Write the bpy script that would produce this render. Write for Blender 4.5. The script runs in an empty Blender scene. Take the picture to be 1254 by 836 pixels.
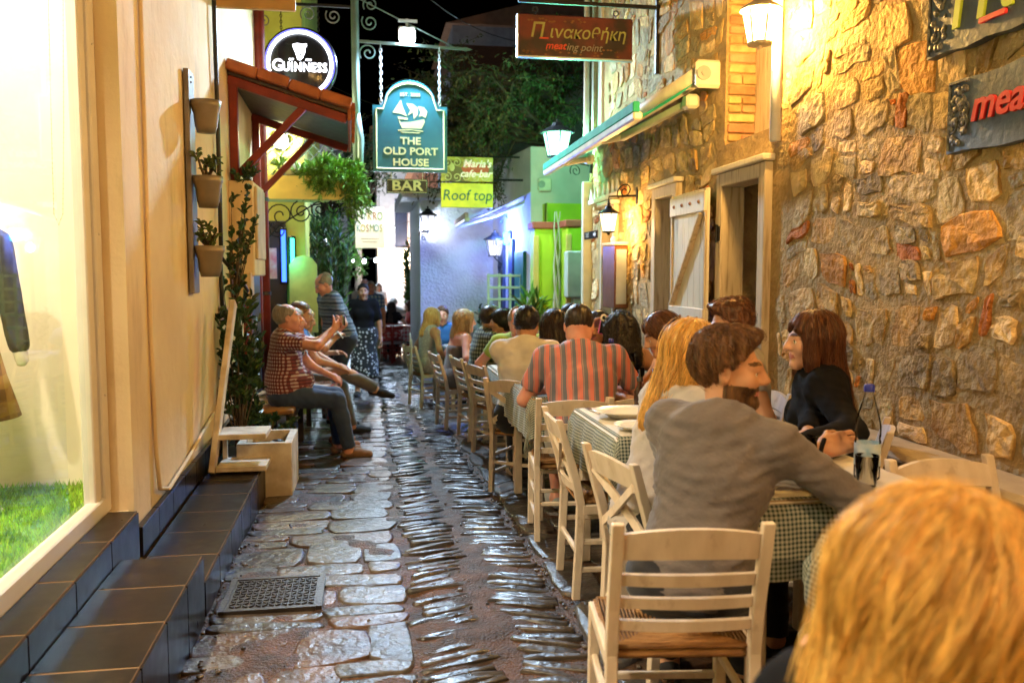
import bpy, bmesh, math, random
import numpy as np
from mathutils import Vector, Matrix, kdtree
rnd = random.Random(7)
scene = bpy.context.scene
col = scene.collection
R = math.radians

# ---------------------------------------------------------------- camera
CAM_H, FPX, YAW, PIT = 1.43, 1050.0, R(9.57), R(4.52)
cam = bpy.data.cameras.new('camera')
cam.sensor_width = 36.0
cam.lens = FPX / 1254.0 * 36.0
cam.clip_start = 0.05
cam.clip_end = 600
cam.dof.use_dof = True
cam.dof.focus_distance = 4.4
cam.dof.aperture_fstop = 2.8
camera = bpy.data.objects.new('camera', cam)
camera.location = (0, 0, CAM_H)
camera.rotation_euler = (math.pi / 2 - PIT, 0, -YAW)
col.objects.link(camera)
scene.camera = camera

# ---------------------------------------------------------------- night sky, moon, exposure
world = bpy.data.worlds.new('World')
scene.world = world
world.use_nodes = True
wn = world.node_tree
sky = wn.nodes.new('ShaderNodeTexSky')
sky.sky_type = 'NISHITA'
sky.sun_disc = False
sky.sun_elevation = R(-5.5)
sky.sun_rotation = R(200)
wn.nodes['Background'].inputs['Strength'].default_value = 0.12
wn.links.new(sky.outputs[0], wn.nodes['Background'].inputs['Color'])
moon = bpy.data.lights.new('moonlight', 'SUN')
moon.energy = 0.012
moon.angle = R(0.5)
moon.color = (0.75, 0.85, 1.0)
moon_o = bpy.data.objects.new('moonlight', moon)
moon_o.rotation_euler = (R(35), 0, R(200))
col.objects.link(moon_o)

scene.view_settings.view_transform = 'Standard'
scene.view_settings.look = 'None'
scene.view_settings.exposure = 2.05
scene.view_settings.gamma = 1.0
scene.view_settings.use_curve_mapping = False
scene.cycles.use_denoising = True
scene.cycles.max_bounces = 7
scene.cycles.transparent_max_bounces = 16
scene.cycles.sample_clamp_indirect = 4.0
scene.cycles.caustics_reflective = False
scene.cycles.caustics_refractive = False

# ---------------------------------------------------------------- the lie of the land
def gz(y):                       # the lane falls away gently towards the harbour
    if y < 4: return 0.0
    if y < 12.7: return -0.04 * (y - 4)
    if y < 20: return -0.348 - 0.02 * (y - 12.7)
    return -0.494
def XL(y): return -0.975 - 0.018 * y      # plaster house front, left
def XK(y): return -0.66 - 0.007 * y       # kerb of the tiled steps, left
def XR(y): return 2.30 + 0.02 * y         # stone house front, right
_F = Vector((math.sin(YAW) * math.cos(PIT), math.cos(YAW) * math.cos(PIT), -math.sin(PIT)))
_R = Vector((math.cos(YAW), -math.sin(YAW), 0))
_U = _R.cross(_F)
_C = Vector((0, 0, CAM_H))
def ray(x, y): return _F + _R * ((x - 627) / FPX) - _U * ((y - 418) / FPX)
def at(x, y, Y):                 # surveyed point: bearing read from the photograph, at distance Y up the lane
    d = ray(x, y); return _C + d * (Y / d.y)
def on_right(x, y):              # surveyed point on the stone house front -> (along, height)
    d = ray(x, y); t = 2.30 / (d.x - 0.02 * d.y); p = _C + d * t; return p.y, p.z
def on_left(x, y):
    d = ray(x, y); t = -0.975 / (d.x + 0.018 * d.y); p = _C + d * t; return p.y, p.z

# ---------------------------------------------------------------- materials
MATS = {}
def M(name, c, rough=0.6, c2=None, scale=6.0, var=0.12, bump=0.0, bscale=40.0, metal=0.0, emit=None, es=0.0,
      spec=0.5, attr=None, stretch=(1, 1, 1), rvar=0.1, detail=5.0, trans=0.0, ior=1.45, sheen=0.0, sss=0.0, bdist=0.01, ramp=(0.35, 0.65), grime=None):
    if name in MATS: return MATS[name]
    m = bpy.data.materials.new(name); m.use_nodes = True
    nt = m.node_tree; N = nt.nodes; L = nt.links
    b = N['Principled BSDF']
    tc = N.new('ShaderNodeTexCoord'); mp = N.new('ShaderNodeMapping'); mp.inputs['Scale'].default_value = stretch
    L.new(tc.outputs['Object'], mp.inputs['Vector'])
    n1 = N.new('ShaderNodeTexNoise'); n1.inputs['Scale'].default_value = scale; n1.inputs['Detail'].default_value = detail
    L.new(mp.outputs[0], n1.inputs['Vector'])
    rp = N.new('ShaderNodeValToRGB'); e = rp.color_ramp.elements
    e[0].position, e[1].position = ramp
    a = c2 if c2 else tuple(max(0, x * (1 - var)) for x in c)
    z = c if c2 else tuple(min(1, x * (1 + var)) for x in c)
    e[0].color = (*a, 1); e[1].color = (*z, 1)
    L.new(n1.outputs['Fac'], rp.inputs['Fac'])
    out = rp.outputs['Color']
    if grime:          # (colour, scale, stretch, lower, upper): scuffs, drips and dust with a shape of their own
        gm = N.new('ShaderNodeMapping'); gm.inputs['Scale'].default_value = grime[2]; L.new(tc.outputs['Object'], gm.inputs['Vector'])
        gn = N.new('ShaderNodeTexNoise'); gn.inputs['Scale'].default_value = grime[1]; gn.inputs['Detail'].default_value = 8; gn.inputs['Roughness'].default_value = .65; L.new(gm.outputs[0], gn.inputs['Vector'])
        gr_ = N.new('ShaderNodeMapRange'); gr_.inputs['From Min'].default_value = grime[3]; gr_.inputs['From Max'].default_value = grime[4]; L.new(gn.outputs['Fac'], gr_.inputs['Value'])
        gx = N.new('ShaderNodeMix'); gx.data_type = 'RGBA'; gx.inputs[7].default_value = (*grime[0], 1); L.new(gr_.outputs[0], gx.inputs[0]); L.new(out, gx.inputs[6]); out = gx.outputs[2]
    if attr:
        at_ = N.new('ShaderNodeAttribute'); at_.attribute_name = attr
        mx = N.new('ShaderNodeMix'); mx.data_type = 'RGBA'; mx.blend_type = 'MULTIPLY'; mx.inputs[0].default_value = 1
        L.new(out, mx.inputs[6]); L.new(at_.outputs['Color'], mx.inputs[7]); out = mx.outputs[2]
    L.new(out, b.inputs['Base Color'])
    mr = N.new('ShaderNodeMapRange'); mr.inputs['To Min'].default_value = max(0.02, rough - rvar); mr.inputs['To Max'].default_value = min(1, rough + rvar)
    n2 = N.new('ShaderNodeTexNoise'); n2.inputs['Scale'].default_value = scale * 2.7; n2.inputs['Detail'].default_value = 4
    L.new(mp.outputs[0], n2.inputs['Vector']); L.new(n2.outputs['Fac'], mr.inputs['Value']); L.new(mr.outputs[0], b.inputs['Roughness'])
    b.inputs['Metallic'].default_value = metal
    b.inputs['Specular IOR Level'].default_value = spec
    b.inputs['IOR'].default_value = ior
    if trans: b.inputs['Transmission Weight'].default_value = trans
    if sheen: b.inputs['Sheen Weight'].default_value = sheen
    if sss:
        b.inputs['Subsurface Weight'].default_value = sss; b.inputs['Subsurface Radius'].default_value = (0.02, 0.007, 0.004)
        b.inputs['Subsurface Scale'].default_value = 0.6
    if emit:
        b.inputs['Emission Color'].default_value = (*emit, 1); b.inputs['Emission Strength'].default_value = es
    if bump:
        n3 = N.new('ShaderNodeTexNoise'); n3.inputs['Scale'].default_value = bscale; n3.inputs['Detail'].default_value = 6
        L.new(mp.outputs[0], n3.inputs['Vector'])
        bp = N.new('ShaderNodeBump'); bp.inputs['Strength'].default_value = bump; bp.inputs['Distance'].default_value = bdist
        L.new(n3.outputs['Fac'], bp.inputs['Height']); L.new(bp.outputs[0], b.inputs['Normal'])
    MATS[name] = m
    return m

def glow(name, c, strength, clear=0.0):          # a lit lamp glass or tube; clear = share of the light inside that passes
    if name in MATS: return MATS[name]
    m = bpy.data.materials.new(name); m.use_nodes = True; N = m.node_tree.nodes; L = m.node_tree.links
    N.remove(N['Principled BSDF']); e = N.new('ShaderNodeEmission'); e.inputs['Color'].default_value = (*c, 1); e.inputs['Strength'].default_value = strength
    o = N['Material Output']
    if clear:
        t = N.new('ShaderNodeBsdfTransparent'); mx = N.new('ShaderNodeMixShader'); mx.inputs[0].default_value = clear
        L.new(e.outputs[0], mx.inputs[1]); L.new(t.outputs[0], mx.inputs[2]); L.new(mx.outputs[0], o.inputs[0])
    else: L.new(e.outputs[0], o.inputs[0])
    MATS[name] = m; return m

def pane_mat(name='window glass', tint=(0.92, 0.95, 0.95), ior=1.36):      # thin flat pane: sees through, mirrors a little at a slant
    if name in MATS: return MATS[name]
    m = bpy.data.materials.new(name); m.use_nodes = True; N = m.node_tree.nodes; L = m.node_tree.links
    N.remove(N['Principled BSDF']); t = N.new('ShaderNodeBsdfTransparent'); t.inputs['Color'].default_value = (*tint, 1)
    g = N.new('ShaderNodeBsdfGlossy'); g.inputs['Roughness'].default_value = 0.02
    f = N.new('ShaderNodeFresnel'); f.inputs['IOR'].default_value = ior
    mx = N.new('ShaderNodeMixShader'); L.new(f.outputs[0], mx.inputs[0]); L.new(t.outputs[0], mx.inputs[1]); L.new(g.outputs[0], mx.inputs[2])
    L.new(mx.outputs[0], N['Material Output'].inputs[0]); MATS[name] = m; return m

def pattern(name, kind, c1, c2, c3=None, n=10.0, n2=None, rough=0.85, axis='X', duty=0.5, bump=0.15):
    """woven cloth: stripes along an axis, checks, gingham or dots, in the thing's own coordinates"""
    if name in MATS: return MATS[name]
    m = bpy.data.materials.new(name); m.use_nodes = True; nt = m.node_tree; N = nt.nodes; L = nt.links
    b = N['Principled BSDF']; b.inputs['Roughness'].default_value = rough; b.inputs['Specular IOR Level'].default_value = 0.25
    b.inputs['Sheen Weight'].default_value = 0.15
    tc = N.new('ShaderNodeTexCoord'); sp = N.new('ShaderNodeSeparateXYZ'); L.new(tc.outputs['Object'], sp.inputs[0])
    wb = N.new('ShaderNodeTexNoise'); wb.inputs['Scale'].default_value = 9
    L.new(tc.outputs['Object'], wb.inputs['Vector'])
    def math_(op, a, bb=None):
        k = N.new('ShaderNodeMath'); k.operation = op
        for i, v in enumerate((a, bb)):
            if v is None: continue
            if isinstance(v, (int, float)): k.inputs[i].default_value = v
            else: L.new(v, k.inputs[i])
        return k.outputs[0]
    if kind == 'gingham':
        uvn = N.new('ShaderNodeSeparateXYZ'); L.new(tc.outputs['UV'], uvn.inputs[0]); sp = uvn
    diag = math_('ADD', math_('MULTIPLY', sp.outputs['X'], .9), math_('MULTIPLY', sp.outputs['Y'], .75))
    def band(ax, nn, d=duty):
        if ax == 'D': return math_('LESS_THAN', math_('FRACT', math_('MULTIPLY', diag, nn)), d)
        if kind == 'gingham': return math_('LESS_THAN', math_('FRACT', math_('MULTIPLY', sp.outputs[ax], nn)), d)
        s = math_('ADD', math_('MULTIPLY', sp.outputs[ax], nn), math_('MULTIPLY', wb.outputs['Fac'], 0.25))
        return math_('LESS_THAN', math_('FRACT', s), d)
    def mix(f, a, bb):
        k = N.new('ShaderNodeMix'); k.data_type = 'RGBA'
        L.new(f, k.inputs[0])
        for i, v in ((6, a), (7, bb)):
            if isinstance(v, tuple): k.inputs[i].default_value = (*v, 1)
            else: L.new(v, k.inputs[i])
        return k.outputs[2]
    if kind == 'stripe':
        out = mix(band(axis, n), c1, c2)
        if c3: out = mix(band(axis, n * 2, 0.16), out, c3)
    elif kind == 'check':
        out = mix(band('D', n), c1, c2); mid = tuple((a + d) / 2 for a, d in zip(c2, c3 or c2))
        o2 = mix(band('D', n), c2, c3 or c2); out = mix(band('Z', n2 or n), out, o2)
    elif kind == 'gingham':
        mid = tuple((a + d) / 2 for a, d in zip(c1, c2))
        o1 = mix(band('X', n), c1, mid); o2 = mix(band('X', n), mid, c2)
        out = mix(band(axis if axis != 'X' else 'Y', n), o1, o2)
    elif kind == 'flowers':
        v = N.new('ShaderNodeTexVoronoi'); v.inputs['Scale'].default_value = n; L.new(tc.outputs['Object'], v.inputs['Vector'])
        out = mix(math_('LESS_THAN', v.outputs['Distance'], 0.33), c1, c2)
        if c3: 
            v2 = N.new('ShaderNodeTexVoronoi'); v2.inputs['Scale'].default_value = n * 1.7; L.new(tc.outputs['Object'], v2.inputs['Vector'])
            out = mix(math_('LESS_THAN', v2.outputs['Distance'], 0.26), out, c3)
    sh = N.new('ShaderNodeMix'); sh.data_type = 'RGBA'; sh.blend_type = 'MULTIPLY'; sh.inputs[0].default_value = 0.3
    L.new(out, sh.inputs[6]); L.new(wb.outputs['Fac'], sh.inputs[7]); L.new(sh.outputs[2], b.inputs['Base Color'])
    wv = N.new('ShaderNodeTexNoise'); wv.inputs['Scale'].default_value = 260; L.new(tc.outputs['Object'], wv.inputs['Vector'])
    bp = N.new('ShaderNodeBump'); bp.inputs['Strength'].default_value = bump; bp.inputs['Distance'].default_value = 0.004
    L.new(wv.outputs['Fac'], bp.inputs['Height']); L.new(bp.outputs[0], b.inputs['Normal'])
    MATS[name] = m; return m

# ---------------------------------------------------------------- mesh building
class MB:
    def __init__(s): s.v = []; s.f = []; s.mi = []; s.col = []; s.cur = (1, 1, 1); s.m = 0
    def add(s, vs, fs):
        o = len(s.v); s.v.extend(tuple(p) for p in vs); s.col.extend([s.cur] * len(vs))
        for f in fs: s.f.append(tuple(i + o for i in f)); s.mi.append(s.m)
        return s
    def quad(s, a, b, c, d): return s.add([a, b, c, d], [(0, 1, 2, 3)])
    def box(s, c, size, bev=0.0, mat=None):
        hx, hy, hz = (x / 2 for x in size)
        mat = mat or Matrix.Identity(4); c = Vector(c)
        if bev <= 0:
            vs = [(x, y, z) for x in (-hx, hx) for y in (-hy, hy) for z in (-hz, hz)]
            fs = [(0, 1, 3, 2), (4, 6, 7, 5), (0, 4, 5, 1), (2, 3, 7, 6), (0, 2, 6, 4), (1, 5, 7, 3)]
        else:
            bev = min(bev, hx * .9, hy * .9, hz * .9)
            vs = []; idx = {}
            for sx in (-1, 1):
                for sy in (-1, 1):
                    for sz in (-1, 1):
                        for a in range(3):
                            p = [sx * (hx - bev), sy * (hy - bev), sz * (hz - bev)]
                            p[a] = (sx * hx, sy * hy, sz * hz)[a]
                            idx[(sx, sy, sz, a)] = len(vs); vs.append(tuple(p))
            fs = []
            def ordr(keys, n):
                pts = [Vector(vs[idx[k]]) for k in keys]; cc = sum(pts, Vector()) / len(pts)
                n = Vector(n).normalized(); t = (pts[0] - cc).normalized(); bb = n.cross(t)
                ks = sorted(range(len(keys)), key=lambda i: math.atan2((pts[i] - cc).dot(bb), (pts[i] - cc).dot(t)))
                fs.append(tuple(idx[keys[i]] for i in ks))
            S = (-1, 1)
            for a in range(3):
                for sg in S:
                    ks = []
                    for p in S:
                        for q in S:
                            k = [0, 0, 0]; k[a] = sg; k[(a + 1) % 3] = p; k[(a + 2) % 3] = q; ks.append((*k, a))
                    n = [0, 0, 0]; n[a] = sg; ordr(ks, n)
            for a in range(3):
                b, d = (a + 1) % 3, (a + 2) % 3
                for p in S:
                    for q in S:
                        ks = []
                        for r_ in S:
                            k = [0, 0, 0]; k[a] = r_; k[b] = p; k[d] = q; ks += [(*k, b), (*k, d)]
                        n = [0, 0, 0]; n[b] = p; n[d] = q; ordr(ks, n)
            for x in S:
                for y in S:
                    for z in S: ordr([(x, y, z, a) for a in range(3)], (x, y, z))
        return s.add([mat @ Vector(p) + c if True else p for p in vs], fs)
    def bar(s, p0, p1, w, d, up=(0, 0, 1), bev=0.0, w1=None):
        p0, p1 = Vector(p0), Vector(p1); ax = (p1 - p0); ln = ax.length; ax.normalize()
        side = ax.cross(Vector(up))
        if side.length < 1e-5: side = ax.cross(Vector((1, 0, 0)))
        side.normalize(); u2 = side.cross(ax)
        mt = Matrix((side, ax, u2)).transposed().to_4x4()
        return s.box((p0 + p1) / 2, (w, ln, d), bev, mt)
    def tube(s, pts, r, n=8, closed=False, cap=True):
        pts = [Vector(p) for p in pts]; k = len(pts)
        rs = r if isinstance(r, (list, tuple)) else [r] * k
        vs = []; prev = None
        for i, p in enumerate(pts):
            if closed: t = pts[(i + 1) % k] - pts[i - 1]
            else: t = pts[min(i + 1, k - 1)] - pts[max(i - 1, 0)]
            t.normalize()
            if prev is None:
                a = t.cross(Vector((0, 0, 1)))
                if a.length < 0.05: a = t.cross(Vector((0, 1, 0)))
            else: a = prev - t * prev.dot(t)
            a.normalize(); prev = a; b = t.cross(a)
            for j in range(n):
                an = 2 * math.pi * j / n
                vs.append(p + (a * math.cos(an) + b * math.sin(an)) * rs[i])
        fs = []
        for i in range(k if closed else k - 1):
            for j in range(n):
                i2 = (i + 1) % k
                fs.append((i * n + j, i * n + (j + 1) % n, i2 * n + (j + 1) % n, i2 * n + j))
        if cap and not closed:
            fs.append(tuple(reversed(range(n)))); fs.append(tuple((k - 1) * n + j for j in range(n)))
        return s.add(vs, fs)
    def lathe(s, prof, c=(0, 0, 0), n=16, axis=None, close=False):
        c = Vector(c); vs = []; mt = Matrix.Identity(3)
        if axis is not None: mt = Vector((0, 0, 1)).rotation_difference(Vector(axis)).to_matrix()
        for r, z in prof:
            for j in range(n):
                an = 2 * math.pi * j / n
                vs.append(mt @ Vector((r * math.cos(an), r * math.sin(an), z)) + c)
        fs = []
        for i in range(len(prof) - 1):
            for j in range(n): fs.append((i * n + j, i * n + (j + 1) % n, (i + 1) * n + (j + 1) % n, (i + 1) * n + j))
        if prof[0][0] > 1e-6 and close: fs.append(tuple(reversed(range(n))))
        if prof[-1][0] > 1e-6 and close: fs.append(tuple((len(prof) - 1) * n + j for j in range(n)))
        return s.add(vs, fs)
    def prism(s, poly, th, o, ux, uy):            # polygon (2-D) in the plane o + ux*a + uy*b, thickness th along ux x uy
        o, ux, uy = Vector(o), Vector(ux), Vector(uy); n = ux.cross(uy).normalized(); k = len(poly)
        a = [o + ux * p[0] + uy * p[1] for p in poly]; b = [p + n * th for p in a]
        fs = [tuple(reversed(range(k))), tuple(range(k, 2 * k))]
        fs += [(i, (i + 1) % k, k + (i + 1) % k, k + i) for i in range(k)]
        return s.add(a + b, fs)
    def ball(s, c, r, n=10, m=6, sc=(1, 1, 1)):
        prof = [(max(1e-7, math.sin(math.pi * i / m)), -math.cos(math.pi * i / m)) for i in range(m + 1)]
        c = Vector(c); o = len(s.v); s.lathe(prof, (0, 0, 0), n)
        for i in range(o, len(s.v)):
            p = s.v[i]; s.v[i] = (c.x + p[0] * r * sc[0], c.y + p[1] * r * sc[1], c.z + p[2] * r * sc[2])
        return s

def link(name, me, parent=None, m=None, smooth=False):
    o = bpy.data.objects.new(name, me); col.objects.link(o)
    if m is not None:
        for x in (m if isinstance(m, (list, tuple)) else [m]): me.materials.append(x)
    if smooth: me.shade_smooth()
    if parent is not None:
        o.parent = parent
        if parent.parent is None and not parent.get('_local'):
            o.matrix_parent_inverse = Matrix.Translation(-Vector(parent.location))
    return o
def mesh_of(mb, colors=False, name='mesh'):
    me = bpy.data.meshes.new(name); me.from_pydata([tuple(p) for p in mb.v], [], mb.f)
    if any(mb.mi): me.polygons.foreach_set('material_index', mb.mi)
    if colors:
        a = me.color_attributes.new('tint', 'FLOAT_COLOR', 'POINT')
        a.data.foreach_set('color', [x for c in mb.col for x in (*c, 1)])
    me.update(); return me
def part(name, mb, m, parent=None, smooth=False, colors=False, label=None):
    o = link(name, mesh_of(mb, colors, name), parent, m, smooth)
    if label: o['label'] = label
    return o
def tag(o, label, cat, group=None):
    o['label'] = label; o['category'] = cat
    if group: o['group'] = group
    return o
def thing(name, label, cat, loc=(0, 0, 0), group=None, local=False, rz=0.0):
    o = bpy.data.objects.new(name, None); o.location = loc; o.empty_display_size = 0.1; col.objects.link(o)
    if local: o['_local'] = 1; o.rotation_euler = (0, 0, rz)
    return tag(o, label, cat, group)
def structure(o): o['kind'] = 'structure'; return o
def stuff(o): o['kind'] = 'stuff'; return o
def dup(root, loc, rz=0.0, label=None, scale=None):
    def cp(o, par):
        c = o.copy(); col.objects.link(c); c.parent = par
        for ch in o.children: cp(ch, c)
        return c
    r = cp(root, None); r.location = loc; r.rotation_euler = (0, 0, rz)
    if scale: r.scale = scale
    if label: r['label'] = label
    return r
def lamp(name, loc, watts, c, parent=None, kind='POINT', r=0.04, spot=None, aim=None, size=None):
    l = bpy.data.lights.new(name, kind); l.energy = watts; l.color = c
    if kind != 'AREA': l.shadow_soft_size = r
    if spot: l.spot_size = spot; l.spot_blend = 0.6
    if size: l.shape = 'RECTANGLE'; l.size, l.size_y = size
    o = bpy.data.objects.new(name, l); o.location = loc; col.objects.link(o)
    if aim is not None: o.rotation_euler = (Vector(aim) - Vector(loc)).to_track_quat('-Z', 'Y').to_euler()
    if parent is not None:
        o.parent = parent; 
        if not parent.get('_local'): o.matrix_parent_inverse = Matrix.Translation(-Vector(parent.location))
    return o
def jit(a): return rnd.uniform(-a, a)

def smooth_poly(poly, it=1):
    for _ in range(it):
        q = []
        for i in range(len(poly)):
            a, b = poly[i], poly[(i + 1) % len(poly)]
            q.append((a[0] * .75 + b[0] * .25, a[1] * .75 + b[1] * .25)); q.append((a[0] * .25 + b[0] * .75, a[1] * .25 + b[1] * .75))
        poly = q
    return poly
def shrink(poly, g):
    cx = sum(p[0] for p in poly) / len(poly); cy = sum(p[1] for p in poly) / len(poly); o = []; md = sum(math.hypot(p[0] - cx, p[1] - cy) for p in poly) / len(poly)
    for x, y in poly:
        dx, dy = x - cx, y - cy; d = math.hypot(dx, dy) + 1e-9; k = max(0.15, 1 - g / (.5 * d + .5 * md) * 1.15); o.append((cx + dx * k, cy + dy * k))
    return o
def stone_mb(mb, poly, to3d, h, rough=0.25, tilt=0.0, dome=0.15):
    """one worked stone: skirt, worn edge, uneven top, from its outline"""
    n = len(poly); cx = sum(p[0] for p in poly) / n; cy = sum(p[1] for p in poly) / n
    tx, ty = jit(tilt), jit(tilt)
    rings = [(1.02, -0.03), (1.0, h * .7), (0.93, h), (0.55, h * (1 + dome))]
    vs = []
    for k, (sc, hh) in enumerate(rings):
        for x, y in poly:
            X = cx + (x - cx) * sc; Y = cy + (y - cy) * sc
            e = 0 if k == 0 else hh + (X - cx) * tx + (Y - cy) * ty + h * jit(rough)
            vs.append(to3d(X, Y, hh if k == 0 else e))
    vs.append(to3d(cx, cy, h * (1 + dome)))
    fs = []
    for k in range(3):
        for i in range(n): fs.append((k * n + i, k * n + (i + 1) % n, (k + 1) * n + (i + 1) % n, (k + 1) * n + i))
    for i in range(n): fs.append((3 * n + i, 3 * n + (i + 1) % n, 4 * n))
    return mb.add(vs, fs)

def lettering(txt, size, o, ux, uy, m, parent, name='lettering', th=0.004, shear=0.0, xs=1.0, bold=0.0, align='CENTER', spacing=1.0, fit=None):
    cu = bpy.data.curves.new('txt', 'FONT'); cu.body = txt; cu.size = size; cu.shear = shear; cu.align_x = align; cu.align_y = 'CENTER'
    cu.offset = bold; cu.extrude = th / 2; cu.resolution_u = 3; cu.space_character = spacing
    t = bpy.data.objects.new('txt', cu); col.objects.link(t)
    dg = bpy.context.evaluated_depsgraph_get(); me = bpy.data.meshes.new_from_object(t.evaluated_get(dg))
    bpy.data.objects.remove(t)
    if fit: w_ = [v.co.x for v in me.vertices]; xs = fit / (max(w_) - min(w_))
    ux, uy, o = Vector(ux), Vector(uy), Vector(o); n = ux.cross(uy)
    mt = Matrix((ux * xs, uy, n)).transposed().to_4x4(); mt.translation = o + n * th / 2
    me.transform(mt)
    me.materials.clear()
    return link(name, me, parent, m)
# ================================================================ GROUND AND PAVING
m_dirt = M('earth between stones', (0.105, 0.042, 0.014), 0.55, c2=(0.026, 0.015, 0.009), scale=7, bump=1.0, bscale=75, bdist=0.018, rvar=0.22)
m_flag = M('worn flagstone', (0.088, 0.072, 0.060), 0.36, c2=(0.034, 0.028, 0.026), scale=6, bump=0.7, bscale=24, bdist=0.014, rvar=0.18, attr='tint', spec=0.42)
m_chan = M('channel stone', (0.075, 0.066, 0.062), 0.32, c2=(0.03, 0.026, 0.026), scale=10, bump=0.5, bscale=30, bdist=0.01, rvar=0.16, attr='tint', spec=0.5)
mb = MB(); ys = [-5, -2, 0, 2.2] + [2.2 + .045 * i for i in range(1, 190)] + [10.9, 12.7, 15, 17.5, 20, 26, 34, 60, 120]; xs = [-60, -12, -4, -1] + [-.75 + .045 * i for i in range(72)] + [3, 6, 14, 60]
def silt(x, y):                 # earth washed over the stones unevenly
    if not (2.2 < y < 10.8 and -.8 < x < 2.5): return 0
    return .0045 * (math.sin(x * 9 + 2 * math.sin(y * 3.1)) + math.sin(y * 7.3 + 3 * math.sin(x * 4.2)) + .8 * math.sin(x * 23 + y * 17) + .7 * math.sin(y * 29 - x * 13)) + (.003 if y < 4.2 else 0)
for j, y in enumerate(ys):
    for x in xs: mb.v.append((x, y, gz(y) - 0.004 + silt(x, y))); mb.col.append((1, 1, 1))
for j in range(len(ys) - 1):
    for i in range(len(xs) - 1):
        a = j * len(xs) + i; mb.f.append((a, a + 1, a + len(xs) + 1, a + len(xs))); mb.mi.append(0)
street = structure(part('street', mb, m_dirt, None, True))

def on_ground(x, y, h): return Vector((x, y, gz(y) + h))
def tint(warm=0.0):
    g = rnd.uniform(0.65, 1.2); w = rnd.uniform(-0.1, 0.1) + warm
    return (g * (1 + w), g, g * (1 - w * 1.2))
rest = MB()
def rough_poly(poly, g, n=2, j=0.06):
    q = []
    for i in range(len(poly)):
        a, b = poly[i], poly[(i + 1) % len(poly)]
        L_ = math.hypot(b[0] - a[0], b[1] - a[1])
        for k in range(n):
            t = k / n; bow = .025 * L_ * math.sin(math.pi * t) ; nx, ny = (b[1] - a[1]) / (L_ + 1e-9), -(b[0] - a[0]) / (L_ + 1e-9)
            q.append((a[0] + (b[0] - a[0]) * t + jit(j) * L_ * .4 + nx * bow, a[1] + (b[1] - a[1]) * t + jit(j) * L_ * .4 + ny * bow))
    if n >= 3:      # knock the four corners off
        m_ = len(q); q = [((q[i][0] * 6 + q[i - 1][0] + q[(i + 1) % m_][0]) / 8, (q[i][1] * 6 + q[i - 1][1] + q[(i + 1) % m_][1]) / 8) if i % n == 0 else q[i] for i in range(m_)]
    return shrink(q, g)
def lay(x0f, x1f, ya, yb, dmin, dmax, wmin, wmax, name, m, parent, far, hh=(0.002, 0.007), gap=(0.002, 0.009), ortho=0.35):
    y = ya
    prev_off = 0
    while y < yb:
        d = rnd.uniform(dmin, dmax) * (1 + max(0, y - 6) * 0.03)
        x0, x1 = x0f(y), x1f(y)
        cuts = [x0]; x = x0
        while True:
            x += rnd.uniform(wmin, wmax)
            if x > x1 - wmin * .6: break
            cuts.append(x)
        cuts.append(x1)
        for i in range(len(cuts) - 1):
            a, b = cuts[i], cuts[i + 1]
            subs = [(y, y + d)]
            if rnd.random() < ortho and d > 0.2: s_ = y + d * rnd.uniform(.4, .6); subs = [(y, s_), (s_, y + d)]
            for (p, q) in subs:
                jx, jy = 0.10 * (b - a), 0.16 * (q - p)
                poly = [(a + jit(jx), p + jit(jy)), (b + jit(jx), p + jit(jy)), (b + jit(jx), q + jit(jy)), (a + jit(jx), q + jit(jy))]
                poly = rough_poly(poly, rnd.uniform(*gap), 3 if y < 8 else 2)
                t = MB() if y < far else rest
                t.cur = tint(0.0)
                if rnd.random() < (.75 if y < 3.9 and a < -.15 else .15): g = rnd.uniform(.7, 1.05); t.cur = (g * 1.45, g * .92, g * .58)     # earth stains, and warm light tinted into the near left stones
                stone_mb(t, poly, on_ground, rnd.uniform(*hh), 0.22, 0.02, 0.04)
                if y < far: part(name, t, m, parent, True, True)
        y += d
lay(lambda y: XK(y) + 0.01, lambda y: 0.15, 2.3, 16, .18, .36, .20, .50, 'flagstone', m_flag, street, 12.5)
# the herringbone drain down the middle: two ranks of stones set on edge
y = 2.5
while y < 17:
    for sd in (-1, 1):
        if rnd.random() < 0.06: continue
        L_ = rnd.uniform(.24, .335); t = rnd.uniform(.032, .060); a = R(rnd.uniform(16, 30)) * (1 if sd < 0 else -1)
        cx = 0.495 + sd * 0.17 + jit(.015); cy = y + jit(.02) + (0.06 if sd > 0 else 0)
        ca, sa = math.cos(a), math.sin(a)
        poly = []
        for u, v in ((-.5, -.35), (-.2, -.5), (.2, -.5), (.5, -.3), (.5, .3), (.15, .5), (-.2, .5), (-.5, .35)):
            X = (u + jit(.05)) * L_; Y = (v * (1 + jit(.2))) * t
            poly.append((cx + X * ca - Y * sa, cy + X * sa + Y * ca))
        mb = MB() if y < 14 else rest; mb.cur = tint(0.08 if y < 4.5 else -0.03)
        dip = lambda X, Y, h: on_ground(X, Y, h - 0.004 - 0.014 * math.exp(-((X - .495) / .07) ** 2))
        stone_mb(mb, poly, dip, rnd.uniform(.007, .015), .4, .06, .05)
        if y < 14: part('channel_stone', mb, m_chan, street, True, True)
    y += rnd.uniform(.058, .086) * (1 + max(0, y - 7) * .03)
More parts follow.
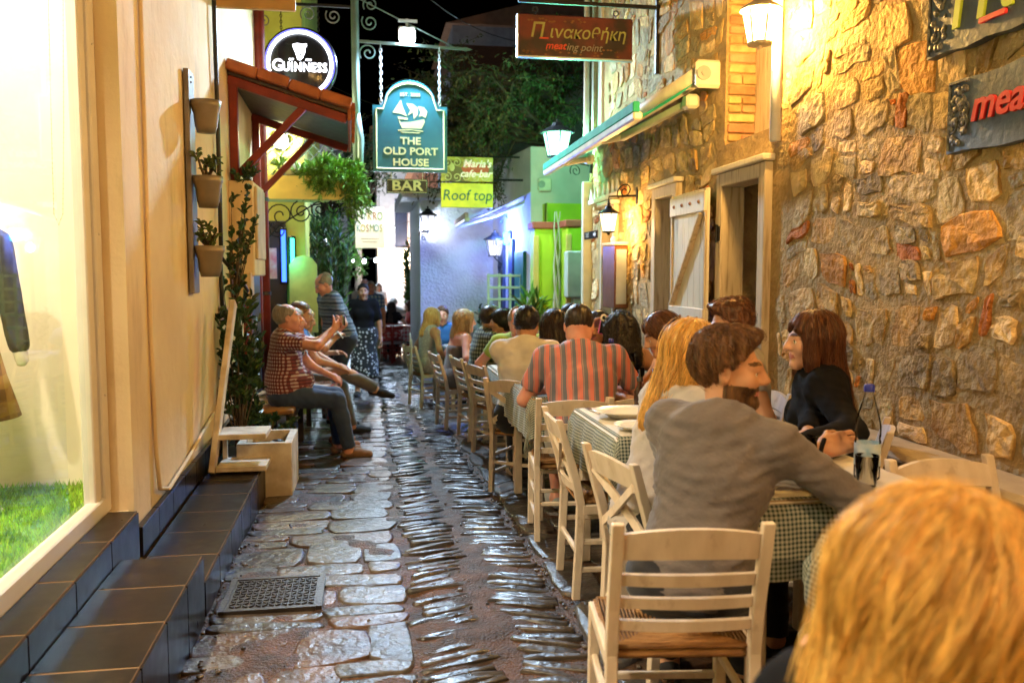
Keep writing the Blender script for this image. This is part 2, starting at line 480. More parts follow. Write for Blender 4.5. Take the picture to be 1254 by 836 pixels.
# smooth edging slabs beside the drain, then the terrace flags under the tables
lay(lambda y: .845, lambda y: 1.02, 2.3, 15, .35, .7, .5, .9, 'edging_slab', m_flag, street, 13, (0.014, 0.02), (0.006, 0.012), 0)
lay(lambda y: 1.04, lambda y: XR(y) - .02, 2.0, 14, .3, .45, .3, .55, 'terrace_flag', m_flag, street, 9, (0.008, 0.018), (0.012, 0.03), 0.2)
lay(lambda y: -1.3, lambda y: .9, 16.2, 24, .3, .5, .35, .6, 'flagstone', m_flag, street, 0)
o = part('far_paving', rest, m_flag, street, True, True); stuff(o)
# grit and crumbs of mortar swept into the joints
mb = MB()
for i in range(700):
    y = 2.6 + rnd.random() ** 1.5 * 7; x = rnd.choice((XK(y) + abs(rnd.gauss(0, .08)), rnd.uniform(-.6, 1.0), .83 + jit(.04))); r_ = rnd.uniform(.003, .011)
    g = rnd.uniform(.6, 1.6); mb.cur = (g * 1.1, g, g * .85); mb.ball((x, y, gz(y) + silt(x, y) + r_ * .2), r_, 5, 4, (rnd.uniform(.8, 1.5), rnd.uniform(.8, 1.5), .6))
stuff(part('grit', mb, m_flag, street, False, True))
# cast iron inspection cover
c0 = at(337, 726, 1); t0 = (0.012 - CAM_H) / (ray(337, 726).z); c0 = _C + ray(337, 726) * t0
iron = M('cast iron', (0.06, 0.05, 0.045), 0.42, metal=0.7, var=0.3, bump=0.3, bscale=80)
cv = thing('manhole_cover', 'square cast iron cover with raised ribs set in the flagstones', 'cover', (c0.x, c0.y, 0))
mb = MB(); mb.box((c0.x, c0.y, -.010), (.42, .38, .05), .006); part('plate', mb, iron, cv)
mb = MB(); mb.box((c0.x - .2, c0.y, .010), (.025, .40, .02)); mb.box((c0.x + .2, c0.y, .010), (.025, .40, .02))
mb.box((c0.x, c0.y - .19, .010), (.373, .025, .02)); mb.box((c0.x, c0.y + .19, .010), (.373, .025, .02)); part('rim', mb, iron, cv)
mb = MB()
for i in range(13):
    for j in range(11):
        a = R(45 if (i + j) % 2 else -45); mb.box((c0.x - .165 + i * .0275, c0.y - .15 + j * .03, .0175), (.024, .008, .008), 0, Matrix.Rotation(a, 4, 'Z'))
o = part('tread_pattern', mb, iron, cv); stuff(o)

# ================================================================ LEFT: PLASTER HOUSE WITH SHOP WINDOW
plaster = M('cream plaster', (0.80, 0.66, 0.45), 0.85, c2=(0.70, 0.55, 0.35), scale=1.7, bump=0.3, bscale=14, bdist=0.02, spec=0.2, grime=((.48, .36, .21), 5, (1, 1, .25), .56, .82))
tile_m = M('dark glazed tile', (0.016, 0.0115, 0.0095), 0.32, c2=(0.008, 0.006, 0.006), scale=5, rvar=0.1, spec=0.28, grime=((.05, .034, .024), 9, (1, 1, 1), .55, .85))
grout = M('sandy grout', (0.20, 0.12, 0.055), 0.8, var=.2)
alu = M('white aluminium', (0.68, 0.66, 0.66), 0.35, var=.04)
YW0, YW1 = -1.5, 4.02                      # shop window opening, along the lane
YEND = 9.72
ZS = 0.385                                  # sill height
house = thing('plaster_house', 'cream plastered house front with lit shop window on the left', 'house', (XL(4), 4, 0))
mb = MB()
def LP(y, d, z): return Vector((XL(y) + d, y, z))       # d = distance out from the plaster face
def lquad(mb, y0, y1, z0, z1, d=0.0): mb.quad(LP(y0, d, z0), LP(y1, d, z0), LP(y1, d, z1), LP(y0, d, z1))
lquad(mb, YW1, YEND, -.4, 6.5); lquad(mb, YW0 - 4, YW1, 4.2, 6.5); lquad(mb, YW0 - 4, YW0, -.4, 4.2); lquad(mb, YW0, YW1, -.4, ZS - .08)
mb.quad(LP(YW1, 0, ZS - .1), LP(YW1, 0, 4.2), LP(YW1, -.16, 4.2), LP(YW1, -.16, ZS - .1))      # reveal
mb.quad(LP(YW0, 0, 4.2), LP(YW1, 0, 4.2), LP(YW1, -.16, 4.2), LP(YW0, -.16, 4.2))
mb.quad(LP(YEND, 0, -.4), LP(YEND, -4, -.4), LP(YEND, -4, 6.5), LP(YEND, 0, 6.5))               # far gable
part('wall', mb, plaster, house)
mb = MB(); mb.quad(LP(-6, 0.3, 6.5), LP(YEND + .1, 0.3, 6.5), LP(YEND + .1, -5, 7.5), LP(-6, -5, 7.5)); part('roof', mb, M('roof tile', (.3, .14, .07), .8), house)
# display box behind the glass
inner = M('display paint', (0.82, 0.76, 0.64), 0.8, var=.03)
mb = MB(); YB = 4.50
mb.quad(LP(YB, -.2, .3), LP(YB, -2.6, .3), LP(YB, -2.6, 4.0), LP(YB, -.2, 4.0)); part('display_end_wall', mb, inner, house)
mb = MB(); mb.quad(LP(YW0, -1.9, .3), LP(YB, -1.9, .3), LP(YB, -1.9, 4.0), LP(YW0, -1.9, 4.0)); part('display_back_wall', mb, inner, house)
mb = MB(); mb.quad(LP(YW0, -.02, .37), LP(YB, -.02, .37), LP(YB, -2.6, .37), LP(YW0, -2.6, .37)); part('display_floor', mb, inner, house)
mb = MB(); mb.quad(LP(YW0, -.17, 4.0), LP(YB, -.17, 4.0), LP(YB, -2.6, 4.0), LP(YW0, -2.6, 4.0)); mb.quad(LP(YW0, -.17, .3), LP(YW0, -2.6, .3), LP(YW0, -2.6, 4.0), LP(YW0, -.17, 4.0)); part('display_ceiling', mb, inner, house)
mb = MB(); mb.quad(LP(YW1 - .01, -.17, .3), LP(YB, -.17, .3), LP(YB, -.17, 4.0), LP(YW1 - .01, -.17, 4.0)); part('display_side_panel', mb, inner, house)
# window: frame, glass
mb = MB()
mb.bar(LP(YW1 - .045, -.13, ZS), LP(YW1 - .045, -.13, 4.2), .09, .07, (1, 0, 0), .006)
mb.bar(LP(YW1 - .135, -.135, ZS + .001), LP(YW1 - .135, -.135, 4.2), .082, .05, (1, 0, 0), .006)
mb.bar(LP(YW0, -.125, ZS + .03), LP(YW1 - .001, -.125, ZS + .03), .06, .075, (0, 0, 1), .006)
fr = part('window_frame', mb, alu, house)
mb = MB(); lquad(mb, YW0, YW1 - .17, ZS + .07, 4.2, -.135); part('pane', mb, pane_mat(), fr)
mb = MB()
for z in (.9, 1.6, 2.4): mb.ball(LP(YW1 - .045, -.093, z), .006)
part('screw', mb, alu, fr)
for k, (y, w) in enumerate(((3.4, 1), (1.6, 1), (0.2, 1))):
    l = thing('display_spotlight', ('white spotlight in the shop display ceiling nearest the jamb', 'white spotlight in the middle of the shop display ceiling', 'white spotlight at the near end of the shop display ceiling')[k], 'spotlight', LP(y, -.75, 3.95), 'display spotlights')
    mb = MB(); mb.lathe([(.05, .05), (.06, -.06), (.05, -.065)], LP(y, -.75, 3.93), 14); part('housing', mb, alu, l)
    mb = MB(); mb.lathe([(.0, -.055), (.045, -.055)], LP(y, -.75, 3.93), 14); part('lens', mb, glow('spot lens', (1, .9, .72), 30), l)
    lamp('display_light', LP(y, -.75, 3.85), (140, 105, 68)[k], (1.0, .80, .55), l, 'SPOT', .05, R(120), LP(y + .25, -.9, .4))
# sill and steps, every tile its own piece on a mortar core
def slab_tiles(name, label, y0, y1, xin, xout, zt, zb, tl, parent_cat='step', far_face=True):
    st = thing(name, label, parent_cat, ((xin(y0) + xout(y0)) / 2, y0, zb))
    g = .013; mb = MB()
    e = .0015
    mb.add([(xin(y0), y0 + e, zb), (xout(y0) - e, y0 + e, zb), (xout(y1) - e, y1 - e, zb), (xin(y1), y1 - e, zb), (xin(y0), y0 + e, zt - e), (xout(y0) - e, y0 + e, zt - e), (xout(y1) - e, y1 - e, zt - e), (xin(y1), y1 - e, zt - e)],
           [(0, 3, 2, 1), (4, 5, 6, 7), (0, 1, 5, 4), (1, 2, 6, 5), (2, 3, 7, 6), (3, 0, 4, 7)]); part('mortar_core', mb, grout, st)
    n = max(1, round((y1 - y0) / tl)); d = (y1 - y0) / n
    for i in range(n):
        a, b = y0 + i * d + g / 2, y0 + (i + 1) * d - g / 2
        mb = MB(); t = .012
        ins = xout
        mb.add([(xin(a), a, zt - t), (xout(a) - .003, a, zt - t), (xout(b) - .003, b, zt - t), (xin(b), b, zt - t), (xin(a), a, zt), (xout(a) - .003, a, zt), (xout(b) - .003, b, zt), (xin(b), b, zt)],
               [(4, 5, 6, 7), (0, 1, 5, 4), (1, 2, 6, 5), (2, 3, 7, 6)]); part('tread_tile', mb, tile_m, st)
        mb = MB()
        mb.add([(xout(a) - .004, a, zb), (xout(a) + .006, a, zb), (xout(b) + .006, b, zb), (xout(b) - .004, b, zb), (xout(a) - .004, a, zt - .007), (xout(a) + .006, a, zt - .007), (xout(b) + .006, b, zt - .007), (xout(b) - .004, b, zt - .007)],
               [(4, 5, 6, 7), (0, 1, 5, 4), (1, 2, 6, 5), (2, 3, 7, 6)]); part('riser_tile', mb, tile_m, st)
    mb = MB(); x0, x1 = xin(y1), xout(y1)
    mb.box(((x0 + x1) / 2, y1 + .004, (zt + zb) / 2 - .01), (abs(x1 - x0) - .01, .008, zt - zb - .02)); part('end_tile', mb, tile_m, st)
    mb = MB(); x0, x1 = xin(y0), xout(y0)
    mb.box(((x0 + x1) / 2, y0 - .004, (zt + zb) / 2 - .01), (abs(x1 - x0) - .01, .008, zt - zb - .02)); part('end_tile', mb, tile_m, st)
    return st
slab_tiles('window_sill_ledge', 'dark tiled ledge running under the lit shop window', 0.4, 3.95, lambda y: XL(y) - .09, lambda y: XL(y) + .03, ZS, -.02, .42, 'ledge')
slab_tiles('tiled_step', 'tall dark tiled step in the lower left corner beside the shop window', 0.9, 3.62, lambda y: XL(y) + .04, lambda y: XK(y), .272, -.02, .36)
slab_tiles('tiled_ledge', 'low dark tiled ledge along the plaster wall up to the white planter', 3.64, 7.3, lambda y: XL(y) + .05, lambda y: XK(y) + .0, .155, -.2, .38, 'ledge')
sk = thing('tile_skirting', 'upright dark tiles lining the foot of the plaster wall', 'skirting', LP(5, .02, .16))
for i in range(9):
    a = 4.0 + i * .34; mb = MB(); mb.bar(LP(a + .003, .022, .225), LP(a + .337, .022, .225), .03, .14, (0, 0, 1), .002); part('skirting_tile', mb, tile_m, sk)

# artificial grass
ag = thing('artificial_grass', 'bright green artificial turf covering the shop display floor', 'turf', LP(3.6, -.8, .38))
gr = M('plastic grass', (0.30, 0.62, 0.035), .6, c2=(0.15, 0.38, 0.02), scale=9, attr='tint')
mb = MB(); mb.quad(LP(YW0, -.2, .385), LP(YB - .01, -.2, .385), LP(YB - .01, -1.88, .385), LP(YW0, -1.88, .385)); part('backing', mb, gr, ag, colors=True)
mb = MB()
for i in range(15000):
    y = rnd.uniform(2.5, YB - .02); d = -.19 - rnd.random() ** 1.3 * 1.5
    p = LP(y, d, .385); a = rnd.uniform(0, 6.28); h = rnd.uniform(.02, .042); w = .004
    g = rnd.uniform(.6, 1.5); mb.cur = (g * rnd.uniform(.9, 1.3), g, g * .8)
    s_ = Vector((math.cos(a) * w, math.sin(a) * w, 0)); tip = p + Vector((jit(.02), jit(.02), h))
    mb.add([p - s_, p + s_, tip], [(0, 1, 2)])
stuff(part('grass_blades', mb, gr, ag, colors=True))
# bead chain of the roller blind
ch = MB(); bx = at(60, 0, 4.2); b1 = LP(4.2, -.42, 3.0)
pL = [at(59, 0, 4.3), at(64, 200, 4.3), at(66, 262, 4.3), at(72, 275, 4.3), at(77, 262, 4.3), at(78, 150, 4.3), at(77, 0, 4.3)]
pL = [pL[0] + Vector((0, 0, .6))] + pL + [pL[-1] + Vector((0, 0, .6))]
bc = thing('blind_chain', 'thin looped bead chain hanging inside the shop window', 'chain', pL[4])
mb = MB(); mb.tube(pL, .0015, 5); part('cord', mb, M('chain grey', (.5, .45, .38), .5), bc)
mb = MB()
for i in range(len(pL) - 1):
    L_ = (pL[i + 1] - pL[i]).length; n = max(1, int(L_ / .022))
    for k in range(n): mb.ball(pL[i].lerp(pL[i + 1], k / n), .0035, 5, 4)
stuff(part('beads', mb, M('chain grey', (.5, .45, .38), .5), bc))

# ================================================================ RIGHT: RUBBLE STONE HOUSE
mortar = M('lime mortar', (0.48, 0.34, 0.17), 0.9, c2=(0.32, 0.22, 0.11), scale=5, bump=1.0, bscale=28, bdist=0.03, spec=.2)
stone_m = M('rubble stone', (0.74, 0.60, 0.37), 0.8, c2=(0.42, 0.31, 0.17), scale=9, bump=1.0, bscale=26, bdist=0.035, attr='tint', spec=.25)
def RP(y, d, z): return Vector((XR(y) - d, y, z))        # d = distance out from the stone face
sh = thing('stone_house', 'long rubble stone tavern wall with wooden shutters on the right', 'house', (XR(5), 5, 0))
def rw(x0, x1, y0, y1):
    a, b = on_right(x1, (y0 + y1) / 2)[0], on_right(x0, (y0 + y1) / 2)[0]
    return a, b
vA0, vA1 = rw(889, 956, 60, 120); zA0 = 2.30
vB0, vB1 = rw(884, 944, 300, 320); vC0, vC1 = rw(804, 834, 300, 320); vD0, vD1 = rw(735, 757, 300, 320)
HOLES = [(vA0, vA1, zA0, 4.6, .24), (vB0, vB1, .12, 2.08, .30), (vC0, vC1, .05, 2.12, .30), (vD0, vD1, -.2, 2.15, .25)]
YE = 9.35
UW0, UW1 = rw(727, 738, 90, 120)                          # upper far window (green lit shutter)
HOLES.append((UW0 - .05, UW0 + .75, 2.95, 4.6, .12))
def holed(mb, f, u0, u1, z0, z1, holes):
    us = sorted({u0, u1, *[h[0] for h in holes], *[h[1] for h in holes]}); zs = sorted({z0, z1, *[h[2] for h in holes], *[h[3] for h in holes]})
    us = [u for u in us if u0 <= u <= u1]; zs = [z for z in zs if z0 <= z <= z1]
    for i in range(len(us) - 1):
        for j in range(len(zs) - 1):
            cu, cz = (us[i] + us[i + 1]) / 2, (zs[j] + zs[j + 1]) / 2
            if any(h[0] < cu < h[1] and h[2] < cz < h[3] for h in holes): continue
            mb.quad(f(us[i], 0, zs[j]), f(us[i + 1], 0, zs[j]), f(us[i + 1], 0, zs[j + 1]), f(us[i], 0, zs[j + 1]))
    for a, b, c, d, dp in holes:
        mb.quad(f(a, 0, c), f(a, 0, d), f(a, -dp, d), f(a, -dp, c)); mb.quad(f(b, 0, c), f(b, 0, d), f(b, -dp, d), f(b, -dp, c))
        mb.quad(f(a, 0, d), f(b, 0, d), f(b, -dp, d), f(a, -dp, d)); mb.quad(f(a, 0, c), f(b, 0, c), f(b, -dp, c), f(a, -dp, c))
mb = MB(); holed(mb, RP, -4, YE, -.4, 6.5, HOLES)
mb.quad(RP(YE, 0, -.5), RP(YE, -4, -.5), RP(YE, -4, 6.5), RP(YE, 0, 6.5))
wall = part('wall', mb, mortar, sh)
mb = MB(); mb.quad(RP(-4, .3, 6.5), RP(YE, .3, 6.5), RP(YE, -5, 7.6), RP(-4, -5, 7.6)); part('roof', mb, MATS['roof tile'], sh)
def in_hole(a, b, c, d, m=.0): return any(a < h[1] + m and b > h[0] - m and c < h[3] + m and d > h[2] - m for h in HOLES)
PAL = [(1.0, .92, .75), (.8, .76, .68), (1.2, 1.08, .95), (.62, .62, .64), (.95, .74, .48), (1.1, .9, .6), (.6, .56, .52), (1.0, .62, .28), (1.25, 1.15, 1.05), (.8, .68, .48), (.7, .66, .6)]
BRK = [(.85, .38, .18), (.75, .32, .16), (.95, .5, .25)]
pieces = []
z = -.35
while z < 5.3:
    hgt = rnd.uniform(.12, .25); y = -1.0 + jit(.2)
    while y < YE:
        w = rnd.uniform(.13, .36); 
        cells = [(y, y + w, z, z + hgt)]
        q = rnd.random()
        if q < .22: k = rnd.uniform(.4, .6); cells = [(y, y + w, z, z + hgt * k), (y, y + w, z + hgt * k, z + hgt)]
        elif q < .34: k = rnd.uniform(.35, .65); cells = [(y, y + w * k, z, z + hgt), (y + w * k, y + w, z, z + hgt * .55), (y + w * k, y + w, z + hgt * .55, z + hgt)]
        for (a, b, c, d) in cells:
            def wp(u, v): return (u + .04 * math.sin(v * 7 + u * 2.3) + .02 * math.sin(u * 11 + v * 3), v + .045 * math.sin(u * 4.1 + v * 2) + .02 * math.sin(u * 9 + 1))
            if in_hole(a - .03, b + .03, c - .03, d + .03): continue
            sz = min(b - a, d - c)
            poly = [(a, c), (b, c), (b, d), (a, d)]
            poly = [wp(*p) for p in poly]
            poly = [(p[0] + jit(.12) * sz, p[1] + jit(.12) * sz) for p in poly]
            poly = rough_poly(poly, rnd.uniform(.008, .036), 3, .16)
            brick = sz < .085 and rnd.random() < .4
            pieces.append((poly, brick, a, c))
        y += w
    z += hgt
def seen_size(p):
    a, c = p[2], p[3]; 
    if a < 2.2 or c < -.1 or c > 4.8 or (c < .9 and a < 5): return 0
    return 1.0 / (a * a)
order = sorted(range(len(pieces)), key=lambda i: -seen_size(pieces[i]))
big = set(order[:295]); rest = MB()
for i, (poly, brick, a, c) in enumerate(pieces):
    t = MB() if i in big else rest
    pc = rnd.choice(BRK if brick else PAL); g = rnd.uniform(.75, 1.15); t.cur = tuple(x * g for x in pc)
    stone_mb(t, poly, lambda u, v, h: RP(u, h, v), rnd.uniform(.003, .014), .5, .05, .15)
    if i in big: part('wall_stone', t, stone_m, wall, False, True)
stuff(part('far_wall_stones', rest, stone_m, wall, False, True))
# brick quoins lining the recesses
brick_m = M('old brick', (0.42, 0.19, 0.085), .85, c2=(.50, .33, .16), scale=9, bump=.7, bscale=40, attr='tint')
for (v1, z0, z1, dp) in ((vA1, zA0 + .02, 4.4, .22), (vD1, 0, 2.1, .22)):
    z = z0
    while z < z1:
        h = rnd.uniform(.055, .075); x = 0.012; w = rnd.choice((.1, .2))
        while x < dp - .02:
            w2 = min(w, dp - x); t = MB(); g = rnd.uniform(.7, 1.3); t.cur = (g, g * rnd.uniform(.8, 1.2), g)
            t.box(RP(v1 - .008, -(x + w2 / 2), z + h / 2), (w2 - .012, .03, h - .014), .006); part('brick', t, brick_m, wall, False, True); x += w2; w = .2
        z += h
# timber joinery
wood = M('weathered painted wood', (0.56, 0.46, 0.33), .7, c2=(0.33, 0.24, 0.15), scale=7, stretch=(6, 6, .5), bump=.4, bscale=30, ramp=(.3, .5))
wood_w = M('pale painted wood', (0.66, 0.60, 0.50), .65, c2=(0.42, 0.33, 0.22), scale=6, stretch=(5, 5, .6), bump=.3, bscale=30, ramp=(.25, .42))
blk = M('black iron', (0.02, 0.02, 0.022), .45, metal=.6)
# recess A: plank hatch
hA = thing('plank_hatch', 'tall weathered plank shutter set deep in the upper wall recess', 'shutter', RP(vA0, -.2, zA0)); hA2 = hA
n = 5; d = (vA1 - vA0) / n
for i in range(n):
    mb = MB(); mb.box(RP(vA0 + (i + .5) * d, -.225, (zA0 + 4.5) / 2), (.025, d - .006, 4.5 - zA0), .004); part('plank', mb, wood, hA)
mb = MB(); mb.bar(RP(vA0 + .05, -.2, zA0 + .02), RP(vA0 + .05, -.2, 4.5), .03, .05, (1, 0, 0), .004); part('edge_batten', mb, wood_w, hA)
pipe = tag(part('white_downpipe', MB().tube([RP(vA0 - .02, .035, 2.2), RP(vA0 - .02, .035, 6.4)], .032, 12), M('white pvc', (.7, .7, .72), .4), None, True), 'straight white downpipe beside the lit lantern on the stone wall', 'pipe')
# doorway B with frame, lintel cap
def door_frame(name, label, v0, v1, z1, z0, w=.09, out=.05, capw=.05):
    t = thing(name, label, 'door frame', RP((v0 + v1) / 2, 0, z0))
    for v in (v0 + w / 2, v1 - w / 2):
        mb = MB(); mb.box(RP(v, out / 2 - .06, (z0 + z1) / 2), (out + .12, w, z1 - z0), .006); part('jamb', mb, wood, t)
    mb = MB(); mb.box(RP((v0 + v1) / 2, out / 2 - .06, z1 - w / 2), (out + .118, v1 - v0 - 2 * w - .002, w), .006); part('head', mb, wood, t)
    mb = MB(); mb.bar(RP(v0 - .03, out / 2 - .03, z1 + .022), RP(v1 + .03, out / 2 - .03, z1 + .022), out + .12, .04, (0, 0, 1), .008); part('cap_moulding', mb, wood_w, t)
    return t
fB = door_frame('shuttered_window_frame', 'weathered wooden frame of the stone-filled niche nearest the camera', vB0, vB1, 2.10, .1)
mb = MB(); mb.box(RP((vB0 + vB1) / 2, -.29, 1.1), (.02, vB1 - vB0, 2.0)); part('infill_wall', mb, mortar, fB)
for z in (.45, .75, 1.0, 1.25, 1.5, 1.75, 1.95):
    y = vB0 + .1
    while y < vB1 - .12:
        w = rnd.uniform(.14, .26); t = MB(); t.cur = tuple(x * .8 for x in rnd.choice(PAL))
        poly = rough_poly([(y, z - .1), (y + w, z - .1), (y + w, z + .12), (y, z + .12)], .02, 3, .12)
        stone_mb(t, poly, lambda u, v, h: RP(u, h - .28, v), .02, .4, .05); part('infill_stone', t, stone_m, fB, True, True); y += w
for z in (1.0, 1.7):
    mb = MB(); mb.box(RP(vB1 - .06, .055, z), (.012, .04, .10), .003); mb.tube([RP(vB1 - .06, .065, z - .06), RP(vB1 - .06, .065, z + .06)], .009, 8); part('hinge', mb, blk, fB)
# the open leaf folded back against the wall between the two openings
def plank_leaf(name, label, v0, v1, z0, z1, d0):
    t = thing(name, label, 'shutter', RP((v0 + v1) / 2, d0, z0)); n = 6; w = (v1 - v0) / n
    for i in range(n):
        mb = MB(); mb.box(RP(v0 + (i + .5) * w, d0, (z0 + z1) / 2), (.022, w - .005, z1 - z0), .003); part('plank', mb, wood_w, t)
    for z in (z1 - .09, (z0 + z1) / 2 + .03, z0 + .09):
        mb = MB(); mb.bar(RP(v0, d0 + .022, z), RP(v1, d0 + .022, z), .022, .14, (0, 0, 1), .004); b = part('ledge_batten', mb, wood_w, t)
        mb = MB()
        for i in range(4): mb.ball(RP(v0 + (i + .6) * (v1 - v0) / 4.2, d0 + .034, z), .014, 8, 5)
        part('stud', mb, M('rusty stud', (.25, .12, .06), .6, metal=.4), b)
    zm = (z0 + z1) / 2 + .03
    mb = MB(); mb.bar(RP(v1 - .06, d0 + .021, zm + .08), RP(v0 + .06, d0 + .021, z1 - .17), .02, .06, (1, 0, 0), .003); part('diagonal_brace', mb, wood, t)
    mb = MB(); mb.bar(RP(v1 - .06, d0 + .021, z0 + .17), RP(v0 + .06, d0 + .021, zm - .08), .02, .06, (1, 0, 0), .003); part('diagonal_brace', mb, wood, t)
    for v in (v0 + .015, v1 - .015):
        mb = MB(); mb.box(RP(v, d0 + .018, (z0 + z1) / 2), (.012, .028, z1 - z0 - .01), .003); part('edge_strip', mb, wood, t)
    return t
v0, v1 = rw(838, 882, 300, 320)
plank_leaf('plank_shutter', 'open wooden plank shutter with Z brace folded back on the stone wall', v0, v1, .15, 2.02, .09)
fC = door_frame('open_doorway_frame', 'pale wooden frame of the open doorway left of the plank shutter', vC0, vC1, 2.14, .0)
mb = MB(); mb.box(RP((vC0 + vC1) / 2, -.27, 1.0), (.03, vC1 - vC0 - .02, 2.1), .004); o = part('door_leaf', mb, wood, fC)
for z in (.9, 1.75): mb = MB(); mb.box(RP(vC0 + .12, -.2, z), (.1, .03, .05), .004); part('hinge', mb, blk, fC)
fD = door_frame('far_doorway_frame', 'narrow wooden frame of the far brick-lined doorway under the lace cornice', vD0, vD0 + (vD1 - vD0) * .75, 2.12, -.2, .06)
mb = MB(); mb.box(RP((vD0 + vD1) / 2, -.24, 1.0), (.03, vD1 - vD0, 2.3), .004); part('door_leaf', mb, wood, fD)
# lace cornice
lc = thing('lace_cornice', 'grey fretwork lace cornice above the far doorway', 'ornament', RP(vD1, .06, 2.2))
mb = MB(); mb.bar(RP(vD0 - .2, .05, 2.20), RP(vD1 + .25, .05, 2.20), .06, .05, (0, 0, 1), .005); part('shelf', mb, wood_w, lc)
n = 7
for i in range(n):
    v = vD0 - .15 + i * (vD1 - vD0 + .35) / (n - 1); poly = [(-.05, 0), (.05, 0), (.05, .05), (.025, .09), (0, .13), (-.025, .09), (-.05, .05)]
    mb = MB(); mb.prism(poly, .012, RP(v, .06, 2.226), (0, 1, 0), (0, 0, 1)); part('fret_point', mb, wood_w, lc)
# low stone bench ledge behind the diners
sb = thing('wall_bench_ledge', 'low stone ledge with rounded plaster cap along the wall behind the diners', 'ledge', RP(3, .1, 0))
mb = MB(); mb.bar(RP(1.0, .09, .32), RP(4.6, .09, .32), .18, .64, (0, 0, 1), .03); part('base', mb, mortar, sb)
mb = MB(); mb.bar(RP(.98, .10, .665), RP(4.62, .10, .665), .24, .05, (0, 0, 1), .02); part('cap', mb, M('bench cap', (.42, .33, .22), .8, bump=.4), sb)
for i in range(26):
    t = MB(); t.cur = rnd.choice(PAL); v = 1.1 + (i // 2) * .27; zz = .16 + (i % 2) * .26
    stone_mb(t, rough_poly([(v, zz - .11), (v + .24, zz - .11), (v + .24, zz + .11), (v, zz + .11)], .015, 3, .1), lambda u, vv, h: RP(u, .18 + h, vv), .015, .4, .05); part('ledge_stone', t, stone_m, sb, True, True)
# upper far window with green-lit shutter
uw = thing('upper_shutter', 'closed pale shutter of the upstairs window beside the hanging tavern sign', 'shutter', RP(UW0, 0, 2.95))
for i in range(2):
    mb = MB(); mb.box(RP(UW0 + .13 + i * .36, -.06, 3.75), (.03, .34, 1.56), .006); part('leaf', mb, M('grey green paint', (.42, .46, .38), .6), uw)
mb = MB(); mb.bar(RP(UW0 - .1, .03, 2.92), RP(UW0 + .8, .03, 2.92), .1, .06, (0, 0, 1), .01); part('sill', mb, wood_w, uw)
for v in (UW0 - .03, UW0 + .73): mb = MB(); mb.box(RP(v, .0, 3.78), (.06, .05, 1.64), .006); part('frame', mb, wood_w, uw)
# corner post
cp = tag(part('corner_post', MB().box(RP(YE + .04, .05, 1.0), (.12, .08, 2.9), .01), M('pale paint', (.55, .55, .42), .7), None), 'pale painted vertical post at the far corner of the stone house', 'post')
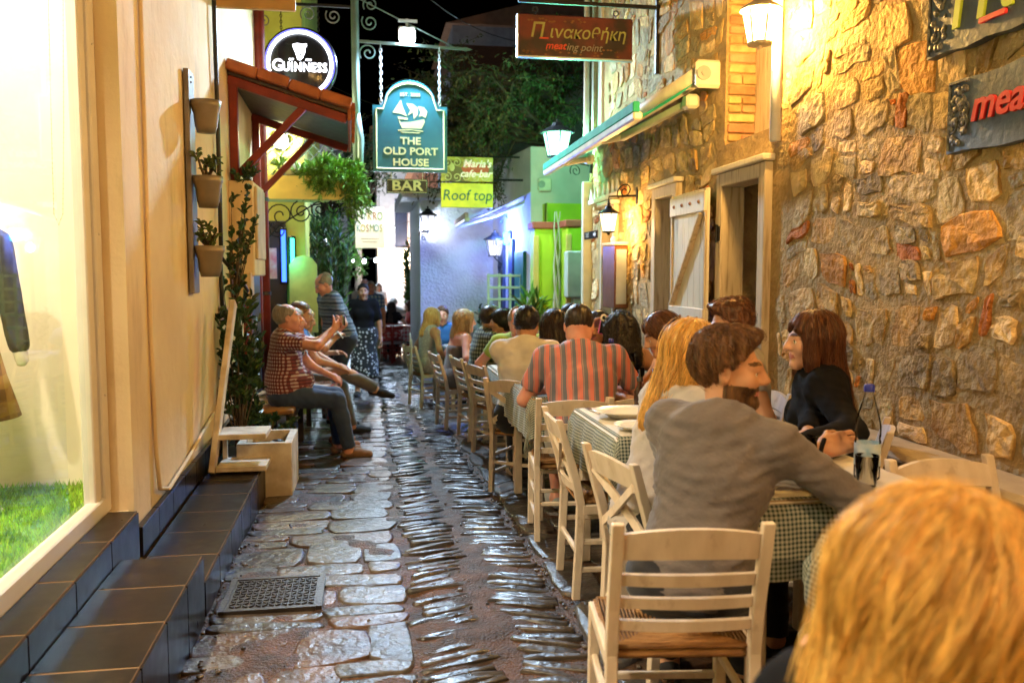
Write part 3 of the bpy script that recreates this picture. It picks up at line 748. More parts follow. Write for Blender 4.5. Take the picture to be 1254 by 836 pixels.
# ================================================================ SCULPTING BODIES: smooth unions of tapered limbs, meshed by surface nets
def V3(*a): return np.array(a, dtype=np.float32)
class Sculpt:
    def __init__(s): s.p = []
    def cone(s, a, b, r0, r1, k=.03, side=None, fl=1.0, cut0=False, cut1=False, sub=False):
        s.p.append(('c', V3(*a), V3(*b), r0, r1, k, side, fl, cut0, cut1, sub)); return s
    def ell(s, c, r, k=.02, rot=None, sub=False):
        s.p.append(('e', V3(*c), V3(*r), k, rot, sub)); return s
    def plane(s, o, n): s.p.append(('p', V3(*o), V3(*n))); return s
    def bounds(s):
        lo, hi = [], []
        for q in s.p:
            if q[0] == 'c' and not q[10]:
                r = max(q[3], q[4]) * max(1, q[7]); lo.append(np.minimum(q[1], q[2]) - r); hi.append(np.maximum(q[1], q[2]) + r)
            if q[0] == 'e' and not q[5]: r = q[2].max(); lo.append(q[1] - r); hi.append(q[1] + r)
        return np.min(lo, 0), np.max(hi, 0)
    def field(s, h, noise=None, pad=None):
        lo, hi = s.bounds(); m = pad or (h * 3 + .02); lo = lo - m; hi = hi + m
        n = np.ceil((hi - lo) / h).astype(int) + 1
        ax = [(lo[i] + h * np.arange(n[i])).astype(np.float32) for i in range(3)]
        D = np.full(n, .4, np.float32)
        for q in s.p:
            if q[0] == 'p':
                d = (ax[0][:, None, None] - q[1][0]) * q[2][0] + (ax[1][None, :, None] - q[1][1]) * q[2][1] + (ax[2][None, None, :] - q[1][2]) * q[2][2]
                D = np.maximum(D, d); continue
            if q[0] == 'c':
                k = q[5]; r = max(q[3], q[4]) * max(1, q[7]) + k + 2.5 * h; l, u = np.minimum(q[1], q[2]) - r, np.maximum(q[1], q[2]) + r; sub = q[10]
            else:
                k = q[3]; r = q[2].max() + k + 2.5 * h; l, u = q[1] - r, q[1] + r; sub = q[5]
            i0 = np.clip(np.floor((l - lo) / h).astype(int), 0, n - 1); i1 = np.clip(np.ceil((u - lo) / h).astype(int) + 1, 1, n)
            if (i1 <= i0).any(): continue
            X = ax[0][i0[0]:i1[0]][:, None, None]; Y = ax[1][i0[1]:i1[1]][None, :, None]; Z = ax[2][i0[2]:i1[2]][None, None, :]
            if q[0] == 'c':
                a, b = q[1], q[2]; ab = b - a; L2 = float(ab @ ab) + 1e-9
                x, y, z = X - a[0], Y - a[1], Z - a[2]
                t = (x * ab[0] + y * ab[1] + z * ab[2]) / L2; tc = np.clip(t, 0, 1)
                dx, dy, dz = x - tc * ab[0], y - tc * ab[1], z - tc * ab[2]
                r2 = dx * dx + dy * dy + dz * dz
                if q[6] is not None:
                    sd = q[6]; w = dx * sd[0] + dy * sd[1] + dz * sd[2]; r2 = r2 - w * w * (1 - 1 / (q[7] * q[7]))
                d = np.sqrt(np.maximum(r2, 0)) - (q[3] + (q[4] - q[3]) * tc)
                L_ = math.sqrt(L2)
                if q[8]: d = np.maximum(d, -t * L_)
                if q[9]: d = np.maximum(d, (t - 1) * L_)
            else:
                x, y, z = X - q[1][0], Y - q[1][1], Z - q[1][2]
                if q[4] is not None:
                    Rm = q[4]; x, y, z = (x * Rm[0][i] + y * Rm[1][i] + z * Rm[2][i] for i in range(3))
                rr = q[2]; k0 = np.sqrt((x / rr[0]) ** 2 + (y / rr[1]) ** 2 + (z / rr[2]) ** 2)
                k1 = np.sqrt((x / rr[0] ** 2) ** 2 + (y / rr[1] ** 2) ** 2 + (z / rr[2] ** 2) ** 2) + 1e-6
                d = k0 * (k0 - 1) / k1
            S = D[i0[0]:i1[0], i0[1]:i1[1], i0[2]:i1[2]]
            if sub:
                d = -d; hh = np.clip(.5 - .5 * (S - d) / k, 0, 1); S[...] = S + (d - S) * hh + k * hh * (1 - hh)
            else:
                hh = np.clip(.5 + .5 * (S - d) / k, 0, 1); S[...] = S + (d - S) * hh - k * hh * (1 - hh)
        if noise: D = D + noise(ax[0][:, None, None], ax[1][None, :, None], ax[2][None, None, :])
        D[0], D[-1], D[:, 0], D[:, -1], D[:, :, 0], D[:, :, -1] = (.4,) * 6
        return D, lo, h
def nets(D, lo, h):
    """surface nets: one vertex per mixed cell, one quad per crossed grid edge"""
    s = D < 0; n = np.array(D.shape) - 1
    cs = [(i, j, k) for i in (0, 1) for j in (0, 1) for k in (0, 1)]
    sub = lambda A, c: A[c[0]:c[0] + n[0], c[1]:c[1] + n[1], c[2]:c[2] + n[2]]
    cnt = sum(sub(s, c).astype(np.int8) for c in cs); mk = (cnt > 0) & (cnt < 8)
    I = np.argwhere(mk)
    if len(I) == 0: return np.zeros((0, 3)), np.zeros((0, 4), int)
    acc = np.zeros((len(I), 3), np.float32); num = np.zeros(len(I), np.float32)
    for a in range(3):
        for p in (0, 1):
            for q in (0, 1):
                c0 = [0, 0, 0]; c0[(a + 1) % 3] = p; c0[(a + 2) % 3] = q; c1 = list(c0); c1[a] = 1
                v0 = D[I[:, 0] + c0[0], I[:, 1] + c0[1], I[:, 2] + c0[2]]; v1 = D[I[:, 0] + c1[0], I[:, 1] + c1[1], I[:, 2] + c1[2]]
                x = (v0 < 0) != (v1 < 0); t = np.where(x, v0 / np.where(x, v0 - v1, 1), 0)
                P = np.tile(np.array(c0, np.float32), (len(I), 1)); P[:, a] = t
                acc += P * x[:, None]; num += x
    P = (I + acc / num[:, None]) * h + lo
    idx = np.full(n, -1, np.int64); idx[mk] = np.arange(len(I)); F = []
    for a in range(3):
        b, c = (a + 1) % 3, (a + 2) % 3
        sl0 = [slice(None)] * 3; sl1 = [slice(None)] * 3; sl0[a] = slice(0, -1); sl1[a] = slice(1, None)
        E = np.argwhere(s[tuple(sl0)] != s[tuple(sl1)])
        E = E[(E[:, b] > 0) & (E[:, c] > 0) & (E[:, b] < n[b]) & (E[:, c] < n[c])]
        def cell(db, dc): J = E.copy(); J[:, b] += db; J[:, c] += dc; return idx[J[:, 0], J[:, 1], J[:, 2]]
        Q = np.stack([cell(-1, -1), cell(0, -1), cell(0, 0), cell(-1, 0)], 1)
        fl = ~s[E[:, 0], E[:, 1], E[:, 2]]; Q[fl] = Q[fl][:, ::-1]; F.append(Q)
    F = np.concatenate(F); F = F[(F >= 0).all(1)]
    return P, F
def np_mesh(name, P, F, mi=None):
    me = bpy.data.meshes.new(name); me.from_pydata(P.tolist(), [], F.tolist())
    if mi is not None: me.polygons.foreach_set('material_index', np.asarray(mi, dtype=np.int32))
    me.shade_smooth(); me.update(); return me
def relax(P, F, it=2, lam=.5):
    e = np.concatenate([F[:, [0, 1]], F[:, [1, 2]], F[:, [2, 3]], F[:, [3, 0]]]); e = np.concatenate([e, e[:, ::-1]])
    dg = np.bincount(e[:, 0], minlength=len(P)).astype(np.float32)[:, None]
    for _ in range(it):
        A = np.stack([np.bincount(e[:, 0], P[e[:, 1], i], minlength=len(P)) for i in range(3)], 1) / np.maximum(dg, 1)
        P = P + lam * (A - P)
    return P

def nrm(v): v = np.asarray(v, np.float32); return v / (np.linalg.norm(v) + 1e-9)
def ik(a, t, l1, l2, hint):
    a, t, hint = V3(*a), V3(*t), V3(*hint); d = t - a; L_ = np.linalg.norm(d)
    if L_ > (l1 + l2) * .995: t = a + d / L_ * (l1 + l2) * .995; d = t - a; L_ = np.linalg.norm(d)
    u = d / L_; x = (l1 * l1 - l2 * l2 + L_ * L_) / (2 * L_); hgt = math.sqrt(max(0, l1 * l1 - x * x))
    n = hint - u * (hint @ u); n = nrm(n)
    return a + u * x + n * hgt, t
def rot3(yaw, pitch, roll=0.0):     # columns: right, forward, up
    return np.array(Matrix.Rotation(yaw, 3, 'Z') @ Matrix.Rotation(pitch, 3, 'X') @ Matrix.Rotation(roll, 3, 'Y'), dtype=np.float32)
def wrinkle(amp, seed, k=1.5):
    r_ = random.Random(seed); q = [(V3(r_.gauss(0, 1), r_.gauss(0, 1), r_.gauss(0, 1) * 1.5) * f * k * .8, r_.uniform(0, 6)) for f in (18, 25, 34, 46)]
    def f(x, y, z):
        w = 1.5 * np.sin(9 * x + 5 * z + seed) + 1.5 * np.sin(7 * y - 8 * z)
        o = 0
        for (v, p), g in zip(q, (1, .8, .6, .4)):
            sgn = np.sin(v[0] * x + v[1] * y + v[2] * z + p + w); o = o + g * (1 - np.abs(sgn)) 
        return (-amp * (o - 1.2) * .6).astype(np.float32)
    return f

skin_fair = M('fair skin', (0.62, 0.36, 0.25), .5, c2=(0.55, 0.29, 0.19), scale=14, spec=.4, sss=.12)
skin_tan = M('tanned skin', (0.50, 0.26, 0.15), .5, c2=(0.42, 0.20, 0.11), scale=14, spec=.4, sss=.1)
skin_pink = M('flushed skin', (0.64, 0.33, 0.24), .48, c2=(0.58, 0.24, 0.17), scale=12, spec=.4, sss=.12)
lip_m = M('lips', (0.45, 0.16, 0.13), .4); eye_m = M('eye white', (.75, .72, .68), .15); iris_m = M('iris', (.06, .035, .02), .15)
def hair_mat(name, c, c2): return M(name, c, .55, c2=c2, scale=60, stretch=(1, 1, .12), bump=1.0, bscale=130, bdist=.008, spec=.3, ramp=(.3, .7))
H = dict(dark=hair_mat('dark brown hair', (.035, .02, .012), (.012, .007, .005)), black=hair_mat('black hair', (.018, .013, .012), (.006, .005, .005)),
         brown=hair_mat('brown hair', (.14, .07, .03), (.05, .024, .012)), blond=hair_mat('blond hair', (.62, .40, .15), (.36, .20, .07)),
         red=hair_mat('auburn hair', (.16, .055, .022), (.06, .02, .01)), grey=hair_mat('grey hair', (.34, .31, .28), (.18, .16, .15)),
         ash=hair_mat('ash blond hair', (.5, .38, .2), (.27, .18, .09)), white=hair_mat('white hair', (.6, .58, .55), (.4, .38, .36)))
def cloth(name, c, **k): return M(name, c, .88, var=k.pop('var', .1), scale=12, bump=.25, bscale=220, bdist=.003, spec=.2, sheen=.2, **k)
shoe_m = cloth('black leather', (.02, .018, .018)); 

def head_sculpt(s, skin_only=False, fem=False, neck=None):
    j = .9 if fem else 1.0
    s.ell((0, -.018, .032), (.076, .096, .086), .02).ell((0, .022, -.025), (.060 * j, .072, .082), .03)
    for e in (-1, 1):
        s.cone((e * .046 * j, .0, -.055), (e * .012, .062, -.098), .026 * j, .020 * j, .03)
        s.ell((e * .040, .058, -.022), (.026, .026, .028), .03)
        s.cone((e * .012, .086, .028), (e * .046, .070, .024), .010, .008, .014)
        s.ell((e * .032, .098, .004), (.017, .016, .012), .012, None, True)
        s.ell((e * .031, .0735, .004), (.0135, .0135, .0135), .004)
        s.cone((e * .018, .0875, .013), (e * .043, .079, .012), .005, .004, .006)
        s.ell((e * .013, .099, -.026), (.010, .011, .009), .008)
        s.ell((e * .079, -.008, .0), (.009, .020, .032), .012)
        s.ell((e * .086, -.002, .004), (.006, .010, .018), .006, None, True)
    s.cone((0, .088, .024), (0, .114, -.020), .0085, .0125, .016)
    s.cone((-.018, .086, -.055), (.018, .086, -.055), .0075, .0075, .008).cone((-.015, .086, -.067), (.015, .086, -.067), .0085, .0085, .008)
    s.ell((0, .076, -.098), (.022, .022, .018), .02)
    s.cone((-.022, .0985, -.061), (.022, .0985, -.061), .0028, .0028, .004, sub=True)
    s.cone((0, -.025, -.03), (0, -.045, -.17) if neck is None else neck, .052 * j, .054 * j, .03)
def make_head(h, hm, Mx, fem, beard, neck_w, skin, hairm):
    s = Sculpt(); nl = (Mx[1].T @ (V3(*neck_w) - Mx[0])) ; head_sculpt(s, fem=fem, neck=tuple(nl))
    D, lo, hh = s.field(h); P, F = nets(D, lo, hh); P = relax(P, F, 1, .35)
    c = P[F].mean(1); mi = np.zeros(len(F), int)
    for e in (-1, 1):
        de = np.linalg.norm(c - V3(e * .031, .0735, .004), axis=1); ey = (de < .0150) & (c[:, 1] > .078) & (np.abs(c[:, 2] - .004) < .0075); mi[ey] = 2
        ir = ey & (np.hypot(c[:, 0] - e * .031, c[:, 2] - .004) < .0062); mi[ir] = 3
        b = (np.abs(c[:, 2] - (.031 + .004 * np.cos((np.abs(c[:, 0]) - .03) * 40))) < .0055) & (c[:, 0] * e > .012) & (c[:, 0] * e < .052) & (c[:, 1] > .055); mi[b] = 4
    lp = (np.abs(c[:, 0]) < .026) & (np.abs(c[:, 2] + .061) < .0145 - np.abs(c[:, 0]) * .3) & (c[:, 1] > .08); mi[lp] = 1
    if beard:
        bd = (c[:, 1] > -.012) & (c[:, 2] < -.032 - .25 * np.maximum(0, c[:, 1] - .05)) & (c[:, 2] > -.125) & ~lp; mi[bd] = 4
        mo = (np.abs(c[:, 2] + .045) < .008) & (np.abs(c[:, 0]) < .034) & (c[:, 1] > .06); mi[mo] = 4
    return P, F, mi
def make_hair(style, h, seed, neck_len=.3, L=None, vol=1.0):
    s = Sculpt(); r_ = random.Random(seed)
    amp, fq = .004, 55
    if style in ('short', 'quiff', 'thin', 'ring'):
        t = .012 if style != 'thin' else .005
        s.ell((0, -.02, .036), (.078 + t, .099 + t, .086 + t * 1.3), .02)
        if style == 'quiff': s.ell((0, .040, .108), (.064, .048, .030), .03).ell((.01, .072, .112), (.046, .020, .020), .02).ell((0, -.02, .09), (.08, .09, .045), .03)
        s.plane((0, .052, .062), nrm((0, .80, -.60)))
        for e in (-1, 1): s.ell((e * .085, .0, -.012), (.03, .022, .042), .006, None, True)
        s.plane((0, -.06, -.072), nrm((0, .35, -1)))
        if style == 'ring': s.ell((0, .03, .11), (.066, .11, .075), .01, None, True)
        amp, fq = (.0025, 70) if style != 'quiff' else (.005, 50)
    else:
        t = .018 * vol ** 3
        s.ell((0, -.02, .036), (.078 + t, .099 + t, .086 + t), .02)
        Ln = L or {'bob': .17, 'long': .36, 'tail': .12, 'bun': .06, 'curly': .24}[style]
        w = {'bob': .088, 'long': .085, 'tail': .07, 'bun': .06, 'curly': .10}[style] * vol
        s.cone((0, -.035, 0), (0, -.065 if Ln < .2 else -.115, -Ln), w, w * (.85 if style != 'bob' else 1.0), .04, V3(1, 0, 0), 1.2)
        if style in ('bob', 'long', 'curly'):
            for e in (-1, 1): s.cone((e * .078, .012, .02), (e * (.085 if style != 'long' else .10), .028 if style != 'long' else .10, -Ln * .95), .026, .026 if style != 'long' else .034, .03)
        if style == 'tail': s.cone((0, -.10, .02), (0, -.15, -.03), .03, .032, .02).cone((0, -.15, -.03), (0, -.13, -.22), .032, .012, .02)
        if style == 'bun': s.ell((0, -.125, .03), (.04, .035, .04), .01)
        s.ell((0, .062, -.03), (.066, .10, .105), .014, None, True); s.ell((0, .05, -.2), (.062, .11, .14), .02, None, True)
        s.plane((0, .088, .05), nrm((0, 1, -.25)))
        amp, fq = (.005, 42) if style != 'curly' else (.012, 20)
    def nz(x, y, z):
        th = np.arctan2(x, -(y + .02)); w = 2.2 * np.sin(z * 16 + seed) + np.sin(th * 9 + z * 30)
        if style == 'curly': return (.6 * amp * (np.sin(95 * x + 3 * np.sin(70 * z)) * np.sin(85 * z + 2 * np.sin(75 * y)) + .7 * np.sin(110 * y + 3 * np.sin(60 * x)))).astype(np.float32)
        return (amp * (np.sin(th * fq * .35 + w) * .6 + np.sin(th * fq + w * 1.7) * .45)).astype(np.float32)
    D, lo, hh = s.field(h, nz); P, F = nets(D, lo, hh); return relax(P, F, 1, .3), F
def strands(P, F, n, L, r, seed, flow=(0, -.35, -1), lift=.004, taper=True, wave=.0):
    """fine locks laid over the hair volume"""
    r_ = random.Random(seed); kd = kdtree.KDTree(len(P)); nn = np.zeros_like(P)
    a = np.cross(P[F[:, 2]] - P[F[:, 0]], P[F[:, 3]] - P[F[:, 1]])
    for i in range(4): np.add.at(nn, F[:, i], a)
    nn /= np.linalg.norm(nn, axis=1)[:, None] + 1e-9
    for i, p in enumerate(P): kd.insert(p, i)
    kd.balance(); vs = []; fs = []; cl = []
    fl = Vector(flow).normalized()
    for _ in range(n):
        i = r_.randrange(len(P)); p = Vector(P[i]); ln = L * r_.uniform(.5, 1.1); st = ln / 9; off = r_.uniform(0, lift) * (3 if r_.random() < .05 else 1); pts = []
        bias = Vector((r_.gauss(0, .12), r_.gauss(0, .12), 0))
        for k in range(10):
            q, j, d = kd.find(p); nv = Vector(nn[j]); t = fl + bias; t = t - nv * t.dot(nv)
            if t.length < .05: break
            if d > .03: break
            pos = q + nv * (off + .001); pts.append((pos, nv)); p = pos + t.normalized() * st
        if len(pts) < 4: continue
        g = r_.uniform(.65, 1.5); o = len(vs)
        for k, (q, nv) in enumerate(pts):
            t = (pts[min(k + 1, len(pts) - 1)][0] - pts[max(k - 1, 0)][0]).normalized(); b = t.cross(nv)
            rr = r * (math.sin(math.pi * (k + .6) / (len(pts) + .2)) ** .5)
            for e, f in ((-1, -.3), (0, .8), (1, -.3)): vs.append(q + b * rr * e + nv * rr * f); cl.append((g, g * .97, g * .92))
        for k in range(len(pts) - 1):
            for e in range(3): e2 = (e + 1) % 3; fs.append((o + k * 3 + e, o + k * 3 + e2, o + k * 3 + 3 + e2, o + k * 3 + 3 + e))
    return vs, fs, cl

def make_hand(w, d, n, side, h, curl=.5, spread=.12):
    """w wrist, d pointing direction, n palm normal (towards what is held); side +1 right hand"""
    d = nrm(d); n = nrm(n - d * (V3(*n) @ d)); t = np.cross(n, d) * -side      # thumb side
    s = Sculpt(); p0 = V3(*w)
    s.cone(p0 - d * .03, p0 + d * .02, .026, .027, .02)
    for i in range(4): s.cone(p0 + d * .015 + t * (.024 - .016 * i), p0 + d * .082 + t * (.031 - .0205 * i), .015, .0125, .012)
    ln = [.078, .086, .080, .062]
    for i in range(4):
        b = p0 + d * .086 + t * (.031 - .0205 * i); dr = nrm(d + t * spread * (1.5 - i)); ang = 0; seg = [.46, .30, .24]
        for k in range(3):
            ang += curl * (.55, .75, .5)[k] * (1 + .12 * i); dd = nrm(dr * math.cos(ang) + n * math.sin(ang)); e = b + dd * ln[i] * seg[k]
            s.cone(b, e, (.0098, .0088, .0078)[k], (.0088, .0078, .0068)[k], .003); b = e
    b = p0 + d * .022 + t * .026; dd = nrm(d * .62 + t * .72 + n * .3); e = b + dd * .042; s.cone(b, e, .016, .0115, .012)
    d2 = nrm(d * .85 + t * .25 + n * (.25 + .5 * curl)); e2 = e + d2 * .034; s.cone(e, e2, .0112, .0095, .004); s.cone(e2, e2 + nrm(d2 + n * .3 * curl) * .026, .0095, .0075, .004)
    D, lo, hh = s.field(h); P, F = nets(D, lo, hh); return relax(P, F, 1, .3), F

def person(label, loc, face, *, group=None, size=1.0, sit=.435, lean=.12, side=0.0, twist=0.0, head=(0, -.1, 0), fem=False, build=1.0, belly=0.0,
           rh=None, lh=None, rel=(1, -.5, -.6), lel=(-1, -.5, -.6), rp=None, lp=None, curl=(.6, .6), rf=(.11, .46, 0), lf=(-.11, .46, 0), rk=(.1, 1, .6), lk=(-.1, 1, .6),
           skin=None, hair='dark', style='short', hairlen=None, beard=False, top=None, sleeve=.55, strap=False, collar=False, bottom=None, leg=2.0, skirt=None, shoes=None, res=.016, fine=.006, legs=True, stands=0, hh=None, vol=1.0, wrk=1.0, head_drop=0.0, hands=True, nape=0.0):
    """one seated or standing figure; local frame: sitter faces +Y. face = heading in radians (0 = up the lane)"""
    S = size; skin = skin or skin_fair; hx = .088 * S * (1.06 if fem else 1)
    pz = (sit + .085 * S) if sit else .93 * S
    pel = V3(0, 0, pz)
    up = nrm((math.sin(side), math.sin(lean) * math.cos(side), math.cos(lean))); fw = nrm((0, math.cos(lean), -math.sin(lean)))
    rt0 = V3(1, 0, 0); tw = twist; rt = nrm(V3(math.cos(tw), math.sin(tw), 0)); rt = nrm(rt - up * (rt @ up)); fw2 = np.cross(up, rt)
    sw = (.185 if not fem else .162) * S * build ** .5; bw = build
    bend = .5 * lean
    wai = pel + up * .13 * S; up2 = nrm(up + V3(0, bend, 0)); che = wai + up2 * .19 * S; nk = che + up2 * .175 * S + fw2 * (-.0) ; shc = che + up2 * .135 * S
    shR, shL = shc + rt * sw, shc - rt * sw
    hm = rot3(head[0], head[1], head[2]); nkd = nrm(up2 * .8 + V3(0, .25, .6)); hc = nk + nkd * (.145 - head_drop) * S
    UA, FA, TH, SH = .285 * S, .245 * S, .43 * S, .425 * S
    def hand_t(t, e):
        if t is None: t = (e * .24, .16, pz + .06)
        return V3(*t)
    elR, wrR = ik(shR, hand_t(rh, 1), UA, FA, rel); elL, wrL = ik(shL, hand_t(lh, -1), UA, FA, lel)
    hipR, hipL = pel + V3(hx, 0, -.01), pel - V3(hx, 0, .01)
    ftR, ftL = V3(*rf) + V3(0, 0, .085 * S), V3(*lf) + V3(0, 0, .085 * S)
    knR, anR = ik(hipR, ftR, TH, SH, rk); knL, anL = ik(hipL, ftL, TH, SH, lk)
    tw_ = V3(*rt)
    def torso(s, g=0.0, lo_=True):
        if lo_: s.cone(pel - rt0 * .05 * S, pel + rt0 * .05 * S, (.122 * bw + g) * S, (.122 * bw + g) * S, .05)
        s.cone(pel, wai, (.112 * bw + g) * S, (.098 * bw + belly * .6 + g) * S, .06, tw_, 1.28)
        s.cone(wai, che, (.098 * bw + belly * .6 + g) * S, (.108 * bw + g) * S, .06, tw_, 1.36 if not fem else 1.22)
        s.cone(che, che + up2 * .10 * S, (.108 * bw + g) * S, (.088 + g) * S, .06, tw_, 1.42 if not fem else 1.25)
        s.cone(shR - rt * .015, shL + rt * .015, (.062 + g) * S, (.062 + g) * S, .07)
        s.cone(shc + up2 * .02, nk + nkd * .03 * S, (.075 + g) * S, (.052 + g * .5) * S, .06)
        s.ell(shc - fw2 * .045 * S - up2 * .03, ((.14 + g) * S, (.05 + g) * S, (.11 + g) * S), .05)
        if belly: s.ell(wai + fw2 * (.05 + belly * .4) * S - up2 * .02, ((.13 + g) * bw, (.10 + belly + g), (.12 + g)), .05)
        if fem:
            for e in (-1, 1): s.ell(che + fw2 * .082 * S + rt * e * .066 * S - up2 * .01, ((.058 + g) * S,) * 3, .035)
    def arm(s, sh_, el, wr, g=0.0, frac=2.0, flat=False):
        if frac <= 1: e = sh_ + (el - sh_) * frac; s.cone(sh_, e, (.054 * bw ** .5 + g) * S, (.047 * bw ** .5 - .006 * frac + g * 1.3) * S, .035, cut1=flat)
        else:
            s.cone(sh_, el, (.054 * bw ** .5 + g) * S, (.041 + g) * S, .035); e = el + (wr - el) * (frac - 1); s.cone(el, e, (.042 + g) * S, (.042 - .014 * (frac - 1) + g * 1.2) * S, .025, cut1=flat)
    def lleg(s, hp, kn, an, g=0.0, frac=2.0, flat=False):
        if frac <= 1: s.cone(hp, hp + (kn - hp) * frac, (.088 * bw ** .7 + g) * S, (.088 * bw ** .7 - .028 * frac + g) * S, .05, cut1=flat)
        else:
            s.cone(hp, kn, (.088 * bw ** .7 + g) * S, (.058 + g) * S, .05); f = frac - 1; c = kn + (an - kn) * .3
            s.cone(kn, kn + (an - kn) * min(.35, f), (.058 + g) * S, (.056 + g) * S, .03)
            if f > .35: s.cone(kn + (an - kn) * .35, kn + (an - kn) * f, (.056 + g) * S, (.036 + g + .01 * (g > 0)) * S, .03, cut1=flat)
    # ---- the body, one surface; head and hands are modelled finer and joined in
    s = Sculpt(); torso(s); arm(s, shR, elR, wrR); arm(s, shL, elL, wrL)
    if legs:
        lleg(s, hipR, knR, anR); lleg(s, hipL, knL, anL)
        for e, an, f in ((1, anR, rf), (-1, anL, lf)):
            td = nrm(V3(e * .18, 1, -.25)); s.cone(an - V3(0, .02, .03), an + td * .13 * S - V3(0, 0, .03), .036 * S, .028 * S, .03, V3(1, 0, 0), 1.2)
    D, lo, hr = s.field(res); P, F = nets(D, lo, hr); P = relax(P, F, 1, .4); mi = np.zeros(len(F), int)
    Ps, Fs, Ms = [P], [F], [mi]; off = len(P); hmat = H[hair]
    Hf = max(fine, .0042); HP, HF, HM = make_head(Hf, hair, (hc, hm), fem, beard, nk - nkd * .02, skin, hmat)
    HPw = HP * S @ hm.T + hc; Ps.append(HPw); Fs.append(HF + off); Ms.append(HM); off += len(HPw)
    if hands:
        for (el, wr, e, pn, cu) in ((elR, wrR, 1, rp, curl[0]), (elL, wrL, -1, lp, curl[1])):
            dd = wr - el; pn = V3(*(pn if pn is not None else (-e * .6, .2, -.7)))
            a, b = make_hand(wr, dd, pn, e, max(.0045, min(fine, .0075)), cu); Ps.append(a); Fs.append(b + off); Ms.append(np.zeros(len(b), int)); off += len(a)
    me = np_mesh('person', np.concatenate(Ps), np.concatenate(Fs), np.concatenate(Ms))
    for x in (skin, lip_m, eye_m, iris_m, hmat): me.materials.append(x)
    o = bpy.data.objects.new('person', me); col.objects.link(o); o['_local'] = 1
    o.location = loc; o.rotation_euler = (0, 0, -face); tag(o, label, 'person', group)
    seed = int(abs(loc[0] * 100) + abs(loc[1] * 37)) % 97
    def piece(name, s, m, amp=.0, rr=None, lab=None):
        D, lo, hr = s.field(rr or res, wrinkle(amp, seed) if amp else None); P, F = nets(D, lo, hr)
        return link(name, np_mesh(name, relax(P, F, 1, .3), F), o, m)
    if top is not None:
        s = Sculpt(); g = .013; torso(s, g, lo_=bottom is None or True)
        if sleeve > 0: arm(s, shR, elR, wrR, g, sleeve, True); arm(s, shL, elL, wrL, g, sleeve, True)
        else:
            for a in (shR, shL): s.cone(a + (rt if a is shR else -rt) * .012, a + (rt if a is shR else -rt) * .12, .075, .085, .01, sub=True)
        s.cone(nk - up2 * .012 + fw2 * .01, nk + nkd * .2, .050 * S, .085 * S, .012, sub=True)
        if strap: s.plane(che + up2 * (.055 + nape), nrm(up2 + fw2 * -.2))
        s.plane(pel - V3(0, 0, .055 * S), (0, 0, -1)) if sit else s.plane(pel - V3(0, 0, .10 * S), (0, 0, -1))
        if collar: s.cone(nk - up2 * .012 - fw2 * .01, nk + nkd * .028 * S - fw2 * .012, .064 * S, .058 * S, .01, cut1=True)
        piece('shirt' if sleeve > 0 else 'sleeveless_top', s, top, (.008 if res < .02 else .005) * wrk)
    if bottom is not None and legs:
        s = Sculpt(); g = .014; s.cone(pel - rt0 * .05 * S, pel + rt0 * .05 * S, (.122 * bw + g) * S, (.122 * bw + g) * S, .05); s.cone(pel, wai - up * .06, (.112 * bw + g) * S, (.10 * bw + g) * S, .05, tw_, 1.28)
        lleg(s, hipR, knR, anR, g, leg, True); lleg(s, hipL, knL, anL, g, leg, True); s.plane(wai - up * .03, up); piece('trousers' if leg > 1.3 else 'shorts', s, bottom, .006)
    if skirt is not None and legs:
        s = Sculpt(); m_, fr = skirt; s.cone(pel - rt0 * .05, pel + rt0 * .05, .14 * bw * S, .14 * bw * S, .05); s.cone(pel, wai, .125 * bw, .11 * bw, .05, tw_, 1.28)
        mk = (knR + knL) / 2; 
        for kn, an, hp in ((knR, anR, hipR), (knL, anL, hipL)):
            s.cone(hp, kn, .105, .085, .09); 
            if fr > 1: s.cone(kn, kn + (an - kn) * (fr - 1), .085, .10, .08, cut1=True)
        if not sit: s.cone(pel, (knR + knL) / 2 + ((anR + anL) / 2 - mk) * max(0, fr - 1), .14, .19 * bw, .05, cut1=True)
        s.plane(wai + up * .0, up); piece('skirt', s, m_, .008)
    if legs and shoes is not None:
        for e, an, kn in ((1, anR, knR), (-1, anL, knL)):
            s = Sculpt(); td = nrm(V3(e * .18, 1, -.0)); tl = td * .17 * S
            if an[2] > .25: td = nrm(V3(e * .18, 1, -.25)); tl = td * .17 * S; dn = V3(0, 0, -.035)
            else: dn = V3(0, 0, -.048)
            s.cone(an - td * .035 + dn, an + tl * .5 + dn, .042 * S, .043 * S, .03).cone(an + tl * .45 + dn, an + tl + dn * 1.15, .043 * S, .032 * S, .03, V3(1, 0, 0), 1.15)
            if an[2] <= .25: s.plane((0, 0, float(min(rf[2], lf[2])) + .004), (0, 0, -1))
            piece('shoe', s, shoes, 0, min(res, .012))
    if style != 'none':
        P, F = make_hair(style, hh or max(fine, .005), seed, L=hairlen, vol=vol); Pw = P * S @ hm.T + hc
        if stands:
            sv, sf, sc = strands(P * S, F, stands[0], stands[1], stands[2], seed, *stands[3:]) 
            a = np.array([tuple(v) for v in sv], np.float32).reshape(-1, 3) @ hm.T + hc
            mb = MB(); mb.v = [tuple(p) for p in np.concatenate([Pw, a])]; mb.f = [tuple(f) for f in F] + [tuple(i + len(Pw) for i in f) for f in sf]
            mb.mi = [0] * len(mb.f); mb.col = [(.8, .8, .8)] * len(Pw) + sc
            ob_ = part('hair', mb, hair_t(hair), o, True, True)
        else: link('hair', np_mesh('hair', Pw, F), o, hmat)
    bpy.context.view_layer.update() if False else None
    o['_j'] = [float(x) for x in (*wrR, *wrL, *hc)]
    return o
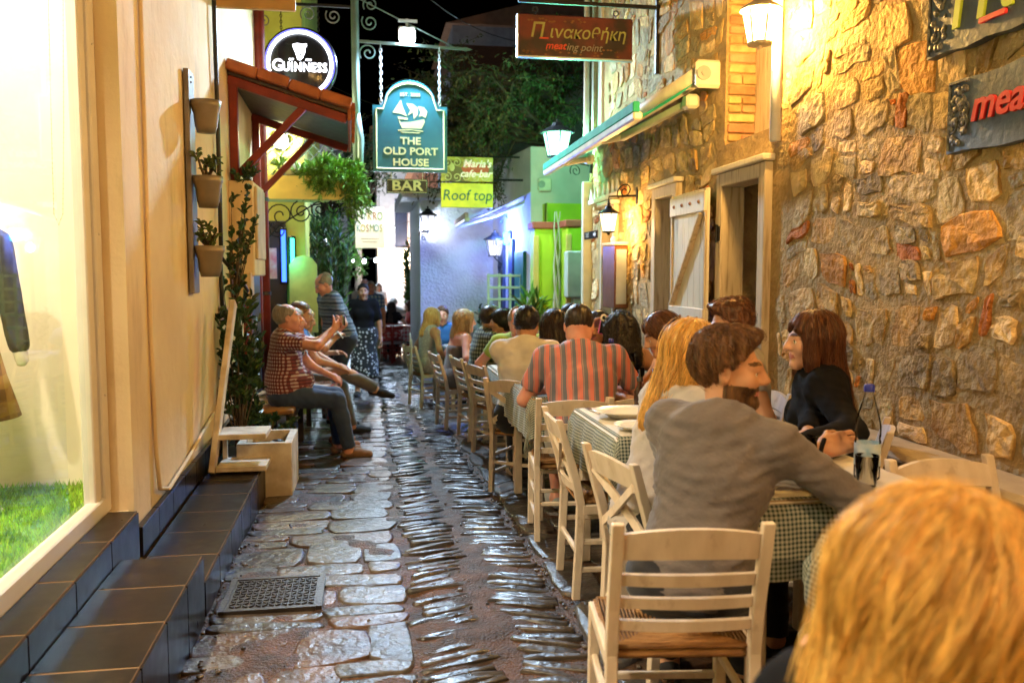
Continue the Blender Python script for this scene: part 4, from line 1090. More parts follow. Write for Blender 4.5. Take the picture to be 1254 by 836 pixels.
def hair_t(k):
    c = {'blond': ((.86, .54, .15), (.58, .31, .075)), 'brown': ((.22, .10, .04), (.09, .04, .017)), 'red': ((.16, .06, .026), (.07, .025, .012)), 'dark': ((.04, .024, .014), (.018, .01, .007)), 'black': ((.02, .015, .013), (.008, .007, .006)), 'grey': ((.34, .31, .28), (.2, .18, .16)), 'ash': ((.5, .38, .2), (.3, .2, .1)), 'white': ((.6, .58, .55), (.42, .4, .38))}[k]
    return M('combed ' + k + ' hair', c[0], .42, c2=c[1], scale=50, stretch=(1, 1, .12), attr='tint', spec=.5)
# ================================================================ CHAIRS, TABLES, TABLEWARE
cream = M('cream painted chair wood', (0.72, 0.60, 0.48), .5, c2=(0.62, 0.50, 0.38), scale=5, stretch=(4, 4, .8), bump=.12, bscale=60, bdist=.004, grime=((.36, .24, .14), 16, (1, 1, .5), .58, .78))
rush = M('woven rush', (0.42, 0.22, 0.08), .8, c2=(0.22, 0.10, 0.035), scale=40, stretch=(.3, 3, 1), bump=.8, bscale=90, bdist=.006)
redwood = M('red painted chair', (0.34, 0.035, 0.025), .45, var=.2)
def make_chair(name, kind, m=cream, cush=None):
    t = thing(name, 'x', 'chair', (0, 0, 0), None, True)
    hw = .19
    def post(e):
        mb = MB(); pts = [(-.185, 0, .034), (-.172, .25, .036), (-.165, .44, .038), (-.19, .58, .036), (-.232, .73, .032), (-.262, .845, .028)]
        vs = []; 
        for y, z, d in pts:
            for dx, dy in ((-.016, -d / 2), (.016, -d / 2), (.016, d / 2), (-.016, d / 2)): vs.append((e * hw + dx, y + dy, z))
        fs = [(3, 2, 1, 0)] + [(i * 4 + j, i * 4 + (j + 1) % 4, i * 4 + 4 + (j + 1) % 4, i * 4 + 4 + j) for i in range(len(pts) - 1) for j in range(4)] + [tuple(20 + j for j in range(4))]
        mb.add(vs, fs); o = part('back_post', mb, m, t); b = o.modifiers.new('round', 'BEVEL'); b.width = .004; b.segments = 2; b.limit_method = 'ANGLE'
    post(-1); post(1)
    for e in (-1, 1):
        mb = MB(); mb.bar((e * .195, .175, 0), (e * .192, .172, .445), .034, .034, (0, 1, 0), .004); part('front_leg', mb, m, t)
    def yb(z): return -.19 - (z - .60) * .28 if z > .6 else -.165 - (z - .44) * .16
    def rail(z0, z1, arch, name, bow=.022, th=.018):
        mb = MB(); n = 10; vs = []
        for i in range(n + 1):
            u = -1 + 2 * i / n; x = u * (hw - .014); b = bow * (1 - u * u); a = arch * (1 - u * u)
            for z, dz in ((z0, a * .35), (z1, a)):
                y = yb(z + dz) - b; vs += [(x, y - th / 2, z + dz), (x, y + th / 2, z + dz)]
        fs = []
        for i in range(n):
            o = i * 4; p = o + 4; fs += [(o, p, p + 2, o + 2), (o + 1, o + 3, p + 3, p + 1), (o + 2, p + 2, p + 3, o + 3), (o, o + 1, p + 1, p)]
        fs += [(0, 2, 3, 1), (n * 4, n * 4 + 1, n * 4 + 3, n * 4 + 2)]
        mb.add(vs, fs); part(name, mb, m, t)
    if kind == 'slat':
        rail(.735, .812, .022, 'top_rail'); rail(.655, .690, .004, 'back_slat'); rail(.585, .617, .004, 'back_slat'); rail(.517, .547, .004, 'back_slat')
    else:
        rail(.74, .815, .025, 'top_rail'); rail(.50, .54, .004, 'lower_rail')
        for e in (-1, 1):
            mb = MB(); pts = []
            n = 6
            for i in range(n + 1):
                f = i / n; x = e * (-.165 + .33 * f); z = .53 + .22 * f; pts.append((x, yb(z) - .012 - .006 * e, z))
            for i in range(n): mb.bar(pts[i], pts[i + 1], .034, .012, (0, -1, .2)) 
            part('cross_slat', mb, m, t)
    # woven seat: four trapezoids rising to the frame
    mb = MB(); zf = .452; n = 8; vs = []; 
    for j in range(n + 1):
        for i in range(n + 1):
            u, v = -1 + 2 * i / n, -1 + 2 * j / n; vs.append((u * (.19 + .006 * (v > 0)), .01 + v * .175, zf + .012 * (1 - (1 - abs(u)) * (1 - abs(v))) - .012 + .010 * math.cos(u * 9) * (abs(u) < abs(v)) * .1))
    fs = [(j * (n + 1) + i, j * (n + 1) + i + 1, (j + 1) * (n + 1) + i + 1, (j + 1) * (n + 1) + i) for j in range(n) for i in range(n)]
    mb.add(vs, fs); mb.box((0, .01, .432), (.37, .34, .03), .012)
    for k in range(17):
        f = 1 - k / 17.5; mb.tube([(a * .184 * f, .01 + b * .170 * f, .457 - .004 * (1 - f)) for a, b in ((-1, -1), (1, -1), (1, 1), (-1, 1))], .0062, 4, True)
    part('rush_seat', mb, rush if cush is None else cush, t, True)
    for e in (-1, 1):
        mb = MB(); mb.bar((e * .193, -.16, .425), (e * .193, .17, .425), .028, .045, (0, 0, 1), .004); part('seat_rail', mb, m, t)
        for z in (.14, .27): mb = MB(); mb.bar((e * .192, -.172, z), (e * .193, .172, z), .02, .024, (0, 0, 1), .004); part('stretcher', mb, m, t)
    mb = MB(); mb.bar((-.178, .174, .425), (.178, .174, .425), .026, .045, (0, 0, 1), .004); part('seat_rail', mb, m, t)
    for z in (.20, .32): mb = MB(); mb.bar((-.178, .174, z), (.178, .174, z), .02, .024, (0, 0, 1), .004); part('stretcher', mb, m, t)
    mb = MB(); mb.bar((-.175, -.175, .22), (.175, -.175, .22), .02, .024, (0, 0, 1), .004); part('stretcher', mb, m, t)
    return t
PROTO = {}
def chair(kind, x, y, face, label, group='cream tavern chairs', z=None, m=None, key=None, cush=None):
    k = key or kind
    loc = (x, y, (gz(y) if z is None else z) + .018)
    if k not in PROTO:
        t = make_chair('red_chair' if m else 'tavern_chair', kind, m or cream, cush); PROTO[k] = t; t.location = loc; t.rotation_euler = (0, 0, -face); t['label'] = label
    else: t = dup(PROTO[k], loc, -face, label)
    t['group'] = group; t.scale = (1, 1, .935)
    return t
twood = M('table wood', (0.40, 0.28, 0.16), .55, c2=(.28, .18, .1), scale=6, stretch=(1, 6, 6))
ging = pattern('green gingham cloth', 'gingham', (0.50, 0.50, 0.40), (0.022, 0.05, 0.045), n=70, axis='Y')
gingred = pattern('red checked cloth', 'gingham', (0.62, 0.55, 0.5), (0.42, 0.03, 0.04), n=12, axis='Y')
paper = M('white table paper', (0.66, 0.60, 0.50), .7, var=.05, bump=.1, bscale=12)
def table(name, label, x, y, sx, sy, zt=.75, cl=ging, overlay=True, hang=.24, group='tavern tables', rz=0.0, cseed=1):
    z0 = gz(y) + .012
    t = thing(name, label, 'table', (x, y, z0), group, True, rz)
    mb = MB(); mb.box((0, 0, zt - .015), (sx, sy, .03), .005); part('table_top', mb, twood, t)
    for a in (-1, 1):
        for b in (-1, 1): mb = MB(); mb.bar((a * (sx / 2 - .05), b * (sy / 2 - .05), 0), (a * (sx / 2 - .05), b * (sy / 2 - .05), zt - .03), .05, .05, (0, 1, 0), .005); part('leg', mb, cream, t)
    for b in (-1, 1): mb = MB(); mb.box((0, b * (sy / 2 - .05), zt - .075), (sx - .16, .022, .085)); part('apron', mb, cream, t)
    for a in (-1, 1): mb = MB(); mb.box((a * (sx / 2 - .05), 0, zt - .075), (.022, sy - .16, .085)); part('apron', mb, cream, t)
    def uvs(o, S1, S2, n):
        uv = o.data.uv_layers.new(name='UVMap'); li = [v for p in o.data.polygons for v in p.vertices]
        uv.data.foreach_set('uv', [x for v in li for x in ((-1 + 2 * (v % (n + 1)) / n) * S1, (-1 + 2 * (v // (n + 1)) / n) * S2)])
    def drape(S1, S2, ang, zz, hangk, n=26, amp=.018):
        mb = MB(); r_ = random.Random(cseed); ph = [r_.uniform(0, 6) for _ in range(4)]
        for j in range(n + 1):
            for i in range(n + 1):
                u, v = (-1 + 2 * i / n) * S1, (-1 + 2 * j / n) * S2
                X = u * math.cos(ang) - v * math.sin(ang); Y = u * math.sin(ang) + v * math.cos(ang)
                ox, oy = max(0, abs(X) - sx / 2), max(0, abs(Y) - sy / 2); dr = (ox ** 1.6 + oy ** 1.6) ** (1 / 1.6)
                wv = amp * min(1, dr / .1) * (math.sin(Y * 17 + ph[0]) * (ox > 0) + math.sin(X * 17 + ph[1]) * (oy > 0))
                x2 = math.copysign(min(abs(X), sx / 2 + .006 + .08 * ox) + abs(wv) * (ox > 0), X); y2 = math.copysign(min(abs(Y), sy / 2 + .006 + .08 * oy) + abs(wv) * (oy > 0), Y)
                mb.v.append((x2, y2, zt + zz - dr * .97)); mb.col.append((1, 1, 1))
        for j in range(n):
            for i in range(n): a = j * (n + 1) + i; mb.f.append((a, a + 1, a + n + 2, a + n + 1)); mb.mi.append(0)
        return mb
    c = part('tablecloth', drape(sx / 2 + hang, sy / 2 + hang, 0, .004, 1), cl, None, True); uvs(c, sx / 2 + hang, sy / 2 + hang, 26)
    c.location = t.location; c.rotation_euler = (0, 0, rz); tag(c, CLOTH.get(name + label, 'cloth') , 'tablecloth', 'cloths on the tavern tables')
    if overlay:
        o = part('paper_overlay', drape(sx / 2 + .015, sy / 2 + .015, 0, .008, 1, 18, .0), paper, c, True)
        o.matrix_parent_inverse = Matrix.Identity(4)
    return t, c
CLOTH = {}
T1, c1 = table('tavern_table', 'square table nearest the camera, in front of the man in the grey shirt', 1.42, 2.73, .64, .82, cseed=2)
T0, c0_ = table('tavern_table', 'table in front of the foreground blonde woman, mostly hidden by her head', 1.52, 1.66, .70, .72, cseed=12); c0_['label'] = 'checked cloth on the table hidden behind the foreground blonde head'
T2, c2 = table('tavern_table', 'square table with carafe, cruets and oval plate beside the empty cross-back chair', 1.40, 3.72, .80, .76, cseed=5)
T3, c3 = table('tavern_table', 'square table in front of the man in the pink striped shirt', 1.33, 5.22, .80, .80, overlay=False, cseed=3)
T4, c4 = table('tavern_table', 'square table between the navy striped woman and the man in the white tee', 1.40, 6.75, .8, .9, overlay=True, cseed=4)
T5, c5 = table('tavern_table', 'far tavern table in front of the man in the checked shirt', 1.42, 8.5, .75, 1.1, overlay=True, cseed=6)
T6, c6 = table('tavern_table', 'farthest cream tavern table, by the woman in the pale grey dress', 1.35, 10.9, .75, 1.0, overlay=True, cseed=7)
for c, l in ((c1, 'checked cloth under white paper on the table nearest the camera'), (c2, 'green gingham cloth with white paper on the table holding the carafe'), (c3, 'dark green gingham cloth whose corner hangs beside the striped shirt man'),
             (c4, 'checked cloth on the table behind the man in the white tee'), (c5, 'checked cloth on the table of the man in the checked shirt'), (c6, 'checked cloth on the farthest cream tavern table')): c['label'] = l
hpi = math.pi / 2
chair('slat', .835, 2.26, R(8), 'ladder-back chair in front, carrying the man in the grey shirt')
chair('cross', 1.08, 2.90, R(80), 'cross-back chair just behind the grey shirt man, under the blonde woman')
chair('cross', 1.07, 3.72, hpi + .04, 'empty cross-back chair pushed in at the table with the carafe')
chair('slat', 1.09, 4.58, R(6), 'ladder-back chair under the man in the pink striped shirt')
chair('slat', 1.42, 4.60, R(-4), 'ladder-back chair just right of the striped shirt man')
chair('cross', 1.08, 5.72, R(38), 'cross-back chair under the man in the white tee')
chair('slat', 1.12, 7.15, R(72), 'pale ladder-back chair between the white tee and the checked shirt, standing empty')
chair('slat', 1.08, 8.15, R(80), 'ladder-back chair under the man in the green checked shirt')
chair('slat', .93, 8.95, R(80), 'ladder-back chair under the bare-shouldered older blonde woman')
chair('slat', .76, 11.0, R(70), 'chair with a white cardigan hung over it, under the woman in grey')
chair('slat', 1.93, 2.34, math.pi - .05, 'empty ladder-back chair beside the stone wall, facing the camera')
chair('slat', 1.90, 3.34, -hpi + .55, 'ladder-back chair under the young woman in black')
chair('slat', 1.95, 4.4, -hpi, 'ladder-back chair against the wall under the woman in orange')

# ---------------------------------------------------------------- tableware
glass = pane_mat('thin glass', (.97, .98, .98), 1.25)
pet = pane_mat('bottle plastic', (.96, .98, .99), 1.16)
china = M('white china', (.74, .72, .68), .2, var=.03)
bluecap = M('blue cap', (.02, .03, .32), .35)
def bottle(label, p, h=.30, r=.040):
    t = thing('water_bottle', label, 'bottle', p, 'plastic water bottles', True)
    pr = [(.0, .003), (r * .8, .003), (r, .012), (r, h * .42), (r * .94, h * .45), (r, h * .48), (r, h * .58), (r * .8, h * .70), (r * .42, h * .86), (.014, h * .90), (.014, h * .95)]
    mb = MB(); mb.lathe(pr, (0, 0, 0), 18); part('bottle_body', mb, pet, t, True)
    mb = MB(); mb.lathe([(r * 1.01, h * .17), (r * 1.012, h * .40)], (0, 0, 0), 18); part('paper_label', mb, M('bottle label', (.62, .70, .76), .4, c2=(.25, .45, .65), scale=30), t, True)
    mb = MB(); mb.lathe([(.0165, h * .925), (.0165, h * .985), (.013, h), (0, h)], (0, 0, 0), 14); part('cap', mb, bluecap, t, True)
    return t
def tumbler(label, p, h=.10, r=.036, fill=None):
    t = thing('tumbler', label, 'glass', p, 'water tumblers', True)
    mb = MB(); mb.lathe([(0, .004), (r * .82, .004), (r, h), (r * .93, h), (r * .78, .014), (0, .014)], (0, 0, 0), 16); part('glass_body', mb, glass, t, True)
    if fill: mb = MB(); mb.lathe([(0, .0145), (r * .77, .0145), (r * .83, h * .45), (0, h * .45)], (0, 0, 0), 14); part('drink', mb, M('pale wine', (.85, .6, .12), .03, var=0, trans=.8, rvar=.01), t, True)
    return t
def wineglass(label, p, fill, h=.20):
    t = thing('wine_glass', label, 'glass', p, None, True)
    mb = MB(); mb.lathe([(.034, .002), (.012, .006), (.004, .012), (.004, h * .42), (.02, h * .50), (.038, h * .68), (.034, h), (.032, h), (.036, h * .68), (.018, h * .52), (0, h * .49)], (0, 0, 0), 16); part('glass_body', mb, glass, t, True)
    mb = MB(); mb.lathe([(0, h * .50), (.017, h * .525), (.0345, h * .68), (.034, h * .76), (0, h * .76)], (0, 0, 0), 14); part('wine', mb, fill, t, True)
    return t
def plate(label, p, r=.13, oval=1.0, deep=.0):
    t = tag(part('plate', MB().lathe([(0, .006), (r * .55, .006), (r * .7, .012 + deep), (r, .024 + deep), (r, .028 + deep), (r * .68, .017 + deep), (r * .5, .011), (0, .011)], (0, 0, 0), 28), china, None, True), label, 'plate', 'china plates')
    t.location = p; t.scale = (oval, 1, 1); return t
tz = .012 + .75 + .009
def tp(px, py, y=None, zo=tz):       # surveyed spot on a table top
    d = ray(px, py); k = (zo - CAM_H) / d.z; return _C + d * k
bottle('water bottle with blue cap on the table nearest the camera', tp(1061, 588), .31)
b = tp(1040, 603); 
fr_ = M('red stew', (.30, .03, .012), .25, c2=(.2, .05, .01), scale=30)
t = thing('serving_bowl', 'white bowl of red sauce in front of the grey shirt man', 'bowl', Vector((1.37, 2.47, tz)), None, True)
mb = MB(); mb.lathe([(0, .004), (.05, .004), (.095, .05), (.10, .055), (.09, .05), (.045, .012), (0, .012)], (0, 0, 0), 28); part('bowl_body', mb, china, t, True)
mb = MB(); mb.lathe([(.082, .041), (.04, .044), (0, .044)], (0, 0, 0), 20); part('sauce', mb, fr_, t, True)
wineglass('stemmed glass of red wine beside the serving bowl', Vector((1.30, 2.38, tz)), M('red wine', (.25, .01, .01), .05, var=0, trans=.6), .17)
tumbler('clear tumbler on the near table behind the bowl', Vector((1.52, 2.66, tz)))
tumbler('clear tumbler at the right edge of the near table, by the blonde head', Vector((1.52, 2.40, tz)))
plate('white plate on the near table beside the water bottle', Vector((1.60, 2.84, tz)), .11)
cr = thing('cruet_set', 'dark cruet set with two shakers beside the foreground blonde head', 'cruet', Vector((1.40, 1.95, tz)), None, True)
mb = MB(); mb.box((0, 0, .012), (.11, .06, .022), .004); mb.bar((0, 0, .02), (0, 0, .14), .008, .008, (0, 1, 0)); part('tray', mb, twood, cr)
for e in (-1, 1):
    mb = MB(); mb.lathe([(0, .023), (.018, .023), (.02, .07), (.012, .088), (0, .088)], (e * .03, 0, 0), 12); k = part('shaker', mb, M('brown glass', (.12, .05, .02), .15, trans=.4), cr, True)
    mb = MB(); mb.lathe([(.0135, .085), (.0135, .105), (0, .11)], (e * .03, 0, 0), 12); part('shaker_lid', mb, iron, k, True)
def menu(label, p, rz):
    t = thing('folded_napkin', label, 'napkin', p, 'folded paper napkins', True, rz); w, h = .16, .11
    for e in (-1, 1):
        mb = MB(); mb.add([(-w / 2, e * .045, 0), (w / 2, e * .045, 0), (w / 2, e * .002, h), (-w / 2, e * .002, h), (-w / 2, e * .048, 0), (w / 2, e * .048, 0), (w / 2, e * .004, h + .001), (-w / 2, e * .004, h + .001)],
                          [(0, 1, 2, 3), (4, 7, 6, 5), (0, 4, 5, 1), (1, 5, 6, 2), (2, 6, 7, 3), (3, 7, 4, 0)]); part('leaf', mb, paper, t)
menu('white folded napkin standing behind the dark cruet set', Vector((1.46, 1.88, tz)), .5)
menu('white folded napkin standing beside the carafe', Vector((1.42, 3.86, tz)), .9)
plate('large oval white plate on the table with the carafe', Vector((1.18, 3.75, tz)), .13, 1.35, .012)
plate('small white plate at the near edge of the table with the carafe', Vector((1.12, 3.45, tz)), .1)
def cruet(label, p, c):
    t = thing('cruet_bottle', label, 'bottle', p, 'oil and vinegar bottles', True)
    mb = MB(); mb.lathe([(0, .002), (.026, .002), (.027, .09), (.012, .115), (.011, .14)], (0, 0, 0), 14); part('bottle_body', mb, M('oil ' + label[:4], c, .06, var=.05, trans=.65), t, True)
    mb = MB(); mb.lathe([(.014, .138), (.014, .158), (.006, .162), (.003, .195), (0, .195)], (0, 0, 0), 12); part('pourer', mb, M('black stopper', (.02, .02, .02), .4), t, True)
cruet('dark vinegar bottle with black pourer beside the carafe', Vector((1.30, 3.98, tz)), (.07, .03, .015))
cruet('orange oil bottle with black pourer beside the carafe', Vector((1.375, 4.0, tz)), (.65, .25, .03))
cf = thing('carafe', 'clear glass carafe with flared lip among the plates', 'carafe', Vector((1.52, 3.78, tz)), None, True)
mb = MB(); mb.lathe([(0, .003), (.05, .003), (.055, .03), (.05, .09), (.026, .15), (.024, .19), (.04, .235), (.038, .235), (.021, .19), (.023, .15), (.046, .09), (.05, .03), (0, .012)], (0, 0, 0), 20); part('carafe_body', mb, glass, cf, True)
bottle('water bottle with blue cap behind the glass carafe', Vector((1.62, 4.0, tz)), .30)
tumbler('tumbler with pale wine on the table with the carafe', Vector((1.30, 3.52, tz)), .085, .036, True)
tumbler('empty tumbler behind the pale wine on the carafe table', Vector((1.38, 3.62, tz)), .11, .036)
tumbler('empty tumbler beside the oval plate on the carafe table', Vector((1.33, 3.70, tz)), .10, .034)
wineglass('tall stemmed glass of white wine beside the striped shirt man', Vector((1.56, 4.98, gz(5) + tz)), M('white wine', (.8, .6, .15), .05, var=0, trans=.8), .22)
bottle('water bottle with blue cap beside the navy striped woman', Vector((1.5, 6.5, gz(6.5) + tz)), .3)

# what else stands about on the tables
def cutlery(label, p, rz):
    t = thing('fork', label, 'fork', p, 'table forks', True, rz); st = M('steel', (.6, .6, .6), .25, metal=1, var=.02)
    mb = MB(); mb.box((0, -.03, .004), (.008, .12, .004), .001); part('handle', mb, st, t)
    mb = MB()
    for e in (-.009, -.003, .003, .009): mb.box((e, .065, .006), (.003, .045, .003))
    mb.box((0, .037, .005), (.022, .014, .003)); part('tines', mb, st, t)
SP_ = [(T3, 5.22, 1.33, 'the table before the striped shirt man'), (T4, 6.75, 1.40, 'the table behind the white tee'), (T5, 8.5, 1.42, 'the table of the checked shirt man'), (T6, 10.9, 1.35, 'the farthest cream table')]
for T, y, x, w in SP_:
    z = gz(y) + .012 + .75 + .009
    plate('white plate at the near end of ' + w, Vector((x - .1, y - .22, z)), .12); plate('white plate at the far end of ' + w, Vector((x + .12, y + .2, z)), .12)
    tumbler('tumbler standing in the middle of ' + w, Vector((x - .2, y + .05, z))); bottle('water bottle in the middle of ' + w, Vector((x + .18, y - .02, z)), .3)
    menu('folded napkin on ' + w, Vector((x + .05, y + .05, z)), .7)
cutlery('fork beside the small plate on the carafe table', Vector((1.24, 3.44, tz)), .3); cutlery('fork beside the oval plate on the carafe table', Vector((1.06, 3.95, tz)), .1)
cutlery('fork on the near table beside the serving bowl', Vector((1.22, 2.55, tz)), -.6)
plate('white plate with leftovers in front of the reaching blonde', Vector((1.27, 2.95, tz)), .12)
# ================================================================ THE PEOPLE
black_c = M('black cotton', (.010, .0095, .011), .95, var=.1, scale=12, bump=.2, bscale=200, bdist=.003, spec=.1); greyshirt = M('grey linen shirt', (.125, .105, .102), .9, var=.08, scale=12, bump=.55, bscale=11, bdist=.03, spec=.2, sheen=.2); orange_c = cloth('orange cotton', (.72, .26, .035), var=.15)
white_c = cloth('white cotton', (.62, .60, .58)); greytee = cloth('pale grey tee', (.42, .38, .36)); denim = cloth('blue denim', (.035, .06, .13)); darktr = cloth('dark trousers', (.02, .02, .025))
grytr = cloth('taupe trousers', (.13, .115, .10)); bluetee = cloth('blue tee', (.03, .12, .34)); khaki = cloth('khaki shorts', (.22, .2, .17)); cardi = cloth('white cardigan', (.6, .58, .52))
stripe_p = pattern('pink and grey striped shirt', 'stripe', (.62, .19, .15), (.15, .15, .18), (.4, .25, .24), n=17)
navy_s = pattern('navy striped jersey', 'stripe', (.62, .62, .66), (.02, .03, .14), n=42, axis='Z')
checkg = pattern('green checked shirt', 'check', (.30, .33, .24), (.07, .09, .07), (.02, .025, .022), n=26, n2=26)
checkr = pattern('fine red check shirt', 'check', (.62, .52, .52), (.24, .06, .08), (.10, .03, .05), n=34, n2=34)
checkb = pattern('blue check shirt', 'check', (.5, .6, .75), (.12, .25, .55), (.08, .15, .4), n=14, n2=14)
polo = pattern('slate striped polo', 'stripe', (.10, .14, .21), (.03, .045, .08), (.32, .36, .42), n=13, axis='Z')
floral = pattern('floral print', 'flowers', (.55, .5, .46), (.5, .12, .12), (.15, .2, .3), n=16)
bwprint = pattern('black and white print', 'flowers', (.02, .02, .02), (.5, .5, .5), n=22)
greydress = pattern('pale grey print dress', 'flowers', (.36, .38, .38), (.5, .52, .5), n=30)
def wl(loc, face, p):
    dx, dy = p[0] - loc[0], p[1] - loc[1]; c, s_ = math.cos(face), math.sin(face)
    return (dx * c - dy * s_, dx * s_ + dy * c, p[2] - loc[2])
def folk(label, x, y, face, d=None, z=None, rhw=None, lhw=None, **k):
    loc = (x, y, gz(y) + .018 if z is None else z); d = d or math.hypot(x, y)
    if rhw: k['rh'] = wl(loc, face, rhw)
    if lhw: k['lh'] = wl(loc, face, lhw)
    k.setdefault('res', min(.03, max(.0105, .0030 * d))); k.setdefault('fine', min(.011, max(.0042, .0014 * d)))
    st = k.get('style', 'short')
    if d < 10 and 'stands' not in k and st not in ('none', 'ring', 'thin'):
        k['stands'] = (800, .045, .0013, (0, -.6, -.35), .007) if st in ('short', 'quiff') else (1000, .14, .0013, (0, -.3, -1), .007)
    elif d < 10 and st in ('ring', 'thin'): k['stands'] = (500, .03, .001, (0, -.6, -.5), .004)
    return person(label, loc, face, **k)
# --- diners on the right, nearest first
folk('blonde woman in the right foreground, back of her head to the camera', .50, .78, R(58), sit=.355, lean=.26, size=.96, fem=True, hair='blond', style='long', hairlen=.36, vol=1.22, top=black_c, bottom=darktr, skin=skin_pink,
     rhw=(1.2, 1.36, .80), lhw=(1.0, 1.5, .80), head=(-R(38), -.12, 0), stands=(8500, .26, .0009, (0, -.45, -1), .005), res=.014, hh=.005)
folk('bearded man in a grey long-sleeved shirt on the front chair', .93, 2.34, R(26), lean=.20, side=.17, twist=-.28, size=.96, wrk=.9, hair='brown', style='quiff', beard=True, top=greyshirt, sleeve=1.55, collar=True, bottom=darktr, skin=skin_tan, shoes=shoe_m,
     rhw=(1.33, 2.44, .81), lhw=(1.22, 2.66, .80), rel=(1, -.5, -.5), head=(-R(93), -.06, .04), head_drop=-.018, stands=(3500, .05, .0008, (0, -.6, .5), .006), res=.009, rf=(.16, .40, 0))
folk('long-haired young woman in black seated by the stone wall', 1.90, 3.30, R(-68), lean=.06, size=.965, fem=True, hair='red', style='long', hairlen=.36, top=black_c, sleeve=1.9, bottom=darktr, skin=skin_fair, shoes=shoe_m,
     rhw=(1.66, 3.02, .80), lhw=(1.56, 2.92, .80), head=(R(14), -.04, 0), stands=(3500, .24, .0008, (0, -.1, -1), .004))
folk('blonde woman in a grey tee reaching over the near table', 1.00, 2.92, R(80), lean=.20, size=.97, fem=True, hair='blond', style='long', hairlen=.26, top=greytee, sleeve=.5, bottom=darktr, skin=skin_tan, shoes=shoe_m,
     rhw=(1.46, 2.56, .86), lhw=(1.36, 3.0, .79), head=(.1, -.15, 0), rel=(.4, -.6, -.7), curl=(.75, .5), stands=(3000, .18, .0009, (0, -.3, -1), .005), res=.0115)
e_ = at(905, 392, 4.05)
folk('brown-haired man half hidden behind the bearded man', 1.86, 3.95, R(-80), lean=.1, size=1.0, hair='red', style='quiff', top=greytee, bottom=darktr, skin=skin_tan, head=(.2, -.2, 0), legs=False)
folk('woman in an orange top looking down, brown ponytail', 1.84, 4.62, R(-82), lean=.24, size=.95, fem=True, hair='red', style='tail', top=orange_c, sleeve=.8, bottom=darktr, skin=skin_tan, shoes=shoe_m, head=(.1, -.45, 0), rhw=(1.45, 4.9, .72), lhw=(1.42, 4.75, .72))
folk('man in a pink and grey striped shirt with his back to the camera', 1.18, 4.60, R(8), lean=.32, size=1.03, build=1.12, hair='dark', style='thin', top=stripe_p, sleeve=.7, collar=True, bottom=khaki, leg=1.05, skin=skin_pink, shoes=cloth('grey trainers', (.3, .3, .3)),
     head=(-.15, -.62, 0), rhw=(1.42, 5.0, .74), lhw=(1.12, 5.05, .74), res=.012)
folk('woman with long black hair and a bare back in a black strap dress', 1.60, 5.30, R(15), lean=.18, size=.93, fem=True, hair='black', style='curly', hairlen=.22, top=black_c, sleeve=0, strap=True, skirt=(black_c, 1.0), skin=skin_tan, head=(.3, -.25, 0), legs=False)
ph = folk('dark-haired girl behind the bare-backed woman, holding up a pink phone', 1.66, 6.0, R(-150), lean=.1, size=.93, fem=True, hair='black', style='bob', top=black_c, skin=skin_tan, head=(0, -.1, 0), rhw=(1.50, 5.72, 1.06), rel=(1, .2, -.8), legs=False)
folk('man in a white tee with dark hair bent over his table', 1.03, 5.68, R(18), lean=.26, size=1.0, hair='black', style='short', top=white_c, sleeve=.55, bottom=darktr, skin=skin_tan, shoes=shoe_m, head=(-.1, -.3, 0), rhw=(1.4, 6.15, .72), lhw=(1.2, 6.25, .72))
folk('woman in a navy striped jersey with a dark bob', 1.38, 6.22, R(2), lean=.1, size=.94, fem=True, hair='dark', style='bob', top=navy_s, sleeve=.6, bottom=darktr, skin=skin_fair, head=(.1, -.1, 0), legs=False)
folk('dark-haired man behind the navy jersey, hands clasped at his chin', 1.78, 6.95, R(-85), lean=.12, size=1.0, hair='black', style='short', top=greytee, skin=skin_pink, head=(.1, -.1, 0), rhw=(1.52, 6.95, .98), lhw=(1.52, 6.85, .98), legs=False)
folk('balding man with a grey fringe leaning in behind the white tee', 1.33, 7.36, R(-160), lean=.22, size=1.0, hair='grey', style='ring', top=cloth('lime tee', (.35, .5, .08)), skin=skin_pink, head=(.2, -.45, 0), legs=False)
folk('dark-haired woman in profile left of the balding man', 1.34, 8.02, R(-100), lean=.1, size=.95, fem=True, hair='black', style='bun', top=cloth('purple top', (.2, .06, .2)), skin=skin_tan, head=(-.3, -.1, 0), legs=False)
folk('woman with long ash hair seated beyond the checked shirt', 1.38, 9.25, R(-140), lean=.08, size=.95, fem=True, hair='ash', style='long', top=white_c, sleeve=.6, skin=skin_fair, head=(.6, -.05, 0), legs=False)
folk('man in a green checked shirt seated sideways', 1.04, 8.15, R(78), lean=.16, size=1.0, hair='dark', style='short', top=checkg, sleeve=.9, collar=True, bottom=darktr, skin=skin_tan, shoes=shoe_m, head=(-.05, -.05, 0), rhw=(1.38, 8.0, .62), lhw=(1.36, 8.4, .62))
folk('older blonde woman with bare shoulders beside the checked shirt', .89, 8.95, R(78), lean=.14, size=.95, fem=True, hair='ash', style='bob', top=cloth('taupe dress', (.12, .1, .09)), sleeve=0, strap=True, skirt=(cloth('taupe dress', (.12, .1, .09)), 1.1), skin=skin_pink, shoes=shoe_m, head=(-.1, -.1, 0))
folk('woman in a pale grey sleeveless dress with long blond hair', .74, 10.98, R(68), lean=.1, size=.97, fem=True, hair='blond', style='long', hairlen=.22, top=greydress, sleeve=0, skirt=(greydress, 1.3), skin=skin_tan, shoes=shoe_m, head=(-.1, -.05, 0))
folk('man half hidden behind the woman in the pale grey dress', 1.02, 11.75, R(-170), lean=.08, size=1.0, hair='brown', style='short', top=bluetee, skin=skin_pink, legs=False)
